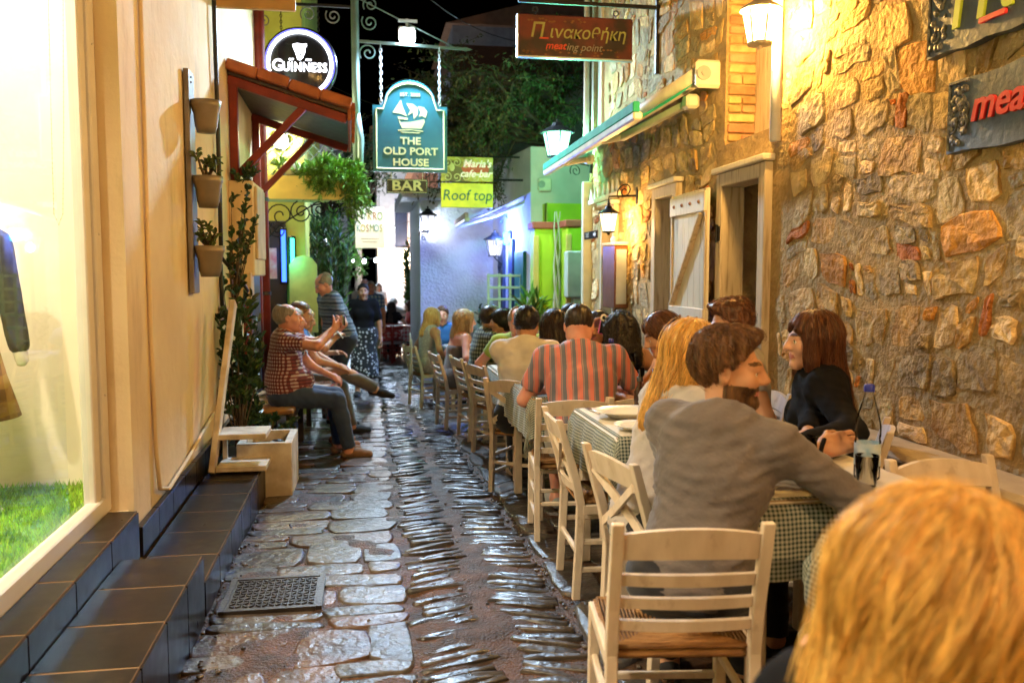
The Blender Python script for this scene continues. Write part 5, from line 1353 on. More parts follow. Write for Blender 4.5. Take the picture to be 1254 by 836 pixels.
# --- the bench by the door, left
bz = gz(8)
folk('man in a red checked shirt and jeans filming with his phone', -.70, 7.42, R(84), z=gz(7.42), sit=.47, lean=.02, size=1.0, belly=.06, build=1.05, hair='grey', style='ring', top=checkr, sleeve=.6, bottom=denim, skin=skin_pink, shoes=cloth('tan suede shoes', (.22, .13, .08)),
     rh=(.16, .40, 1.10), lh=(-.02, .42, 1.10), rel=(1, -.1, -.6), lel=(-1, -.2, -.9), rp=(-.6, .2, .4), lp=(.6, .2, .4), curl=(.7, .7), head=(0, .02, 0), rf=(.12, .52, 0), lf=(-.08, .45, 0), res=.0125, fine=.0058)
folk('older blonde woman on the bench behind the filming man', -.74, 7.95, R(80), z=gz(7.95), sit=.47, lean=.08, size=.95, fem=True, hair='ash', style='bob', top=floral, sleeve=.6, skirt=(floral, 1.5), skin=skin_pink, shoes=cloth('tan sandals', (.3, .14, .08)), rh=(.12, .40, .66), lh=(-.12, .38, .66), head=(-.25, -.05, 0), res=.016)
folk('man in a blue tee with crossed legs and black shoes', -.70, 8.5, R(82), z=gz(8.5), sit=.47, lean=.05, size=1.02, hair='brown', style='short', top=bluetee, sleeve=.5, bottom=grytr, skin=skin_tan, shoes=shoe_m, rh=(.18, .40, .72), lh=(-.06, .42, .70), head=(-.15, -.18, 0),
     rf=(-.05, .78, .38), rk=(.2, .8, 1), lf=(-.10, .55, 0), res=.016)
folk('woman in a print dress on the far end of the bench, phone in hand', -.72, 9.08, R(82), z=gz(9.08), sit=.47, lean=.08, size=.95, fem=True, hair='ash', style='long', hairlen=.2, top=floral, sleeve=.6, skirt=(floral, 1.4), skin=skin_tan, shoes=shoe_m, rh=(.14, .38, .98), lh=(-.08, .40, .80), head=(-.1, -.25, 0), res=.017)
# --- standing in the lane
folk('stooping man in a slate striped polo shirt standing by the bench', -.28, 9.75, R(-112), sit=None, lean=.24, size=.99, build=1.12, belly=.03, hair='grey', style='ring', top=polo, sleeve=.7, collar=True, bottom=cloth('navy trousers', (.02, .025, .045)), skin=skin_pink, shoes=shoe_m,
     rh=(.26, .10, .78), lh=(-.22, .22, .92), head=(.0, -.6, 0), rf=(.12, .0, 0), lf=(-.12, .06, 0), rk=(0, 1, 0), lk=(0, 1, 0), res=.016, fine=.008)
folk('dark-haired woman in a black top and print skirt walking towards us', -.06, 12.6, R(176), sit=None, lean=0, size=.95, fem=True, build=1.1, hair='black', style='short', top=black_c, sleeve=.9, skirt=(bwprint, 1.55), skin=skin_tan, shoes=shoe_m, rh=(.26, .06, .70), lh=(-.26, .04, .72), head=(0, -.05, 0),
     rf=(.1, .12, 0), lf=(-.1, -.08, 0), rk=(0, 1, 0), lk=(0, 1, 0), res=.02, fine=.008)
folk('man in a blue check shirt far down the lane', .06, 16.3, R(178), sit=None, lean=0, size=1.0, hair='grey', style='thin', top=checkb, sleeve=.7, bottom=khaki, skin=skin_pink, shoes=shoe_m, rh=(.26, .04, .76), lh=(-.26, .04, .76), rf=(.1, .1, 0), lf=(-.1, -.06, 0), rk=(0, 1, 0), lk=(0, 1, 0))
folk('sunburnt bald man in white far down the lane', -.05, 18.2, R(176), sit=None, lean=0, size=1.04, hair='grey', style='none', top=white_c, sleeve=.7, bottom=khaki, skin=skin_pink, shoes=shoe_m, rh=(.26, .04, .76), lh=(-.26, .04, .76), rf=(.1, .1, 0), lf=(-.1, -.06, 0), rk=(0, 1, 0), lk=(0, 1, 0))
folk('long dark-haired woman seated at the red tables', .52, 19.6, R(10), sit=.46, lean=.1, size=.95, fem=True, hair='dark', style='long', top=black_c, skin=skin_tan, bottom=darktr)
folk('woman in a red top seated at the far red tables', 1.05, 20.2, R(-100), sit=.46, lean=.1, size=.95, fem=True, hair='brown', style='bob', top=cloth('red top', (.4, .05, .04)), skin=skin_fair, bottom=darktr)
folk('man in a pale blue shirt seated beyond the red tables', .25, 22.4, R(150), sit=.46, lean=.1, size=1.0, hair='dark', style='short', top=cloth('pale blue shirt', (.3, .42, .55)), skin=skin_tan, bottom=darktr)
folk('woman in a white dress strolling at the end of the lane', .32, 25.0, R(180), sit=None, lean=0, size=.96, fem=True, hair='brown', style='long', top=white_c, sleeve=.5, skirt=(white_c, 1.4), skin=skin_tan, shoes=shoe_m, rh=(.26, .04, .72), lh=(-.26, .04, .72), rf=(.1, .1, 0), lf=(-.1, -.06, 0), rk=(0, 1, 0), lk=(0, 1, 0))
folk('white-haired man in white seated at the red tables', .72, 21.3, R(-30), sit=.46, lean=.2, size=1.02, hair='white', style='short', top=white_c, skin=skin_pink, bottom=khaki)
# --- what they hold and wear
def slab(name, label, cat, p, size, m, rot=(0, 0, 0), glowm=None):
    t = thing(name, label, cat, p, None, True); t.rotation_euler = rot
    mb = MB(); mb.box((0, 0, 0), size, .006); part('case', mb, m, t)
    mb = MB(); mb.box((0, -size[1] / 2 - .001, 0), (size[0] - .008, .002, size[2] - .012)); part('screen', mb, glowm or M('phone screen', (.03, .04, .05), .15), t)
    return t
dark = M('black phone', (.012, .012, .014), .3)
o = slab('phone', 'black phone held up by the man in the red checked shirt', 'phone', (-.20, 7.44, gz(7.4) + 1.17), (.085, .012, .15), dark, (0, R(90), R(-84)))
slab('phone', 'pale phone in the hand of the woman at the end of the bench', 'phone', (-.30, 8.98, gz(9) + 1.02), (.07, .012, .14), M('pale phone', (.5, .5, .52), .3), (R(40), 0, R(-80)))
pp = at(741, 398, 5.55)
t = slab('phone', 'pink phone case with two white ringed eyes held by the girl', 'phone', pp, (.085, .016, .13), M('pink case', (.62, .12, .35), .4), (0, R(12), R(12)))
for e in (-1, 1):
    mb = MB(); mb.lathe([(.012, 0), (.019, .004), (.026, 0)], (e * .026, -.012, .045), 14, (0, -1, 0)); part('ring', mb, M('white plastic', (.75, .75, .75), .3), t)
# cardigan over the far chair
cg = MB(); X0, Y0 = .60, 10.9
for j in range(9):
    for i in range(9):
        u, v = i / 8, j / 8; cg.v.append((X0 - .07 - .015 * math.sin(u * 12) * v, Y0 - .24 + u * .46, gz(11) + .90 - v * .46 - .05 * math.sin(u * 5))); cg.col.append((1, 1, 1))
for j in range(8):
    for i in range(8): a = j * 9 + i; cg.f.append((a, a + 1, a + 10, a + 9)); cg.mi.append(0)
o = part('cardigan', cg, cardi, None, True); md = o.modifiers.new('thick', 'SOLIDIFY'); md.thickness = .012; tag(o, 'white cardigan draped over the back of the far chair', 'cardigan')
wb = tag(part('wristband', MB().tube([(math.cos(a) * .031, math.sin(a) * .031, 0) for a in [i * math.pi / 6 for i in range(12)]], .008, 6, True), black_c, None, True), 'black band on the wrist reaching over the near table', 'wristband')
wb['_fit'] = 1
# bench
bn = thing('street_bench', 'dark bench with woven seat under the row of people on the left', 'bench', (-.80, 8.2, gz(8.2)))
bw_ = M('dark bench wood', (.05, .03, .02), .5)
mb = MB(); mb.bar((-.82, 7.05, gz(7.05) + .44), (-.84, 9.5, gz(9.5) + .44), .44, .045, (0, 0, 1), .01); part('seat', mb, rush, bn)
for y in (7.12, 8.3, 9.42):
    for x in (-1.0, -.64): mb = MB(); mb.bar((x, y, gz(y)), (x, y, gz(y) + .43), .05, .05, (0, 1, 0), .005); part('leg', mb, bw_, bn)
for x in (-1.02, -.62): mb = MB(); mb.bar((x, 7.05, gz(7.05) + .40), (x - .02, 9.5, gz(9.5) + .40), .03, .07, (0, 0, 1), .005); part('rail', mb, bw_, bn)
# fit the wristband to the reaching arm
for p_ in [q for q in bpy.data.objects if q.get('label', '').startswith('blonde woman in a grey tee')]:
    w = Vector(p_['_j'][:3]); c, s_ = math.cos(-R(80)), math.sin(-R(80)); wb.location = (p_.location.x + w.x * c - w.y * s_, p_.location.y + w.x * s_ + w.y * c, p_.location.z + w.z)
    d_ = Vector((1.46, 2.56, .86)) - Vector((1.2, 2.75, .92)); wb.rotation_euler = d_.to_track_quat('Z', 'X').to_euler()
# ================================================================ SIGNS, LANTERNS, AWNINGS
EX, EZ = Vector((1, 0, 0)), Vector((0, 0, 1)); RXs = Vector((-.02, -1, 0)).normalized()
def scroll(c, ux, uy, r=.08, turns=1.6, flip=1, n=22, r0=.15):
    return [Vector(c) + Vector(ux) * (r * (r0 + (1 - r0) * i / n) * math.cos(flip * 6.283 * turns * i / n)) + Vector(uy) * (r * (r0 + (1 - r0) * i / n) * math.sin(flip * 6.283 * turns * i / n)) for i in range(n + 1)]
def chain(mb, a, b, r=.014, w=.0035):
    a, b = Vector(a), Vector(b); n = max(2, int((b - a).length / (r * 1.55))); d = (b - a) / n
    for i in range(n):
        c = a + d * (i + .5); s = EX if i % 2 else Vector((0, 1, 0))
        mb.tube([c + s * r * .55 * math.cos(t) + EZ * r * math.sin(t) for t in [k * math.pi / 4 for k in range(8)]], w, 5, True)
def lantern(name, label, p, wallp, m, watts, lc, gl, h=.30, w=.20, arm='top', soft=.05, group='wall lanterns'):
    """six-sided street lantern: roof, cage bars, lit panes, bracket to the wall"""
    t = thing(name, label, 'lantern', p, group); p = Vector(p); n = 6
    wt, wb = w / 2, w * .32; z0, z1 = -h * .40, h * .18
    def ring(r, z): return [p + Vector((r * math.cos(6.283 * (k + .5) / n), r * math.sin(6.283 * (k + .5) / n), z)) for k in range(n)]
    a, b = ring(wb, z0), ring(wt, z1)
    for k in range(n):
        mb = MB(); mb.tube([a[k], b[k]], w * .028, 6); part('cage_bar', mb, m, t)
    for k in range(n):
        mb = MB(); c0, c1, c2, c3 = a[k], a[(k + 1) % n], b[(k + 1) % n], b[k]; mb.quad(c0, c1, c2, c3); part('pane', mb, gl, t)
    mb = MB(); mb.lathe([(wt * 1.18, z1), (wt * 1.2, z1 + .01), (wt * .55, z1 + h * .16), (wt * .45, z1 + h * .17), (wt * .30, z1 + h * .26), (.012, z1 + h * .28), (.016, z1 + h * .34), (0, z1 + h * .37)], p, 12); part('roof', mb, m, t)
    mb = MB(); mb.lathe([(0, z0 - .035), (.012, z0 - .03), (.014, z0 - .015), (wb * 1.1, z0 - .008), (wb * 1.1, z0 + .004)], p, 12); part('base_ring', mb, m, t)
    mb = MB(); mb.ball(p + EZ * (z0 + h * .22), w * .14, 10, 8, (1, 1, 1.5)); part('bulb', mb, glow('bulb ' + name, lc, 25), t)
    if wallp is not None:
        q = Vector(wallp); mb = MB()
        top = p + EZ * (z1 + h * .36) if arm == 'top' else p + EZ * (z0 - .03)
        mb.tube([top, Vector((top.x, top.y, q.z)), q] if arm == 'top' else [top, q], .010, 8); mb.box(q, (.03, .05, .16), .005); part('bracket', mb, m, t)
        d = (q - top).normalized(); s = q.lerp(top, .45); mb = MB(); mb.tube(scroll(s + EZ * (-.09 if arm != 'top' else .07), d, EZ, .075), .006, 6); part('scroll', mb, m, t)
    lamp('lantern_light', p + EZ * (z0 + h * .22), watts, lc, t, r=soft)
    return t
warm = (1.0, .56, .14); warmw = (1.0, .61, .27)
gw = glow('warm lantern glass', (1.0, .72, .34), 3.5, .72); gg = glow('green lantern glass', (.30, 1.0, .62), 4.5, .72); gb = glow('pale lantern glass', (.9, .9, .95), .5, .7)
wlan = M('whitewashed iron', (.55, .5, .42), .5)
v, z = on_right(988, 18)
lantern('wall_lantern', 'glowing lantern high on the stone wall beside the plank recess', RP(4.50, .26, 2.80), RP(4.38, .0, 3.02), wlan, 115, warm, gw, .30, .19)
v, z = on_right(765, 265)
lantern('wall_lantern', 'small glowing lantern beside the menu case on the stone wall', RP(7.75, .24, 1.93), RP(7.62, .0, 2.14), blk, 34, warm, gw, .28, .17)
lantern('wall_lantern', 'added lantern above the slate signs, unseen outside the picture, to light the wall', RP(1.40, .32, 2.80), RP(1.30, .0, 3.02), wlan, 80, warm, gw, .30, .19)  # added out of view to brighten the near wall and its signs
lantern('wall_lantern', 'added lantern on the stone wall behind the camera, unseen outside the picture', RP(-1.2, .32, 2.80), RP(-1.3, .0, 3.02), wlan, 190, warmw, gw, .30, .19)  # added behind the camera so the chair backs catch light
lantern('corner_lantern', 'bright green-white lantern on the far corner of the stone house', Vector((2.14, 9.62, 2.93)), RP(9.36, .02, 2.62), blk, 90, (.22, 1.0, .5), gg, .44, .33, 'low', .1)
# carved slate signs on the near wall
slate = M('carved slate board', (.10, .13, .19), .55, c2=(.06, .08, .12), scale=9, bump=.4, bscale=30)
carv = M('carved relief', (.13, .13, .14), .5, c2=(.06, .06, .06), scale=30, bump=.8, bscale=70)
lime_l = M('lime lettering', (.42, .55, .06), .5); red_l = M('red lettering', (.62, .03, .04), .5); wht_l = M('white lettering', (.62, .62, .58), .5)
def wall_sign(label, y0, y1, z0, z1, words):
    t = thing('carved_wall_sign', label, 'sign', RP(y0, .05, z0), 'carved slate wall signs')
    L_, Hh = y0 - y1, z1 - z0; poly = [(0, 0)]
    for i in range(1, 12): poly.append((L_ * i / 12, jit(.008)))
    poly += [(L_, 0), (L_, Hh)]
    for i in range(11, 0, -1): poly.append((L_ * i / 12, Hh + jit(.008)))
    poly.append((0, Hh))
    o = RP(y0, .02, z0); mb = MB(); mb.prism(poly, .045, o, RXs, EZ); part('board', mb, slate, t)
    f = o + Vector((-.047, 0, 0)); mb = MB()
    for i in range(46):
        a = rnd.uniform(.02, .115); b = rnd.uniform(.03, Hh - .03); mb.ball(f + RXs * a + EZ * b, rnd.uniform(.008, .017), 7, 5, (.6, 1, 1))
    for i in range(7): mb.tube(scroll(f + RXs * rnd.uniform(.03, .1) + EZ * rnd.uniform(.05, Hh - .05), RXs, EZ, .035, 1.2), .005, 5)
    part('grape_carving', mb, carv, t, True)
    mb = MB(); mb.tube([f + RXs * .012 + EZ * .012, f + RXs * .012 + EZ * (Hh - .012), f + RXs * .125 + EZ * (Hh - .012)], .008, 5); part('carved_edge', mb, carv, t)
    for (w, s, a, b, m, sh_) in words: lettering(w, s, f + RXs * a + EZ * b, RXs, EZ, m, t, 'letters', .012, sh_, 1.0, .003, 'LEFT')
wall_sign('large slate sign with lime Greek lettering at the top right', 3.30, 1.85, 2.31, 2.74, [('Π', .30, .15, .17, lime_l, .15), ('_', .26, .335, .17, red_l, .1), ('ινακοθήκη', .30, .42, .17, lime_l, .15)])
wall_sign('smaller slate sign with red and white script below the Greek one', 3.15, 1.95, 1.905, 2.185, [('meat', .165, .15, .155, red_l, .25), ('ing point', .165, .475, .15, wht_l, .25)])
# the hanging tavern sign
hs = thing('hanging_tavern_sign', 'dark red Greek tavern sign hanging from an iron bracket over the lane', 'sign', (1.7, 7.1, 3.4))
xa, xb, ys_, zb, zt_ = 1.24, 2.20, 7.05, 3.20, 3.53
mb = MB(); mb.box(((xa + xb) / 2, ys_, (zb + zt_) / 2), (xb - xa, .045, zt_ - zb), .005); part('board', mb, M('dark red sign paint', (.10, .012, .008), .55, c2=(.015, .006, .004), scale=5, ramp=(.4, .6)), hs)
mb = MB(); mb.bar((xa - .004, ys_, zb - .006), (xb + .004, ys_, zb - .006), .055, .012); mb.bar((xa - .006, ys_, zb - .01), (xa - .006, ys_, zt_), .05, .012, (1, 0, 0)); part('metal_edge', mb, M('zinc', (.4, .42, .42), .4, metal=.8), hs)
dl = M('dim olive lettering', (.26, .26, .08), .6); dr = M('dim red lettering', (.5, .05, .02), .6); dg_ = M('dim grey lettering', (.22, .2, .17), .6); lf_ = M('painted leaves', (.16, .07, .02), .7)
fy = ys_ - .0235
lettering('Π', .16, (xa + .09, fy, 3.40), EX, EZ, dl, hs, 'letters', .004, .2, 1, .002, 'LEFT'); lettering('_', .14, (xa + .175, fy, 3.40), EX, EZ, dr, hs, 'letters', .004, .1, 1, .002, 'LEFT')
lettering('ινακοθήκη', .132, (xa + .25, fy, 3.39), EX, EZ, dl, hs, 'letters', .004, .2, 1, .001, 'LEFT'); lettering('meat', .085, (xa + .22, fy, 3.285), EX, EZ, dr, hs, 'letters', .004, .3, 1, .001, 'LEFT'); lettering('ing point', .085, (xa + .395, fy, 3.28), EX, EZ, dg_, hs, 'letters', .004, .3, 1, 0, 'LEFT')
mb = MB()
for i in range(60):
    x = xa + rnd.uniform(.02, .9); z = rnd.choice((rnd.uniform(zb + .015, zb + .07), rnd.uniform(zt_ - .06, zt_ - .02))); 
    if x > xa + .55 and z > 3.4: continue
    mb.prism([(-.014, 0), (0, -.008), (.014, 0), (0, .009)], .003, (x, fy - .001, z), EX, EZ)
stuff(part('painted_leaves', mb, lf_, hs))
mb = MB(); br = RP(7.05, 0, 3.62); mb.bar((1.24, ys_, 3.64), (br.x, ys_, 3.64), .02, .03); mb.bar((br.x - .02, ys_, 3.1), (br.x - .02, ys_, 4.4), .03, .03, (0, 1, 0)); part('bracket', mb, blk, hs)
mb = MB(); mb.tube(scroll((br.x - .2, ys_, 3.80), EX, EZ, .12, 1.7), .009, 6); part('scroll', mb, blk, hs); mb = MB(); mb.tube(scroll((br.x - .42, ys_, 3.74), -EX, EZ, .08, 1.5), .008, 6); part('scroll', mb, blk, hs)
for x in (1.38, 2.06): mb = MB(); mb.tube(scroll((x, ys_, 3.575), EX, EZ, .022, 1, 1, 10, .98), .005, 5); mb.tube([(x, ys_, 3.555), (x, ys_, 3.52)], .004, 5); part('hanger', mb, blk, hs)
# bar sign bracket pole, floodlight, painted boards
teal_iron = M('grey green iron', (.14, .20, .20), .5, metal=.3)
pol = thing('sign_pole', 'slim grey-green iron pole carrying the bar sign bracket', 'pole', (-.10, 10.4, 2.3))
mb = MB(); mb.tube([(-.10, 10.4, 2.28), (-.10, 10.4, 6.2)], .045, 12); part('pole', mb, teal_iron, pol, True)
mb = MB(); mb.bar((-.07, 10.4, 4.13), (1.18, 10.4, 4.09), .025, .03); mb.tube([(-.07, 10.4, 4.62), (1.05, 10.4, 4.11)], .008, 6); part('bracket_arm', mb, teal_iron, pol)
for (x, z, r, f) in ((.03, 4.0, .11, 1), (.05, 4.35, .10, -1), (.06, 4.55, .09, 1)): mb = MB(); mb.tube(scroll((x + .02, 10.4, z), EX, EZ, r, 1.6, f), .009, 6); part('scroll', mb, teal_iron, pol)
mb = MB(); mb.prism([(0, .03), (.10, 0), (0, -.03)], .01, (1.18, 10.41, 4.09), EX, EZ); part('arrow_tip', mb, teal_iron, pol)
fl = thing('floodlight', 'glaring white floodlight fixed above the bar sign', 'floodlight', (.50, 10.36, 4.2))
mb = MB(); mb.box((.50, 10.40, 4.24), (.20, .10, .15), .015); mb.box((.50, 10.40, 4.36), (.03, .02, .1)); mb.bar((.40, 10.38, 4.38), (.62, 10.38, 4.38), .03, .03); part('housing', mb, M('flood housing', (.5, .5, .52), .4), fl)
mb = MB(); mb.box((.50, 10.345, 4.20), (.17, .012, .12)); part('lens', mb, glow('flood lens', (.75, .88, 1.0), 60), fl)
lamp('flood_beam', (.50, 10.30, 4.16), 340, (.55, .76, 1.0), fl, 'SPOT', .07, R(155), (.42, 8.2, 0))
teal = M('teal sign paint', (.018, .13, .17), .35, c2=(.012, .085, .12), scale=2); gold = M('cream gold paint', (.62, .55, .32), .45)
def arch_poly(x0, x1, z0, zs, zt, ins=0.0, n=16):
    cx = (x0 + x1) / 2; rr = (x1 - x0) * .34 - ins * .4; P = [(x0 + ins, z0 + ins), (x1 - ins, z0 + ins), (x1 - ins, zs - ins), (cx + rr + .035, zs - ins)]
    for i in range(n + 1):
        a = R(8) + R(164) * i / n; P.append((cx + rr * math.cos(a) * 1.02, zs - ins * .2 + .03 + (zt - zs - .03 - ins * .8) * math.sin(a)))
    return P + [(cx - rr - .035, zs - ins), (x0 + ins, zs - ins)]
ps = thing('bar_sign', 'teal arched pub sign with golden sailing ship and lettering', 'sign', (.53, 10.4, 2.62))
AP = arch_poly(.09, .965, 2.63, 3.40, 3.70); mb = MB(); mb.prism(AP, .05, (0, 10.42, 0), EX, EZ); part('board', mb, teal, ps)
fy = 10.369
def outline(P, w):
    mb = MB(); cx = sum(p[0] for p in P) / len(P); pts = [Vector((p[0], fy, p[1])) for p in P]
    for i in range(len(pts)): mb.bar(pts[i], pts[(i + 1) % len(pts)], .006, w, EZ if abs(pts[i].z - pts[(i + 1) % len(pts)].z) < .02 else EX)
    return mb
mb = MB(); mb.tube([Vector((p[0], fy, p[1])) for p in arch_poly(.09, .965, 2.63, 3.40, 3.70, .04)], .010, 4, True); part('gold_border', mb, gold, ps)
lettering('EST. 2005', .055, (.53, fy, 3.53), EX, EZ, gold, ps, 'letters', .003, 0, 1.1)
for w, z in (('THE', 2.99), ('OLD PORT', 2.87), ('HOUSE', 2.74)): lettering(w, .118, (.53, fy, z), EX, EZ, gold, ps, 'letters', .003, 0, 1.12, .003)
def flat(name, polys, m, par, y, th=.004):
    mb = MB()
    for P in polys: mb.prism(P, th, (0, y, 0), EX, EZ)
    return part(name, mb, m, par)
sx, sz = .53, 3.19
ship = [[(-.14, .05), (-.11, .02), (.0, .025), (.16, .06), (.17, .03), (.13, -.05), (-.10, -.05)], [(-.15, .085), (-.14, .055), (-.03, .05), (-.03, .07)]]
flat('ship_hull', [[(sx + a, sz + b) for a, b in P] for P in ship], gold, ps, fy + .003)
sails = [[(-.21, .13), (-.11, .28), (-.09, .20), (-.04, .09), (-.12, .12)], [(-.045, .24), (.03, .235), (.09, .19), (.085, .11), (.04, .06), (.03, .14), (-.03, .10), (.0, .16)], [(.09, .21), (.16, .20), (.20, .15), (.18, .075), (.14, .10), (.10, .09), (.12, .14)]]
for P in sails: flat('sail', [[(sx + a, sz + b) for a, b in P]], gold, ps, fy + .003)
flat('wave', [[(sx - .15, sz - .07), (sx + .0, sz - .06), (sx + .15, sz - .075), (sx + .15, sz - .085), (sx, sz - .07), (sx - .14, sz - .08)], [(sx - .12, sz - .09), (sx + .12, sz - .095), (sx + .1, sz - .105), (sx - .1, sz - .1)]], gold, ps, fy + .003)
for x in (.19, .88):
    mb = MB(); chain(mb, (x, 10.4, 4.10), (x, 10.4, 3.42), .026, .006); stuff(part('chain', mb, M('galvanised chain', (.6, .62, .64), .35, metal=.8), ps))
bs = thing('bar_plate', 'small black BAR plate hooked under the teal sign', 'sign', (.48, 10.4, 2.38))
mb = MB(); mb.box((.485, 10.4, 2.465), (.49, .03, .17), .004); part('board', mb, M('black sign paint', (.015, .02, .022), .4), bs)
mb = MB(); mb.tube([Vector((.485 + a * .23, 10.384, 2.465 + b * .072)) for a, b in ((-1, -1), (1, -1), (1, 1), (-1, 1))], .005, 4, True); part('gold_border', mb, gold, bs)
lettering('BAR', .16, (.485, 10.383, 2.465), EX, EZ, gold, bs, 'letters', .003, 0, 1.25, .004)
for x in (.30, .67): mb = MB(); mb.tube([(x, 10.4, 2.55), (x, 10.4, 2.63)], .005, 5); part('hook', mb, gold, bs)
# round beer sign
gs = thing('round_beer_sign', 'round black illuminated beer sign with white harp and glowing ring', 'sign', (-.72, 9.95, 3.6))
gc = at(368, 80, 9.95); gr_ = .385
mb = MB(); mb.lathe([(0, -.06), (gr_ * 1.02, -.06), (gr_ * 1.04, -.03), (gr_ * 1.04, .05), (gr_ * 1.0, .07), (0, .07)], gc, 40, (0, -1, 0)); part('drum', mb, M('gloss black', (.012, .012, .014), .2), gs, True)
def disc_tube(r, m, w, nm): mb = MB(); mb.tube([gc + Vector((math.cos(a) * r, -.072, math.sin(a) * r)) for a in [i * 6.2832 / 48 for i in range(48)]], w, 6, True); return part(nm, mb, m, gs, True)
disc_tube(gr_ * .88, glow('white sign light', (.85, .9, 1.0), 2.5), .016, 'glowing_ring'); disc_tube(gr_ * .955, glow('blue sign rim', (.12, .12, 1.0), 1.2), .006, 'blue_rim')
wl_ = glow('lit letters', (.9, .92, 1.0), 2.2); f = gc + Vector((0, -.075, 0))
lettering('G', .175, f + Vector((-.30, 0, -.03)), EX, EZ, wl_, gs, 'letters', .004, 0, 1, .002, 'LEFT', 1, .105); lettering('UINNESS', .135, f + Vector((-.185, 0, -.042)), EX, EZ, wl_, gs, 'letters', .004, 0, 1, .0025, 'LEFT', 1.15, .47)
serif = MB()
for i, x in enumerate((-.125, -.068, -.02, .035, .09, .145)): pass
hp = [(-.075, .20), (-.03, .215), (.03, .205), (.075, .215), (.075, .185), (.06, .175), (.055, .12), (.03, .06), (.0, .035), (-.025, .045), (-.045, .11), (-.07, .175)]
mb = MB(); mb.prism(hp, .004, f, EX, EZ); hpo = part('harp', mb, wl_, gs)
mb = MB(); mb.prism([(-.035, .175), (.035, .175), (.03, .12), (.005, .06)], .002, f + Vector((0, -.004, 0)), EX, EZ); part('harp_opening', mb, M('gloss black', (.012, .012, .014), .2), hpo)
mb = MB()
for k in range(6): mb.bar(f + Vector((-.024 + k * .01, -.008, .172)), f + Vector((-.004 + k * .006, -.008, .085 + k * .008)), .0015, .002); 
stuff(part('harp_strings', mb, wl_, hpo))
for e, w in ((-1, 'EST'), (1, '1759')): lettering(w, .03, f + Vector((e * .09, 0, .04)), EX, EZ, wl_, gs, 'letters', .003, 0, 1.2)
gbk = thing('beer_sign_bracket', 'black wrought iron bracket with scrolls holding the round beer sign', 'bracket', (-1.1, 9.95, 4.1))
zt = gc.z + gr_ + .27
mb = MB(); mb.bar((-1.20, 9.95, zt), (-.14, 9.95, zt), .025, .03); mb.bar((-1.15, 9.95, zt - .75), (-1.15, 9.95, zt + .3), .03, .03, (0, 1, 0)); part('arm', mb, blk, gbk)
for (x, z, r, f_) in ((-.60, zt - .10, .09, 1), (-.33, zt - .11, .09, -1), (-1.08, zt - .2, .08, 1), (-1.08, zt - .6, .09, -1), (-1.06, zt + .14, .08, 1)): mb = MB(); mb.tube(scroll((x, 9.95, z), EX, EZ, r, 1.6, f_), .008, 6); part('scroll', mb, M('brushed iron', (.2, .21, .22), .35, metal=.7), gbk)
for e in (-.2, .2): mb = MB(); chain(mb, (gc.x + e, 9.95, zt - .02), (gc.x + e, 9.95, gc.z + gr_ * .9), .02, .005); stuff(part('hanger', mb, blk, gbk))
# further signs
ms = thing('paper_bar_sign', 'pale hanging board with tall coloured capitals further down the lane', 'sign', (.06, 14.6, 1.9))
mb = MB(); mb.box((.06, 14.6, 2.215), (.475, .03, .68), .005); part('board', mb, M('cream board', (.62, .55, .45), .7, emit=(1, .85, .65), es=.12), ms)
mk = [M('olive ink', (.14, .2, .05), .6), M('teal ink', (.05, .2, .22), .6), M('mustard ink', (.42, .28, .03), .6), M('rust ink', (.35, .1, .03), .6)]
for w, z in (('MIKRO', 2.40), ('KOSMOS', 2.20)):
    for i, c in enumerate(w): lettering(c, .19 if w == 'MIKRO' else .17, (.06 + (i - (len(w) - 1) / 2) * (.085 if w == 'MIKRO' else .074), 14.582, z), EX, EZ, mk[(i + (w != 'MIKRO')) % 4], ms, 'letters', .003, 0, .62)
mb = MB(); mb.box((.06, 14.583, 2.03), (.3, .002, .006)); mb.box((.06, 14.583, 1.98), (.25, .002, .006)); part('underline', mb, mk[3], ms)
for x in (-.10, .22): mb = MB(); mb.tube([(x, 14.6, 2.55), (x, 14.6, 2.75)], .005, 5); part('hook', mb, blk, ms)
ms.location = at(453, 302, 10.95); ms.scale = (.75, .75, .75)
cs = thing('cafe_sign', 'yellow cafe sign with rooftop panel hanging in front of the white house', 'sign', (1.53, 13.2, 2.4))
mb = MB(); mb.box((1.53, 13.2, 3.0), (.80, .04, .37), .004); part('upper_board', mb, M('swirled sign paint', (.55, .42, .05), .5, c2=(.16, .10, .02), scale=4, stretch=(1, 1, 2), ramp=(.42, .56), emit=None, es=0), cs)
mb = MB(); mb.box((1.53, 13.2, 2.605), (.80, .04, .37), .004); part('lower_board', mb, M('yellow sign paint', (.68, .55, .02), .5, emit=None, es=0), cs)
mb = MB(); 
for k in range(9): mb.tube(scroll((1.23 + (k % 5) * .14, 13.176, 2.88 + (k // 5) * .22), EX, EZ, .07, 1.3, (-1) ** k), .008, 5)
stuff(part('painted_swirls', mb, M('swirl cream', (.62, .52, .2), .6), cs))
mb = MB(); mb.prism([(0, 0), (.38, .02), (.40, .12), (.06, .16), (-.04, .08)], .003, (1.48, 13.179, 2.94), EX, EZ); part('red_patch', mb, M('red patch', (.55, .08, .03), .6), cs)
mb = MB(); mb.ball((1.30, 13.178, 3.03), .05, 10, 8, (.8, .15, 1.3)); part('painted_face', mb, M('swirl cream', (.62, .52, .2), .6), cs)
pinkl = M('pale script', (.75, .6, .5), .5, emit=(1, .8, .7), es=.1)
lettering("Maria's", .155, (1.68, 13.172, 3.08), EX, EZ, pinkl, cs, 'letters', .003, .3, 1, .003); lettering('cafe-bar', .15, (1.66, 13.172, 2.93), EX, EZ, pinkl, cs, 'letters', .003, .3, 1, .003)
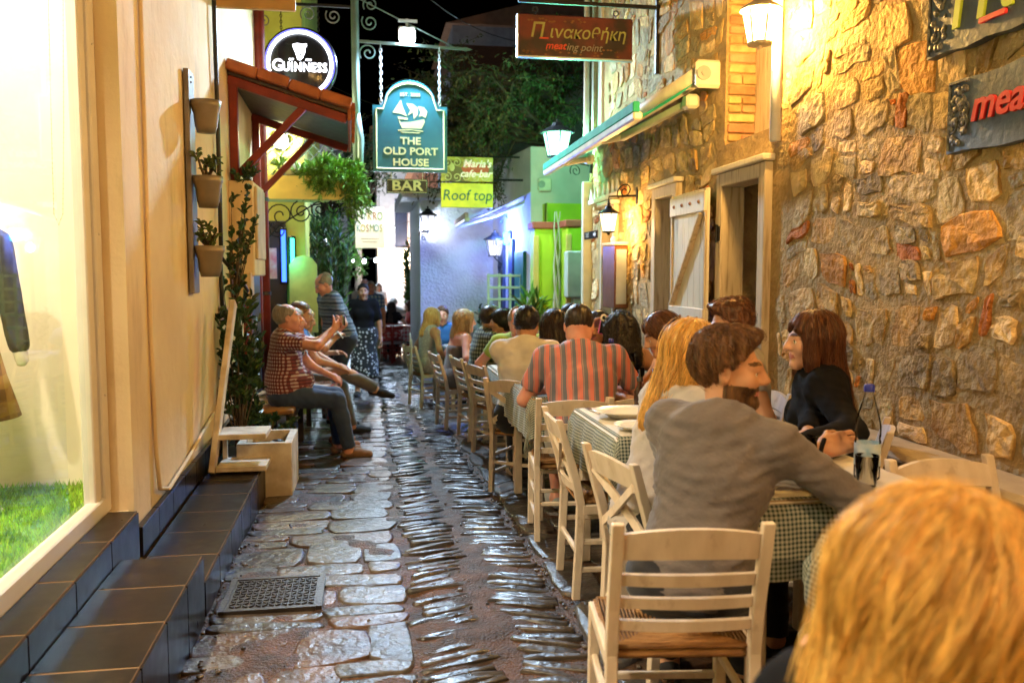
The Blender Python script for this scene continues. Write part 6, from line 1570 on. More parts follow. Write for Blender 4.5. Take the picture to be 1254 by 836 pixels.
lettering('Roof top', .23, (1.53, 13.176, 2.60), EX, EZ, M('dark green ink', (.03, .12, .06), .6), cs, 'letters', .003, .15, .92, .001)
mb = MB(); mb.tube([(1.13, 13.21, 3.2), (2.35, 13.21, 3.2)], .015, 6); mb.tube([(1.94, 13.2, 2.85), (2.4, 13.2, 2.85)], .02, 6); part('bracket', mb, blk, cs)
cs.location = at(572, 256, 11.7); cs.scale = (.885, .885, .885)
# toilet arrow plate and menu case
tg = thing('toilet_plate', 'small black arrow plate reading TOILET by the far doorway', 'sign', RP(8.75, .03, 1.82))
mb = MB(); mb.box(RP(8.40, .25, 1.815), (.012, .5, .075), .002); part('plate', mb, M('matt black plate', (.01, .01, .01), .9, spec=.1), tg)
lettering('TOILET', .065, RP(8.62, .258, 1.815), RXs, EZ, M('grey lettering', (.35, .35, .33), .7), tg, 'letters', .002, 0, .8, .001, 'LEFT'); mb = MB(); mb.prism([(0, -.012), (.06, -.012), (.06, -.025), (.1, 0), (.06, .025), (.06, .012), (0, .012)], .002, RP(8.27, .257, 1.815), RXs, EZ); part('arrow', mb, wht_l, tg)
mc = thing('menu_case', 'narrow brown wall case with lit glazed front showing the menu', 'menu case', RP(8.1, .05, 1.1))
mb = MB(); mb.box(RP(8.12, .07, 1.40), (.14, .42, .60), .006); part('case', mb, M('brown varnish', (.14, .05, .02), .4), mc)
mb = MB(); mb.box(RP(8.33, .07, 1.40), (.10, .01, .50)); part('glazing', mb, glow('menu light', (.5, .62, .85), .25), mc); mb = MB(); mb.box(RP(8.12, .07, 1.715), (.15, .44, .03), .004); mb.ball(RP(8.2, .07, 1.76), .05, 10, 6, (.6, 1, .7)); part('crest', mb, wood_w, mc)
mb = MB(); mb.box(RP(7.905, .07, 1.40), (.10, .006, .52)); part('menu_sheet', mb, M('menu paper', (.45, .5, .58), .3), mc)
# awnings
def awning(name, label, y0, y1, d, zt, zf, m_top, m_under, fr, wallx=XR):
    t = thing(name, label, 'awning', (wallx(y0), y0, zf))
    a, b = Vector((wallx(y0) - .12, y0 + .06, zt)), Vector((wallx(y1) - .12, y1 - .06, zt)); c, e = Vector((wallx(y0) - d, y0 + .06, zf)), Vector((wallx(y1) - d, y1 - .06, zf))
    mb = MB(); n = 10
    for i in range(n + 1):
        k = i / n; sag = -.03 * math.sin(math.pi * k)
        for p, q in ((a, c), (b, e)): r_ = p.lerp(q, k); mb.v.append((r_.x, r_.y, r_.z + sag)); mb.col.append((1, 1, 1))
    for i in range(n): mb.f.append((2 * i, 2 * i + 1, 2 * i + 3, 2 * i + 2)); mb.mi.append(0)
    o = part('fabric', mb, m_top, t, True); md = o.modifiers.new('thick', 'SOLIDIFY'); md.thickness = .004
    mb = MB(); mb.tube([a + EZ * .02, b + EZ * .02], .065, 14); part('roller', mb, fr, t, True)
    mb = MB(); mb.box(a + Vector((.05, -.08, .02)), (.20, .05, .19), .02); k = part('end_cap', mb, fr, t)
    mb = MB(); mb.lathe([(.05, 0), (.05, .012), (.02, .012), (.02, .02), (0, .02)], a + Vector((0, -.105, .02)), 16, (0, -1, 0)); part('end_bolt', mb, M('grey plastic', (.3, .3, .28), .5), k)
    mb = MB(); mb.bar(c, e, .07, .06, EZ, .012); part('front_bar', mb, fr, t)
    mb = MB(); mb.bar(c + Vector((-.012, 0, .06)), e + Vector((-.012, 0, .06)), .05, .075, EZ, .008); part('canvas_roll', mb, m_top, t)
    for f0 in (.0, 1.0):
        p = a.lerp(b, .04 + .9 * f0) + EZ * -.13; q = c.lerp(e, .30 + .42 * f0) + EZ * -.02; mid = p.lerp(q, .45) + Vector((-.05, (.5 if f0 == 0 else -.5), -.05))
        mb = MB(); mb.bar(p, mid, .045, .055, EZ, .008); part('arm', mb, fr, t); mb = MB(); mb.bar(mid, q, .04, .05, EZ, .008); part('arm', mb, fr, t)
        mb = MB(); mb.box(p, (.1, .12, .10), .02); part('elbow_bracket', mb, fr, t)
    return t
cream_al = M('cream aluminium', (.62, .58, .48), .4)
awning('green_awning', 'folding-arm awning with green canvas and cream arms on the stone house', 5.75, 9.3, .55, 2.78, 2.52, M('green canvas', (.015, .34, .22), .8, var=.15), None, cream_al)
awning('pink_awning', 'faded pink awning over the far green doorway', 11.9, 13.9, 1.15, 2.65, 2.18, M('faded pink canvas', (.5, .36, .34), .85), None, cream_al)
# ================================================================ PLANTS
leaf_d = M('dark glossy leaf', (.035, .085, .03), .4, c2=(.015, .04, .016), scale=30, attr='tint'); leaf_g = M('fresh green leaf', (.10, .22, .04), .5, c2=(.045, .12, .02), scale=30, attr='tint')
leaf_dry = M('dry foliage', (.13, .10, .045), .7, c2=(.06, .055, .025), scale=20, attr='tint'); bark = M('bark', (.10, .07, .045), .85, c2=(.05, .035, .022), scale=20, bump=.6)
leaf_b = M('bright succulent leaf', (.17, .36, .06), .5, c2=(.08, .20, .03), scale=30, attr='tint')
leaf_m = M('succulent leaf', (.10, .15, .05), .45, c2=(.05, .08, .03), scale=30, attr='tint')
def leaf(mb, p, d, l, w, up=None, fold=.15):
    d = Vector(d).normalized(); s = d.cross(up or Vector((jit(1), jit(1), 1.2))); 
    if s.length < .05: s = d.cross(Vector((1, 0, 0)))
    s.normalize(); n = s.cross(d); g = rnd.uniform(.55, 1.5); mb.cur = (g * rnd.uniform(.85, 1.25), g, g * rnd.uniform(.6, 1.0)); p = Vector(p)
    a, b = p + d * l * .35, p + d * l * .75
    mb.add([p, a + s * w * .5 + n * w * fold, b + s * w * .38 + n * w * fold, p + d * l - n * w * .2, b - s * w * .38 + n * w * fold, a - s * w * .5 + n * w * fold], [(0, 1, 2, 3), (0, 3, 4, 5)])
def sphere_dir(): 
    while True:
        v = Vector((jit(1), jit(1), jit(1)))
        if .1 < v.length < 1: return v.normalized()
def bush(name, label, cat, c, rad, nst, nlf, ll, lw, m, stemroot=None, droop=.2, group=None, mstem=None, upb=.3):
    """stems fan out from a root; leaves sit along each stem"""
    t = thing(name, label, cat, stemroot or c, group); c = Vector(c); root = Vector(stemroot or c); ms = MB(); ml = MB()
    for i in range(nst):
        v = sphere_dir(); e = c + Vector((v.x * rad[0], v.y * rad[1], v.z * rad[2])) * rnd.uniform(.55, 1.0)
        mid = root.lerp(e, .55) + Vector((jit(.1), jit(.1), rnd.uniform(0, .15))) * max(rad); pts = [root + Vector((jit(.03), jit(.03), 0))]
        for k in range(1, 9): f = k / 8; pts.append((root * (1 - f) ** 2 + mid * 2 * f * (1 - f) + e * f * f) - EZ * droop * f * f * rad[2])
        ms.tube(pts, [.007 * (1 - .75 * k / 8) for k in range(9)], 4)
        for k in range(nlf):
            f = rnd.uniform(.25, 1.0) ** .7; j = min(7, int(f * 8)); p = pts[j].lerp(pts[j + 1], f * 8 - j); ax = (pts[j + 1] - pts[j]).normalized()
            leaf(ml, p, ax * .8 + sphere_dir() * .9 + EZ * upb, ll * rnd.uniform(.6, 1.2), lw * rnd.uniform(.7, 1.2))
    part('stems', ms, mstem or bark, t); part('foliage', ml, m, t, False, True)
    return t
# ================================================================ LEFT: things on the plaster house
pb = thing('planter_board', 'grey upright board fixed to the plaster wall carrying three zinc buckets', 'board', LP(5.5, .02, 1.3))
mb = MB(); mb.box(LP(5.55, .025, 1.98), (.03, .17, 1.34), .004); part('plank', mb, M('grey board', (.24, .23, .25), .6, c2=(.16, .14, .13), scale=5, stretch=(5, 5, 1)), pb)
for z in (2.58, 2.61): mb = MB(); mb.ball(LP(5.53, .042, z), .006, 6, 4); part('screw', mb, iron, pb)
zinc = M('dull zinc bucket', (.26, .22, .17), .5, metal=.5, var=.2, bump=.1)
def bucket(label, z, plant):
    t = thing('zinc_bucket', label, 'bucket', LP(5.55, .13, z), 'zinc buckets on the board'); c = LP(5.52, .125, z)
    mb = MB(); mb.lathe([(0, 0), (.055, 0), (.062, .03), (.066, .035), (.075, .12), (.079, .125), (.084, .15), (.088, .155), (.09, .19), (.084, .19), (.07, .10), (0, .10)], c, 20); part('pail', mb, zinc, t, True)
    mb = MB(); mb.lathe([(0, .17), (.08, .17)], c, 14); part('soil', mb, m_dirt, t)
    if plant:
        ms = MB(); ml = MB()
        for i in range(5):
            e = c + Vector((jit(.07), jit(.07), rnd.uniform(.25, .33))); b = c + Vector((jit(.015), jit(.015), .16)); ms.tube([b, b.lerp(e, .5) + Vector((jit(.02), jit(.02), 0)), e], [.011, .008, .005], 6)
            for k in range(12): leaf(ml, e - EZ * rnd.uniform(0, .06), sphere_dir() + EZ * .6, .05, .026, None, .25)
        part('succulent_stem', ms, bark, t); part('succulent_leaves', ml, leaf_m, t, False, True)
bucket('empty zinc bucket, topmost of the three on the board', 2.28, False); bucket('zinc bucket with a succulent, middle of the three on the board', 1.83, True); bucket('zinc bucket with a succulent, lowest of the three on the board', 1.41, True)
wire = M('black cable', (.012, .012, .012), .5)
pts = [LP(6.62, .03, 4.6), LP(6.60, .035, 3.2), LP(6.66, .03, 2.6), LP(6.60, .04, 2.0), LP(6.66, .03, 1.55), LP(6.9, .12, 1.40), LP(7.1, .16, 1.30), LP(7.0, .12, 1.14), LP(6.8, .05, 1.12), LP(6.64, .03, 1.2), LP(6.62, .03, 1.5)]
tag(part('wall_cable', MB().tube(pts, .016, 8), wire, None, True), 'thick black cable running down the plaster wall and looping at its end', 'cable')
pts = [LP(4.42, .012, 4.4), LP(4.40, .012, 1.2), LP(4.42, .014, .55), LP(4.45, .02, .36), LP(4.65, .022, .31), LP(5.2, .02, .35), LP(5.8, .02, .42), LP(6.2, .02, .46)]
tag(part('wall_conduit', MB().tube(pts, .011, 8), plaster, None, True), 'thin painted conduit running down the plaster wall and turning at its foot', 'conduit')
ub = thing('meter_box', 'cream meter box on the plaster wall behind the black cable', 'box', LP(7.6, .1, 1.35)); mb = MB(); mb.box(LP(7.75, .10, 1.80), (.20, .75, .78), .01); part('cabinet', mb, plaster, ub); mb = MB(); mb.box(LP(7.70, .21, 1.85), (.03, .55, .60), .008); part('door', mb, M('cream lid', (.60, .46, .26), .7), ub)
mb = MB(); mb.box(LP(7.4, .1, 1.33), (.14, .2, .22), .006); part('lower_box', mb, M('cream lid', (.60, .46, .26), .7), ub)
redp = M('red oxide paint', (.22, .025, .012), .5, c2=(.14, .015, .008), scale=8); clay = M('terracotta', (.42, .13, .045), .75, c2=(.28, .08, .03), scale=7, bump=.3)
rp_ = thing('red_downpipe', 'dark red vertical pipe at the end of the plaster house', 'pipe', LP(9.6, .06, 0)); mb = MB(); mb.tube([LP(9.58, .06, -.2), LP(9.58, .06, 6.4)], .055, 12); part('pipe', mb, redp, rp_, True)
for z in (1.2, 2.2, 3.2, 4.4): mb = MB(); mb.tube([LP(9.58, .06, z), LP(9.58, .06, z + .04)], .064, 12); part('clip', mb, iron, rp_)
cnp = thing('tiled_canopy', 'small red-tiled canopy on red timber brackets over the door', 'canopy', LP(8.4, .5, 2.7))
ya, yb_, zw, zo, pj = 7.45, 9.3, 3.10, 2.80, 1.0
n = 9
for i in range(n):
    y = ya + (i + .5) * (yb_ - ya) / n
    for k in range(3):
        f0, f1 = k / 3, (k + 1) / 3 + .03; r = (yb_ - ya) / n * .52
        a = LP(y, .0 + pj * f0, zw + (zo - zw) * f0 + .012 * (2 - k)); b = LP(y, pj * f1, zw + (zo - zw) * f1 + .012 * (2 - k)); mb = MB(); m_ = 6; vs = []
        for p, s in ((a, .92), (b, 1.05)):
            for j in range(m_ + 1): an = math.pi * j / m_; vs.append(p + Vector((0, math.cos(an) * r * s, math.sin(an) * r * .75 * s)))
        for p, s in ((a, .82), (b, .95)):
            for j in range(m_ + 1): an = math.pi * j / m_; vs.append(p + Vector((0, math.cos(an) * r * s, math.sin(an) * r * .75 * s)))
        q = m_ + 1; fs = [(j, j + 1, q + j + 1, q + j) for j in range(m_)] + [(2 * q + j, 3 * q + j, 3 * q + j + 1, 2 * q + j + 1) for j in range(m_)] + [(q + j, q + j + 1, 3 * q + j + 1, 3 * q + j) for j in range(m_)]
        mb.add(vs, fs); part('roof_tile', mb, clay, cnp)
mb = MB(); mb.add([LP(ya, 0, zw - .012), LP(yb_, 0, zw - .012), LP(yb_, pj, zo - .012), LP(ya, pj, zo - .012), LP(ya, 0, zw - .04), LP(yb_, 0, zw - .04), LP(yb_, pj, zo - .04), LP(ya, pj, zo - .04)], [(0, 1, 2, 3), (4, 7, 6, 5), (0, 3, 7, 4), (1, 5, 6, 2), (2, 6, 7, 3)]); part('boarding', mb, bw_, cnp)
for y in (ya + .05, yb_ - .07):
    mb = MB(); mb.bar(LP(y, .0, zw - .08), LP(y, pj - .04, zo - .075), .07, .075, EZ, .006); part('rafter', mb, redp, cnp)
    mb = MB(); mb.bar(LP(y, .04, 2.0), LP(y, .04, zw - .12), .07, .07, (0, 1, 0), .006); part('wall_post', mb, redp, cnp)
    mb = MB(); mb.bar(LP(y, .07, 2.25), LP(y, .62, zw - .27), .06, .06, EZ, .006); part('brace', mb, redp, cnp)
for k in range(4): f0, f1 = k / 4 + .002, (k + 1) / 4 - .002; mb = MB(); mb.bar(LP(ya - .04, pj * f0, zw + (zo - zw) * f0 + .03 + .008 * (k % 2)), LP(ya - .04, pj * f1, zw + (zo - zw) * f1 + .03 + .008 * (k % 2)), .10, .085, EZ, .012); part('verge_tile', mb, clay, cnp)
mb = MB(); mb.bar(LP(ya - .02, pj - .02, zo - .04), LP(yb_ + .02, pj - .02, zo - .04), .03, .11, EZ, .006); part('fascia', mb, clay, cnp)
hb = tag(part('hanging_board', MB().box(LP(6.9, .28, 3.62), (.62, .05, .40), .01), M('timber board', (.42, .25, .09), .6), None), 'edge of a wooden signboard at the very top of the plaster wall', 'sign')
# door behind the bench
dr_ = thing('house_door', 'dark door of the plaster house behind the people on the bench', 'door', LP(8.6, .02, -.15)); mb = MB(); mb.box(LP(8.7, .02, 1.0), (.05, .95, 2.1), .01); part('leaf', mb, M('dark door', (.03, .02, .018), .5), dr_)
for y in (8.2, 9.2): mb = MB(); mb.box(LP(y, .03, 1.0), (.08, .07, 2.2), .01); part('jamb', mb, redp, dr_)
# white plant stand and planter
wpaint = M('white painted timber', (.74, .68, .58), .6, c2=(.48, .40, .30), scale=8, bump=.15)
es = thing('plant_stand', 'white wooden stand with tall leaning side board and two shelves', 'stand', (-.9, 5.9, .16))
mb = MB(); a, b = Vector((-.99, 5.62, .16)), Vector((-.885, 5.98, 1.24)); mb.bar(a, b, .035, .12, (0, 1, 0), .004); part('side_board', mb, wpaint, es)
for z, x1, y0 in ((.185, -.655, 5.62), (.385, -.655, 5.66)): mb = MB(); mb.box(((-.965 + x1) / 2, y0 + .14, z), (x1 + .965, .30, .035), .004); part('shelf', mb, wpaint, es)
mb = MB(); mb.bar((-.95, 5.9, .2), (-.95, 5.9, .37), .03, .03, (0, 1, 0)); part('shelf_support', mb, wpaint, es)
pl = thing('white_planter', 'white rectangular masonry planter standing at the kerb', 'planter', (-.7, 6.1, -.1))
for (c, s) in (((-.70, 5.93, .10), (.36, .05, .38)), ((-.70, 6.42, .10), (.36, .05, .38)), ((-.545, 6.175, .10), (.05, .438, .38)), ((-.855, 6.175, .10), (.05, .438, .38))): mb = MB(); mb.box(c, s, .004); part('side', mb, wpaint, pl)
mb = MB(); mb.box((-.70, 6.175, .18), (.26, .44, .06)); part('soil', mb, m_dirt, pl)
for i in range(12): mb = MB(); mb.ball((-.70 + jit(.11), 6.17 + jit(.18), .22), rnd.uniform(.025, .05), 8, 5, (1.2, 1, .55)); part('pebble', mb, m_flag, pl, True)
bush('climbing_plant', 'dark glossy climber growing up the wall between stand and bench', 'plant', (-.93, 6.75, .95), (.20, .42, .78), 34, 20, .085, .05, leaf_d, (-.93, 6.4, .18), .1)
bush('climbing_plant', 'trailing dark vine twisted round the black cable and meter box', 'plant', LP(6.95, .16, 1.75), (.12, .30, .45), 12, 13, .07, .045, leaf_d, LP(6.8, .1, 1.2), .1)
bush('climbing_plant', 'sprig of dark vine under the canopy bracket', 'plant', LP(7.45, .12, 2.28), (.12, .22, .16), 8, 12, .07, .045, leaf_d, LP(7.4, .08, 2.1), .1)
bush('ground_ivy', 'low dark ivy on the ledge beside the white planter', 'plant', (-.72, 6.75, .28), (.22, .25, .16), 12, 14, .06, .045, leaf_d, (-.75, 6.7, .16), .3)
# mannequin in the display
mq = thing('mannequin', 'shop mannequin in a dark patterned top and mustard skirt at the left edge', 'mannequin', at(-54, 520, 4.05))
mc_ = at(-54, 440, 4.05); mx, my = mc_.x, mc_.y
s = Sculpt(); s.cone((mx, my, 1.15), (mx, my, 1.5), .11, .12, .05, V3(1, 0, 0), 1.3).cone((mx - .16, my, 1.58), (mx + .16, my, 1.58), .05, .05, .05).cone((mx, my, 1.6), (mx, my, 1.72), .05, .045, .03).ell((mx, my, 1.82), (.075, .09, .11), .02)
for e in (-1, 1): s.cone((mx + e * .19, my, 1.56), (mx + e * .265, my, 1.05), .045, .03, .02).cone((mx + e * .09, my, 1.1), (mx + e * .08, my, .45), .08, .035, .04)
D, lo, hr = s.field(.02); P, F = nets(D, lo, hr); link('figure', np_mesh('figure', P, F), mq, M('mannequin white', (.7, .66, .6), .4))
s = Sculpt(); s.cone((mx, my, 1.14), (mx, my, 1.48), .095, .11, .03, V3(1, 0, 0), 1.25).cone((mx - .17, my, 1.57), (mx + .17, my, 1.57), .06, .06, .04)
for e in (-1, 1): s.cone((mx + e * .19, my, 1.56), (mx + e * .255, my, 1.12), .058, .045, .012)
D, lo, hr = s.field(.02); P, F = nets(D, lo, hr); link('jacket', np_mesh('jacket', P, F), mq, M('green brown jacket', (.07, .07, .03), .8, c2=(.03, .03, .015), scale=22))
mb = MB(); mb.lathe([(.14 + .012 * (i % 2), 1.16 - i * .001) for i in range(1)] + [(.15, 1.16), (.19, .98), (.24, .80), (.235, .80), (.14, 1.14)], (mx, my, 0), 26); part('skirt', mb, pattern('mustard plaid', 'check', (.5, .32, .06), (.42, .22, .04), (.25, .12, .03), n=9, n2=9), mq, True)
mb = MB(); mb.lathe([(0, 0), (.16, 0), (.16, .012), (.02, .02), (.015, .5), (0, .5)], (mx, my, .375), 18); part('base', mb, alu, mq)

# ================================================================ LEFT, FURTHER: YELLOW HOUSE WITH BALCONY
yel = M('lemon plaster', (.62, .60, .14), .8, c2=(.44, .42, .1), scale=3, bump=.15, bscale=20)
yh = thing('yellow_house', 'lemon yellow house behind the bench with dark neon-lit doorway', 'house', (-1.5, 10.6, -.3))
YF, XS = 10.55, -.72
mb = MB(); mb.quad((-4, YF, -.5), (XS, YF, -.5), (XS, YF, 2.3), (-4, YF, 2.3)); mb.quad((XS, YF, -.6), (XS, 14.2, -.6), (XS, 14.2, 2.3), (XS, YF, 2.3)); mb.quad((-4, 14.2, -.5), (XS, 14.2, -.5), (XS, 14.2, 6.5), (-4, 14.2, 6.5)); part('lower_wall', mb, yel, yh)
mb = MB(); mb.quad((-4, YF, 2.3), (XS, YF, 2.3), (XS, YF, 6.5), (-4, YF, 6.5)); mb.quad((XS, YF, 2.3), (XS, 14.2, 2.3), (XS, 14.2, 6.5), (XS, YF, 6.5)); part('upper_wall', mb, yel, yh)
d1 = at(325, 265, 10.5); d2 = at(345, 400, 10.5); mb = MB(); mb.box(((d1.x + d2.x) / 2 - .06, YF - .03, .95), (.42, .06, 2.2), .01); do = part('door', mb, M('dark door', (.03, .02, .018), .5), yh)
mb = MB(); mb.box(((d1.x + d2.x) / 2 - .06, YF - .065, 1.55), (.20, .01, .36)); part('notice', mb, M('notice paper', (.55, .42, .3), .7, c2=(.5, .12, .1), scale=9), do)
def neon(name, label, px, y0, y1, c, w):
    a, b = at(px, y0, YF - .08), at(px, y1, YF - .08); t = thing(name, label, 'light', a, 'neon light bars'); mb = MB(); mb.box(((a.x + b.x) / 2, YF - .06, (a.z + b.z) / 2), (w + .04, .06, a.z - b.z + .06), .01); part('backing', mb, blk, t)
    mb = MB(); mb.tube([(a.x, YF - .105, b.z), (a.x, YF - .105, a.z)], w / 2, 8); part('tube', mb, glow('neon ' + name, c, 1.6), t); lamp('neon_light', (a.x, YF - .25, (a.z + b.z) / 2), .7, c, t, r=.1)
neon('blue_neon', 'vertical blue neon bar on the dark doorway', 347, 282, 345, (.03, .10, 1.0), .05); neon('green_neon', 'vertical green neon bar beside the blue one', 358, 292, 344, (.05, 1.0, .45), .045)
mb = MB(); p = at(372, 350, 10.45); mb.prism([(-.16, -.55), (.16, -.55), (.16, .25), (.10, .33), (0, .36), (-.10, .33), (-.16, .25)], .03, (p.x, 10.44, p.z), EX, EZ); tag(part('shaped_panel', mb, M('pale lime panel', (.6, .62, .22), .7), None), 'pale lime shaped wooden panel leaning by the yellow house', 'panel')
bh = thing('added_bulkhead_lamp', 'round bulkhead lamp added on the yellow house, unseen behind the tiled canopy', 'lamp', (-.98, YF, 2.98)); mb = MB(); mb.lathe([(.11, 0), (.11, .05), (.09, .06)], (-.98, YF, 2.98), 18, (0, -1, 0)); part('rim', mb, blk, bh); mb = MB(); mb.lathe([(.09, .055), (.05, .09), (0, .10)], (-.98, YF, 2.98), 18, (0, -1, 0)); part('glass', mb, glow('added bulkhead glass', (1, .95, .6), 3), bh); lamp('added_bulkhead_light', (-.98, YF - .16, 2.98), 42, (1.0, .95, .5), bh, r=.08)  # hidden lamp added to light the yellow wall and trough
# balcony trough
by = 9.98
bt = thing('balcony_trough', 'long yellow balcony trough overflowing with green succulents', 'planter', (-.65, by, 2.28))
mb = MB(); mb.prism([(0, .06), (.06, 0), (.90, 0), (1.05, .07), (1.07, .24), (1.03, .26), (0, .26)], .42, (-1.16, by + .40, 2.26), EX, EZ); part('trough', mb, M('yellow trough', (.72, .62, .16), .75, var=.08), bt)
mb = MB(); mb.box((-.64, by + .19, 2.50), (.96, .34, .05)); part('soil', mb, m_dirt, bt)
bush('trailing_succulent', 'spiky green plants spilling over the yellow balcony trough', 'plant', (-.38, by + .02, 2.62), (.46, .26, .26), 85, 34, .10, .02, leaf_b, (-.45, by + .15, 2.5), .5)
bush('trailing_succulent', 'bright green spiky plant hanging from the right end of the trough', 'plant', (-.10, by - .02, 2.45), (.15, .18, .34), 44, 32, .10, .02, leaf_b, (-.16, by + .1, 2.52), .6)
bush('potted_plant', 'small green plant behind the balcony lattice', 'plant', (-.95, by + .25, 2.72), (.12, .12, .14), 12, 16, .07, .02, leaf_g, (-.95, by + .25, 2.55), .2)
gp = thing('stone_pot', 'round stone-coloured pot on the balcony trough', 'pot', (-.82, by + .12, 2.52)); mb = MB(); mb.lathe([(0, 0), (.06, 0), (.10, .06), (.09, .14), (.07, .16), (.05, .15), (0, .13)], (-.82, by + .12, 2.525), 16); part('pot', mb, M('pot clay', (.4, .36, .26), .7), gp, True); mb = MB(); mb.lathe([(0, .135), (.055, .14)], (-.82, by + .12, 2.525), 10); part('soil', mb, m_dirt, gp)
lt = thing('balcony_lattice', 'dark diagonal lattice railing above the yellow trough', 'lattice', (-.7, by + .43, 2.5)); w_, h_ = 1.0, .85
for k in range(-6, 9):
    for e in (1, -1):
        x0 = k * .135; pts = []
        a0, a1 = (x0, 0), (x0 + e * h_, h_)
        def clipx(p, q):
            (xa_, za_), (xb__, zb__) = p, q; t0, t1 = 0, 1; dx = xb__ - xa_
            for lim, sgn in ((0, 1), (w_, -1)):
                fa, fb = sgn * (xa_ - lim), sgn * (xb__ - lim)
                if fa < 0 and fb < 0: return None
                if fa < 0: t0 = max(t0, fa / (fa - fb))
                if fb < 0: t1 = min(t1, fa / (fa - fb))
            if t1 - t0 < .05: return None
            return [(xa_ + dx * t, za_ + (zb__ - za_) * t) for t in (t0, t1)]
        r_ = clipx(a0, a1)
        if r_: mb = MB(); mb.bar((-1.14 + r_[0][0], by + .43 + e * .008, 2.52 + r_[0][1]), (-1.14 + r_[1][0], by + .43 + e * .008, 2.52 + r_[1][1]), .012, .026, (0, 1, 0)); part('lattice_strip', mb, teal_iron, lt)
mb = MB(); mb.bar((-1.16, by + .43, 2.52 + h_), (-.12, by + .43, 2.52 + h_), .04, .04); part('top_rail', mb, teal_iron, lt); mb = MB(); mb.tube([(-.12, by + .43, 2.5), (-.06, by + .40, 2.75), (-.05, by + .38, 3.0), (-.10, by + .43, 3.36)], .04, 8); part('scroll_end', mb, teal_iron, lt, True)
si = thing('iron_scrollwork', 'black wrought iron scrolls hanging under the yellow trough', 'ironwork', (-.7, by, 2.2))
for (x, z, r, f) in ((-.95, 2.08, .16, 1), (-.72, 2.12, .13, -1), (-.52, 2.16, .10, 1), (-.36, 2.18, .08, -1), (-.98, 1.92, .10, -1)): mb = MB(); mb.tube(scroll((x, by + .05, z), EX, EZ, r, 1.7, f, 26), .009, 6); part('scroll', mb, blk, si)
mb = MB(); mb.tube([(-1.16, by + .05, 1.75), (-.95, by + .05, 1.98), (-.6, by + .05, 2.2), (-.3, by + .05, 2.25)], .010, 6); part('stay', mb, blk, si)
bush('oleander', 'dark leafy oleander bush behind the stooping man', 'shrub', (-.58, 11.5, 1.92), (.42, .40, .52), 60, 34, .15, .026, leaf_d, (-.5, 11.6, -.3), .15)
bush('oleander', 'leafy oleander crown lit green beside the teal sign', 'shrub', (-.48, 12.0, 2.0), (.34, .4, .40), 40, 30, .15, .026, leaf_g, (-.45, 12.4, -.3), .15)

# ================================================================ RIGHT, FURTHER: lime gateway, white house
lime = M('lime green paint', (.42, .58, .02), .7, c2=(.34, .48, .015), scale=4); capm = M('brick red cap', (.32, .07, .04), .7)
lg = thing('lime_gateway', 'bright lime garden gateway with two piers and brick-red caps', 'gateway', (2.5, 10.9, -.3))
for x, y, w in ((2.32, 11.25, .30), (2.66, 10.75, .34)):
    mb = MB(); mb.box((x, y, .85), (w, .3, 2.35), .01); part('pier', mb, lime, lg); mb = MB(); mb.box((x, y, 2.06), (w + .06, .36, .09), .01); part('cap', mb, capm, lg); mb = MB(); mb.box((x - w / 2 + .02, y - .16, .8), (.07, .03, 2.25), .005); part('edge_strip', mb, M('ochre strip', (.55, .40, .10), .7), lg)
mb = MB(); mb.quad((2.45, 11.6, -.4), (2.45, 11.95, -.4), (2.45, 11.95, 2.4), (2.45, 11.6, 2.4)); mb.box((2.75, 11.75, 1.0), (.6, .08, 2.8)); part('back_wall', mb, lime, lg)
tw = thing('twisted_trunk', 'gnarled bare vine trunk rising between the lime piers', 'trunk', (2.42, 10.95, -.3)); mb = MB(); 
for k in range(3): mb.tube([(2.44 + .04 * math.sin(i * .9 + k * 2.1), 10.95 + .04 * math.cos(i * .9 + k * 2.1), -.3 + i * .23) for i in range(12)], [.03 * (1 - i / 14) for i in range(12)], 6)
part('stem', mb, M('pale bark', (.4, .36, .26), .8, bump=.5), tw)
eb = thing('electric_box', 'grey electric cabinet with looped cable on the lime pier', 'box', (2.5, 10.45, .9)); mb = MB(); mb.box((2.60, 10.52, 1.42), (.30, .16, .58), .015); part('cabinet', mb, M('grey cabinet', (.42, .44, .40), .5), eb); mb = MB(); mb.box((2.62, 10.52, 1.0), (.16, .12, .25), .01); part('lower_cabinet', mb, M('grey cabinet', (.42, .44, .40), .5), eb)
mb = MB(); mb.tube([(2.58, 10.45, .88), (2.56, 10.44, .78), (2.62, 10.44, .74), (2.68, 10.45, .80), (2.68, 10.45, .88)], .012, 6); part('cable_loop', mb, wire, eb)
bush('potted_plant', 'broad-leaved potted plant at the foot of the lime gateway', 'plant', (2.12, 11.1, 1.0), (.22, .2, .28), 14, 10, .26, .05, leaf_g, (2.12, 11.1, .62), .3)
pot = thing('flower_pot', 'pale flower pot on a ledge under the broad-leaved plant', 'pot', (2.12, 11.1, .3)); mb = MB(); mb.lathe([(0, 0), (.09, 0), (.13, .28), (.14, .3), (.12, .3), (0, .26)], (2.12, 11.1, .38), 16); part('pot', mb, M('pot white', (.6, .58, .5), .6), pot, True); mb = MB(); mb.box((2.12, 11.1, -.02), (.3, .3, .78), .01); part('plinth', mb, mortar, pot)
stucco = M('white stucco', (.66, .66, .70), .85, var=.05, bump=.9, bscale=26, bdist=.03); pinkw = M('pinkish plaster', (.58, .52, .52), .8, var=.06, bump=.15)
wh = thing('white_house', 'white stuccoed house with stone base closing the view down the lane', 'house', (1.5, 14.1, -.4))
mb = MB(); mb.quad((.86, 14.1, -.6), (2.6, 14.1, -.6), (2.6, 14.1, 2.62), (.86, 14.1, 2.62)); part('front_wall', mb, stucco, wh)
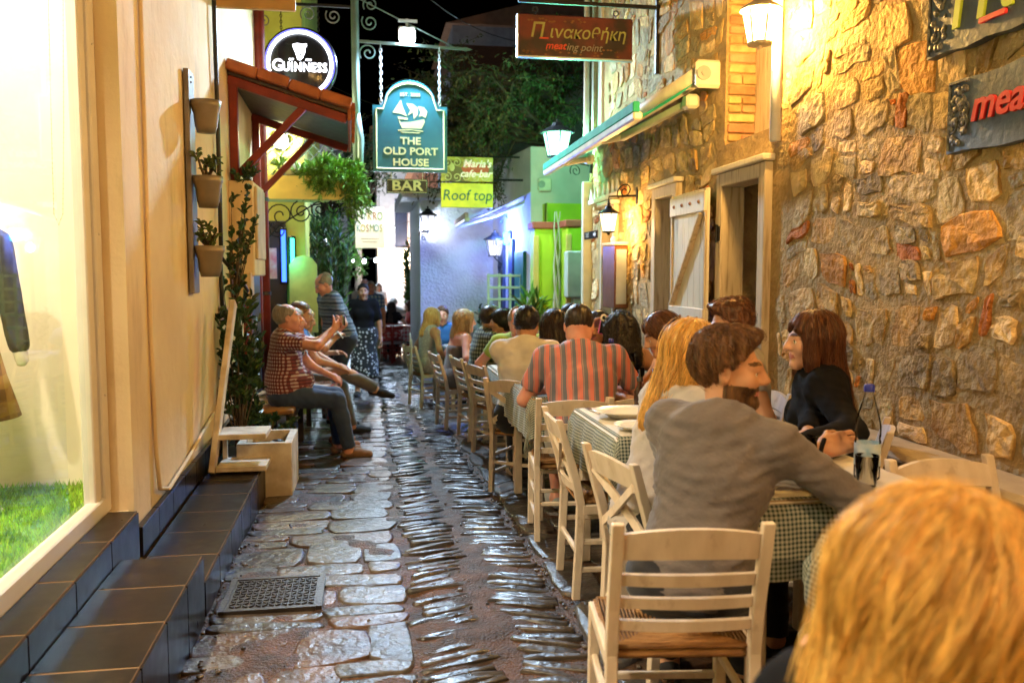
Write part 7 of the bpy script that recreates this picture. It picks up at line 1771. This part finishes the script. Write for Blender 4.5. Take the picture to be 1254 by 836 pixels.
mb = MB(); mb.quad((.86, 14.1, -.6), (.86, 17.5, -.6), (.86, 17.5, 2.62), (.86, 14.1, 2.62)); mb.quad((.86, 17.5, -.6), (6, 17.5, -.6), (6, 17.5, 2.62), (.86, 17.5, 2.62)); part('lane_wall', mb, stucco, wh)
mb = MB(); mb.quad((2.28, 11.95, -.6), (2.06, 14.1, -.6), (2.06, 14.1, 3.2), (2.28, 11.95, 3.2)); mb.quad((2.28, 11.95, -.6), (3.6, 11.95, -.6), (3.6, 11.95, 3.2), (2.28, 11.95, 3.2)); part('side_wall', mb, pinkw, wh)
mb = MB(); mb.box((2.6, 15.4, 2.70), (4.1, 3.4, .16), .01); part('roof_slab', mb, stucco, wh)
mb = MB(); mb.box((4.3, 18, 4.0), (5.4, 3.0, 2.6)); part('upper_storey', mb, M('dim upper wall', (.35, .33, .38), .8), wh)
mb = MB(); mb.add([(1.3, 16.2, 5.2), (7.3, 16.2, 5.2), (7.3, 19.6, 5.2), (1.3, 19.6, 5.2), (1.8, 17.9, 6.1), (6.9, 17.9, 6.1)], [(0, 1, 5, 4), (2, 3, 4, 5), (0, 4, 3), (1, 2, 5)]); part('upper_roof', mb, MATS['roof tile'], wh)
base_s = M('grey base tile', (.34, .33, .34), .6, c2=(.24, .23, .24), scale=6, bump=.2, attr='tint'); 
for j in range(5):
    x = .87; z = -.33 + j * .17
    while x < 2.0:
        w = rnd.uniform(.14, .32); x1 = min(x + w, 2.03); t = MB(); g = rnd.uniform(.8, 1.2); t.cur = (g, g, g); t.box(((x + x1) / 2, 14.09, z + .085), (x1 - x - .008, .03, .16), .004); part('base_stone', t, base_s, wh, False, True); x = x1
# green door, dark windows on the side wall
def SP(y, d, z): return Vector((2.28 - (y - 11.95) * .1023 - d, y, z))
for (y0, y1, z0, z1, m_, nm) in ((12.15, 12.62, -.3, 1.75, M('green door', (.015, .12, .06), .5), 'green_door'), (12.75, 12.98, .9, 1.95, M('dark shutter', (.03, .04, .08), .5), 'shutter'), (13.3, 13.6, .3, 1.9, M('dark shutter', (.03, .04, .08), .5), 'shutter')):
    mb = MB(); a, b = SP(y0, .02, z0), SP(y1, .02, z0); mb.bar(SP(y0, .02, (z0 + z1) / 2), SP(y1, .02, (z0 + z1) / 2), .06, z1 - z0, EZ, .005); part(nm, mb, m_, wh)
bl = thing('blue_lamp', 'square blue-cyan lamp glowing on the side wall of the white house', 'lamp', SP(12.85, .1, 1.95)); p = at(620, 292, 12.95); mb = MB(); mb.box(p + Vector((.05, 0, 0)), (.03, .14, .22), .01); part('back_plate', mb, blk, bl); mb = MB(); mb.box(p, (.07, .09, .17), .01); part('lens', mb, glow('blue lamp glass', (.03, .55, 1.0), 7), bl)
lamp('blue_light', p + Vector((-.12, -.1, 0)), 52, (.13, .25, 1.0), bl, r=.06)
lantern('coach_lantern', 'black coach lantern on the white house beside the blue lamp', at(606, 300, 13.1), Vector((2.12, 13.4, 1.55)), blk, 1.5, (.6, .65, 1), gb, .42, .30, 'low', group=None)
lantern('coach_lantern', 'pale lit lantern on the lane corner of the white house', at(524, 270, 13.9), Vector((.86, 14.15, 2.12)), blk, 20, (.78, .88, 1.0), gb, .42, .26, 'low', group=None)
# trellis
tr = thing('trellis', 'pale green square wooden trellis standing before the white house', 'trellis', (1.95, 12.3, -.3)); tg_ = M('pale green paint', (.36, .46, .30), .6); p0, p1 = at(598, 335, 12.3), at(638, 335, 12.3)
for i in range(4): x = p0.x + (p1.x - p0.x) * i / 3; mb = MB(); mb.bar((x, 12.3, -.34), (x, 12.3, p0.z), .035, .03, (0, 1, 0), .003); part('upright', mb, tg_, tr)
for i in range(9): z = p0.z - .03 - i * .17; mb = MB(); mb.bar((p0.x - .015, 12.283, z), (p1.x + .015, 12.283, z), .012, .035, EZ, .003); part('crosspiece', mb, tg_, tr)
bush('wall_plant', 'small dark potted plant beside the trellis', 'plant', (1.72, 12.7, .95), (.18, .15, .3), 8, 10, .09, .05, leaf_d, (1.72, 12.7, .2), .1)
# the tree over the gateway
tt = thing('garden_tree', 'overhanging tree with drooping twigs above the lime gateway', 'tree', (3.0, 11.9, -.4)); ms = MB(); ml = MB(); md_ = MB()
trunk = [Vector((2.98, 12.2, -.4)), Vector((2.95, 12.3, 1.0)), Vector((2.85, 12.5, 2.4)), Vector((2.7, 12.8, 3.4))]; ms.tube(trunk, [.12, .10, .085, .07], 9)
def branch(p, d, L_, r, depth):
    pts = [p]; d = d.normalized(); n = 6
    for k in range(n):
        d = (d + Vector((jit(.25), jit(.25), jit(.2) - (.10 if depth < 2 else .32) * (k / n))) * .8).normalized(); pts.append(pts[-1] + d * L_ / n)
    ms.tube(pts, [r * (1 - .7 * k / n) for k in range(n + 1)], 5 if depth else 7)
    if depth < 3:
        for k in range(2, n + 1):
            for _ in range(2 if depth < 2 else 2):
                branch(pts[k], d + sphere_dir() * .9, L_ * rnd.uniform(.45, .65), r * .45, depth + 1)
    else:
        for k in range(1, n + 1):
            for _ in range(3):
                q = pts[k] + sphere_dir() * .05; dry = (pts[k].x < 2.0 and rnd.random() < .6)
                leaf(md_ if dry else ml, q, sphere_dir() + EZ * -.2, rnd.uniform(.05, .09), .026)
for (d, L_) in (((-1, .05, .42), 1.75), ((-1, .3, .2), 1.5), ((-.9, -.5, .4), 1.35), ((-.6, .4, .5), 1.4), ((-.3, -.7, .35), 1.5), ((.2, -.2, 1), 1.1)): branch(trunk[-1], Vector(d), L_, .05, 1)
part('trunk', ms, bark, tt, True); part('crown', ml, M('olive leaf', (.045, .085, .022), .6, c2=(.02, .045, .012), scale=30, attr='tint'), tt, False, True); stuff(part('dry_twig_leaves', md_, leaf_dry, tt, False, True))
# ================================================================ FAR END OF THE LANE
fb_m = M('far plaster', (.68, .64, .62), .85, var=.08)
def far_house(name, label, x0, x1, y, z1, m, wins, depth=5):
    t = thing(name, label, 'house', ((x0 + x1) / 2, y, -.5)); mb = MB(); mb.box(((x0 + x1) / 2, y + depth / 2, z1 / 2 - .3), (x1 - x0, depth, z1 + .6)); part('wall', mb, m, t)
    for (a, b, c, d, mm) in wins:
        mb = MB(); mb.box(((a + b) / 2, y - .02, (c + d) / 2), (b - a, .06, d - c), .01); w = part('window', mb, mm, t); mb = MB(); mb.box(((a + b) / 2, y - .05, c - .05), (b - a + .15, .12, .06)); part('sill', mb, fb_m, w)
    mb = MB(); mb.prism([(x0 - .2, z1), (x1 + .2, z1), ((x0 + x1) / 2, z1 + 1.0)], -depth - .4, (0, y - .2, 0), EX, EZ); part('roof', mb, MATS['roof tile'], t)
    return t
dsh = M('dark shutter', (.03, .04, .08), .5)
far_house('far_house', 'pale house with dark shutters at the far end of the lane', .35, 4.5, 29, 6.2, fb_m, [(.95, 1.35, 2.3, 3.9, dsh), (2.0, 2.5, 2.3, 3.9, dsh)])
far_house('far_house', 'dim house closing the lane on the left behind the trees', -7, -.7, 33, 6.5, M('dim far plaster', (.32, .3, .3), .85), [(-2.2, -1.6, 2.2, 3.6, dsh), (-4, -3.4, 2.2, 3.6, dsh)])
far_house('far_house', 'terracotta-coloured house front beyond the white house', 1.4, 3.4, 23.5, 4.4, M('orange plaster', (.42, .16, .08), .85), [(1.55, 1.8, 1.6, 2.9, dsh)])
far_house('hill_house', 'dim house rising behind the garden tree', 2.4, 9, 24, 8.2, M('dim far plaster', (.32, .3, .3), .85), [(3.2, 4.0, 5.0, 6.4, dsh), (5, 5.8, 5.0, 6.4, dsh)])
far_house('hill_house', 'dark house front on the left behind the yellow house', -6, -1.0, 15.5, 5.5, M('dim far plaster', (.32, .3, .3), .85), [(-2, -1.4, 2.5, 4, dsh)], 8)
def tree(label, c, r, trunk_h, m, n=900, ll=.14):
    t = thing('street_tree', label, 'tree', (c[0], c[1], gz(c[1])), 'trees down the lane'); mt = MB(); base = Vector((c[0], c[1], gz(c[1]))); top = Vector(c); mt.tube([base, base.lerp(top, .5) + Vector((.06, 0, 0)), top], [.14, .10, .05], 8); ml = MB()
    cl = [top + Vector((jit(r[0]), jit(r[1]), jit(r[2]))) * .8 for _ in range(26)]
    for q in cl: mt.tube([base.lerp(top, .7), base.lerp(top, .8).lerp(q, .6), q], [.05, .03, .012], 5)
    for i in range(n): q = rnd.choice(cl); leaf(ml, q + sphere_dir() * rnd.random() ** .5 * r[0] * .38, sphere_dir(), ll * rnd.uniform(.6, 1.2), ll * .5)
    part('trunk', mt, bark, t, True); part('crown', ml, m, t, False, True)
tree('dark leafy tree behind the pale hanging board', (-1.0, 16.2, 2.7), (.75, .7, .8), 2, leaf_d, 1500)
tree('lit green tree far down the lane under the string lights', (-.9, 24, 2.0), (.9, .9, .9), 2, leaf_g, 1200)
tree('tall dark tree far behind the bar sign', (-.3, 27, 4.6), (1.1, 1.0, 1.1), 2, leaf_d, 1200)
vine = bush('wall_vine', 'narrow strip of ivy on the corner of the far terracotta house', 'plant', (1.02, 20.5, 1.7), (.16, .2, 1.2), 26, 22, .13, .09, leaf_g, (1.02, 20.5, -.4), .1)
# red tables and chairs outside the far tavern
for i, (x, y, s) in enumerate(((.62, 19.0, 1), (.75, 20.6, 1), (1.1, 18.4, 1))):
    T, c = table('red_table', ('red checked table of the far tavern nearest the lane', 'second red checked table of the far tavern', 'red checked table of the far tavern against the white house')[i], x, y, .75, .75, cl=gingred, overlay=False, hang=.28, group='red tavern tables', cseed=20 + i); c['label'] = ('red checked cloth on the far table nearest the lane', 'red checked cloth on the second far table', 'red checked cloth on the far table by the white house')[i]; c['group'] = 'red checked cloths'
    o = tag(part('place_mat', MB().box((x + .05, y - .1, gz(y) + .772), (.4, .28, .004)), china, None), ('white paper mat on the far red table nearest the lane', 'white paper mat on the second far red table', 'white paper mat on the far red table by the white house')[i], 'place mat', 'paper mats')
for i, (x, y, a) in enumerate(((.34, 18.3, 10), (.68, 18.35, -8), (.20, 19.3, 85), (.52, 19.75, 10), (.30, 20.6, 80), (1.15, 21.0, 200))):
    chair('cross', x, y, R(a), ('red cross-back chair in front of the far tables', 'red cross-back chair just right of the front one', 'red chair at the lane side of the first far table', 'red chair under the far dark-haired woman', 'red chair at the lane side of the second far table', 'red chair behind the second far table')[i], 'red tavern chairs', None, redwood, 'red', M('pale cushion', (.55, .55, .6), .8))
# string lights
sl = thing('string_lights', 'string of cold white bulbs slung across the far lane', 'string lights', (.3, 22, 3))
A, B = Vector((-1.2, 21.5, 2.95)), Vector((1.0, 22.5, 3.05))
for (A, B, n_, k_) in ((Vector((-2.2, 22, 2.6)), Vector((1.1, 22, 2.75)), 4, 0), (Vector((-1.0, 26, 2.0)), Vector((1.2, 26, 2.25)), 6, 1)):
    pts = [A.lerp(B, i / 12) - EZ * .25 * math.sin(math.pi * i / 12) for i in range(13)]; mb = MB(); mb.tube(pts, .008, 5); part('cord', mb, wire, sl)
    for i in range(n_):
        f = (i + .6) / (n_ + .2); p = A.lerp(B, f) - EZ * (.25 * math.sin(math.pi * f) + .07); mb = MB(); mb.ball(p, .05, 10, 8, (1, 1, 1.2)); part('bulb', mb, glow('cold bulb', (.72, .9, 1.0), 40), sl); mb = MB(); mb.tube([p + EZ * .05, p + EZ * .09], .02, 6); part('socket', mb, wire, sl)
        if i % 2: lamp('bulb_light', p - EZ * .02, 300, (.62, .8, 1.0), sl, r=.05)
for k, (px, py) in enumerate(((489, 319), (502, 317))):
    p = at(px, py, 28.8); t = thing('wall_sconce', ('left of the two warm sconces on the far house', 'right of the two warm sconces on the far house')[k], 'sconce', p, 'warm sconces'); mb = MB(); mb.lathe([(.06, -.1), (.11, .12), (.1, .12), (.05, -.09)], p, 12); part('shade', mb, glow('sconce glass', (1, .75, .45), 14, .5), t); mb = MB(); mb.box(p + Vector((0, .14, 0)), (.1, .06, .2), .01); part('back_plate', mb, blk, t); lamp('sconce_light', p + Vector((0, -.1, .1)), 30, (1, .7, .4), t)
# motorbike and bicycle
def wheel(mb, c, r, w=.05): mb.tube([Vector(c) + Vector((math.cos(a) * r, 0, math.sin(a) * r)) for a in [i * 6.2832 / 22 for i in range(22)]], w, 7, True)
g0 = gz(25); mo = thing('motorbike', 'black scooter parked before the far house', 'motorbike', (1.15, 24.6, g0)); X, Y_ = 1.15, 24.6; bp = M('black gloss', (.015, .015, .018), .25)
for dx in (-.6, .6): mb = MB(); wheel(mb, (X + dx, Y_, g0 + .28), .22, .06); w = part('wheel', mb, blk, mo, True); mb = MB(); mb.lathe([(0, -.03), (.17, -.03), (.17, .03), (0, .03)], (X + dx, Y_, g0 + .28), 14, (0, 1, 0)); part('rim', mb, iron, w)
s = Sculpt(); s.cone((X - .55, Y_, g0 + .62), (X + .05, Y_, g0 + .55), .17, .14, .06).cone((X + .05, Y_, g0 + .40), (X + .45, Y_, g0 + .40), .11, .09, .06).cone((X + .45, Y_, g0 + .40), (X + .52, Y_, g0 + .95), .12, .09, .06).cone((X - .6, Y_, g0 + .72), (X - .1, Y_, g0 + .78), .11, .13, .04)
D, lo, hr = s.field(.03); P, F = nets(D, lo, hr); link('body', np_mesh('body', P, F), mo, bp)
mb = MB(); mb.tube([(X + .5, Y_ - .3, g0 + 1.08), (X + .54, Y_, g0 + 1.02), (X + .5, Y_ + .3, g0 + 1.08)], .02, 6); part('handlebar', mb, blk, mo); mb = MB(); mb.ball((X + .62, Y_, g0 + .92), .09, 10, 8); part('headlamp', mb, china, mo, True)
bk = thing('bicycle', 'bicycle leaning by the trees at the far end of the lane', 'bicycle', (.35, 26, g0)); X, Y_ = .42, 25.6
for dx in (-.5, .5): mb = MB(); wheel(mb, (X + dx, Y_, g0 + .35), .33, .018); part('wheel', mb, blk, bk)
mb = MB(); J = [(X - .5, Y_, g0 + .35), (X - .08, Y_, g0 + .33), (X + .36, Y_, g0 + .80), (X - .2, Y_, g0 + .82)]; mb.tube([J[0], J[1], J[2], J[3], J[1]], .018, 6); mb.tube([J[0], J[3]], .014, 6); mb.tube([J[2], (X + .5, Y_, g0 + .35)], .016, 6); part('frame', mb, redp, bk); mb = MB(); mb.box((X - .22, Y_, g0 + .92), (.26, .14, .06), .02); part('saddle', mb, blk, bk); mb = MB(); mb.tube([(X + .36, Y_ - .25, g0 + 1.0), (X + .34, Y_, g0 + .95), (X + .36, Y_ + .25, g0 + 1.0)], .014, 6); mb.tube([J[2], (X + .34, Y_, g0 + .95)], .014, 6); part('handlebar', mb, blk, bk)
# wires across the night sky
for k, (A, B, sg) in enumerate((((-1.1, 9.9, 4.9), (2.45, 9.2, 4.7), .3), ((-.1, 10.4, 5.4), (2.6, 13.5, 5.0), .3), ((-1.0, 14, 4.6), (2.5, 14.5, 4.2), .4))):
    A, B = Vector(A), Vector(B); tag(part('overhead_wire', MB().tube([A.lerp(B, i / 14) - EZ * sg * math.sin(math.pi * i / 14) for i in range(15)], .006, 5), wire, None), ('overhead wire from the beer sign bracket to the stone house', 'overhead wire from the iron pole to the tree', 'overhead wire in front of the dark tree')[k], 'wire', 'overhead wires')
for o in bpy.data.objects:
    for k in ('_local', '_j', '_fit'):
        if k in o.keys(): del o[k]
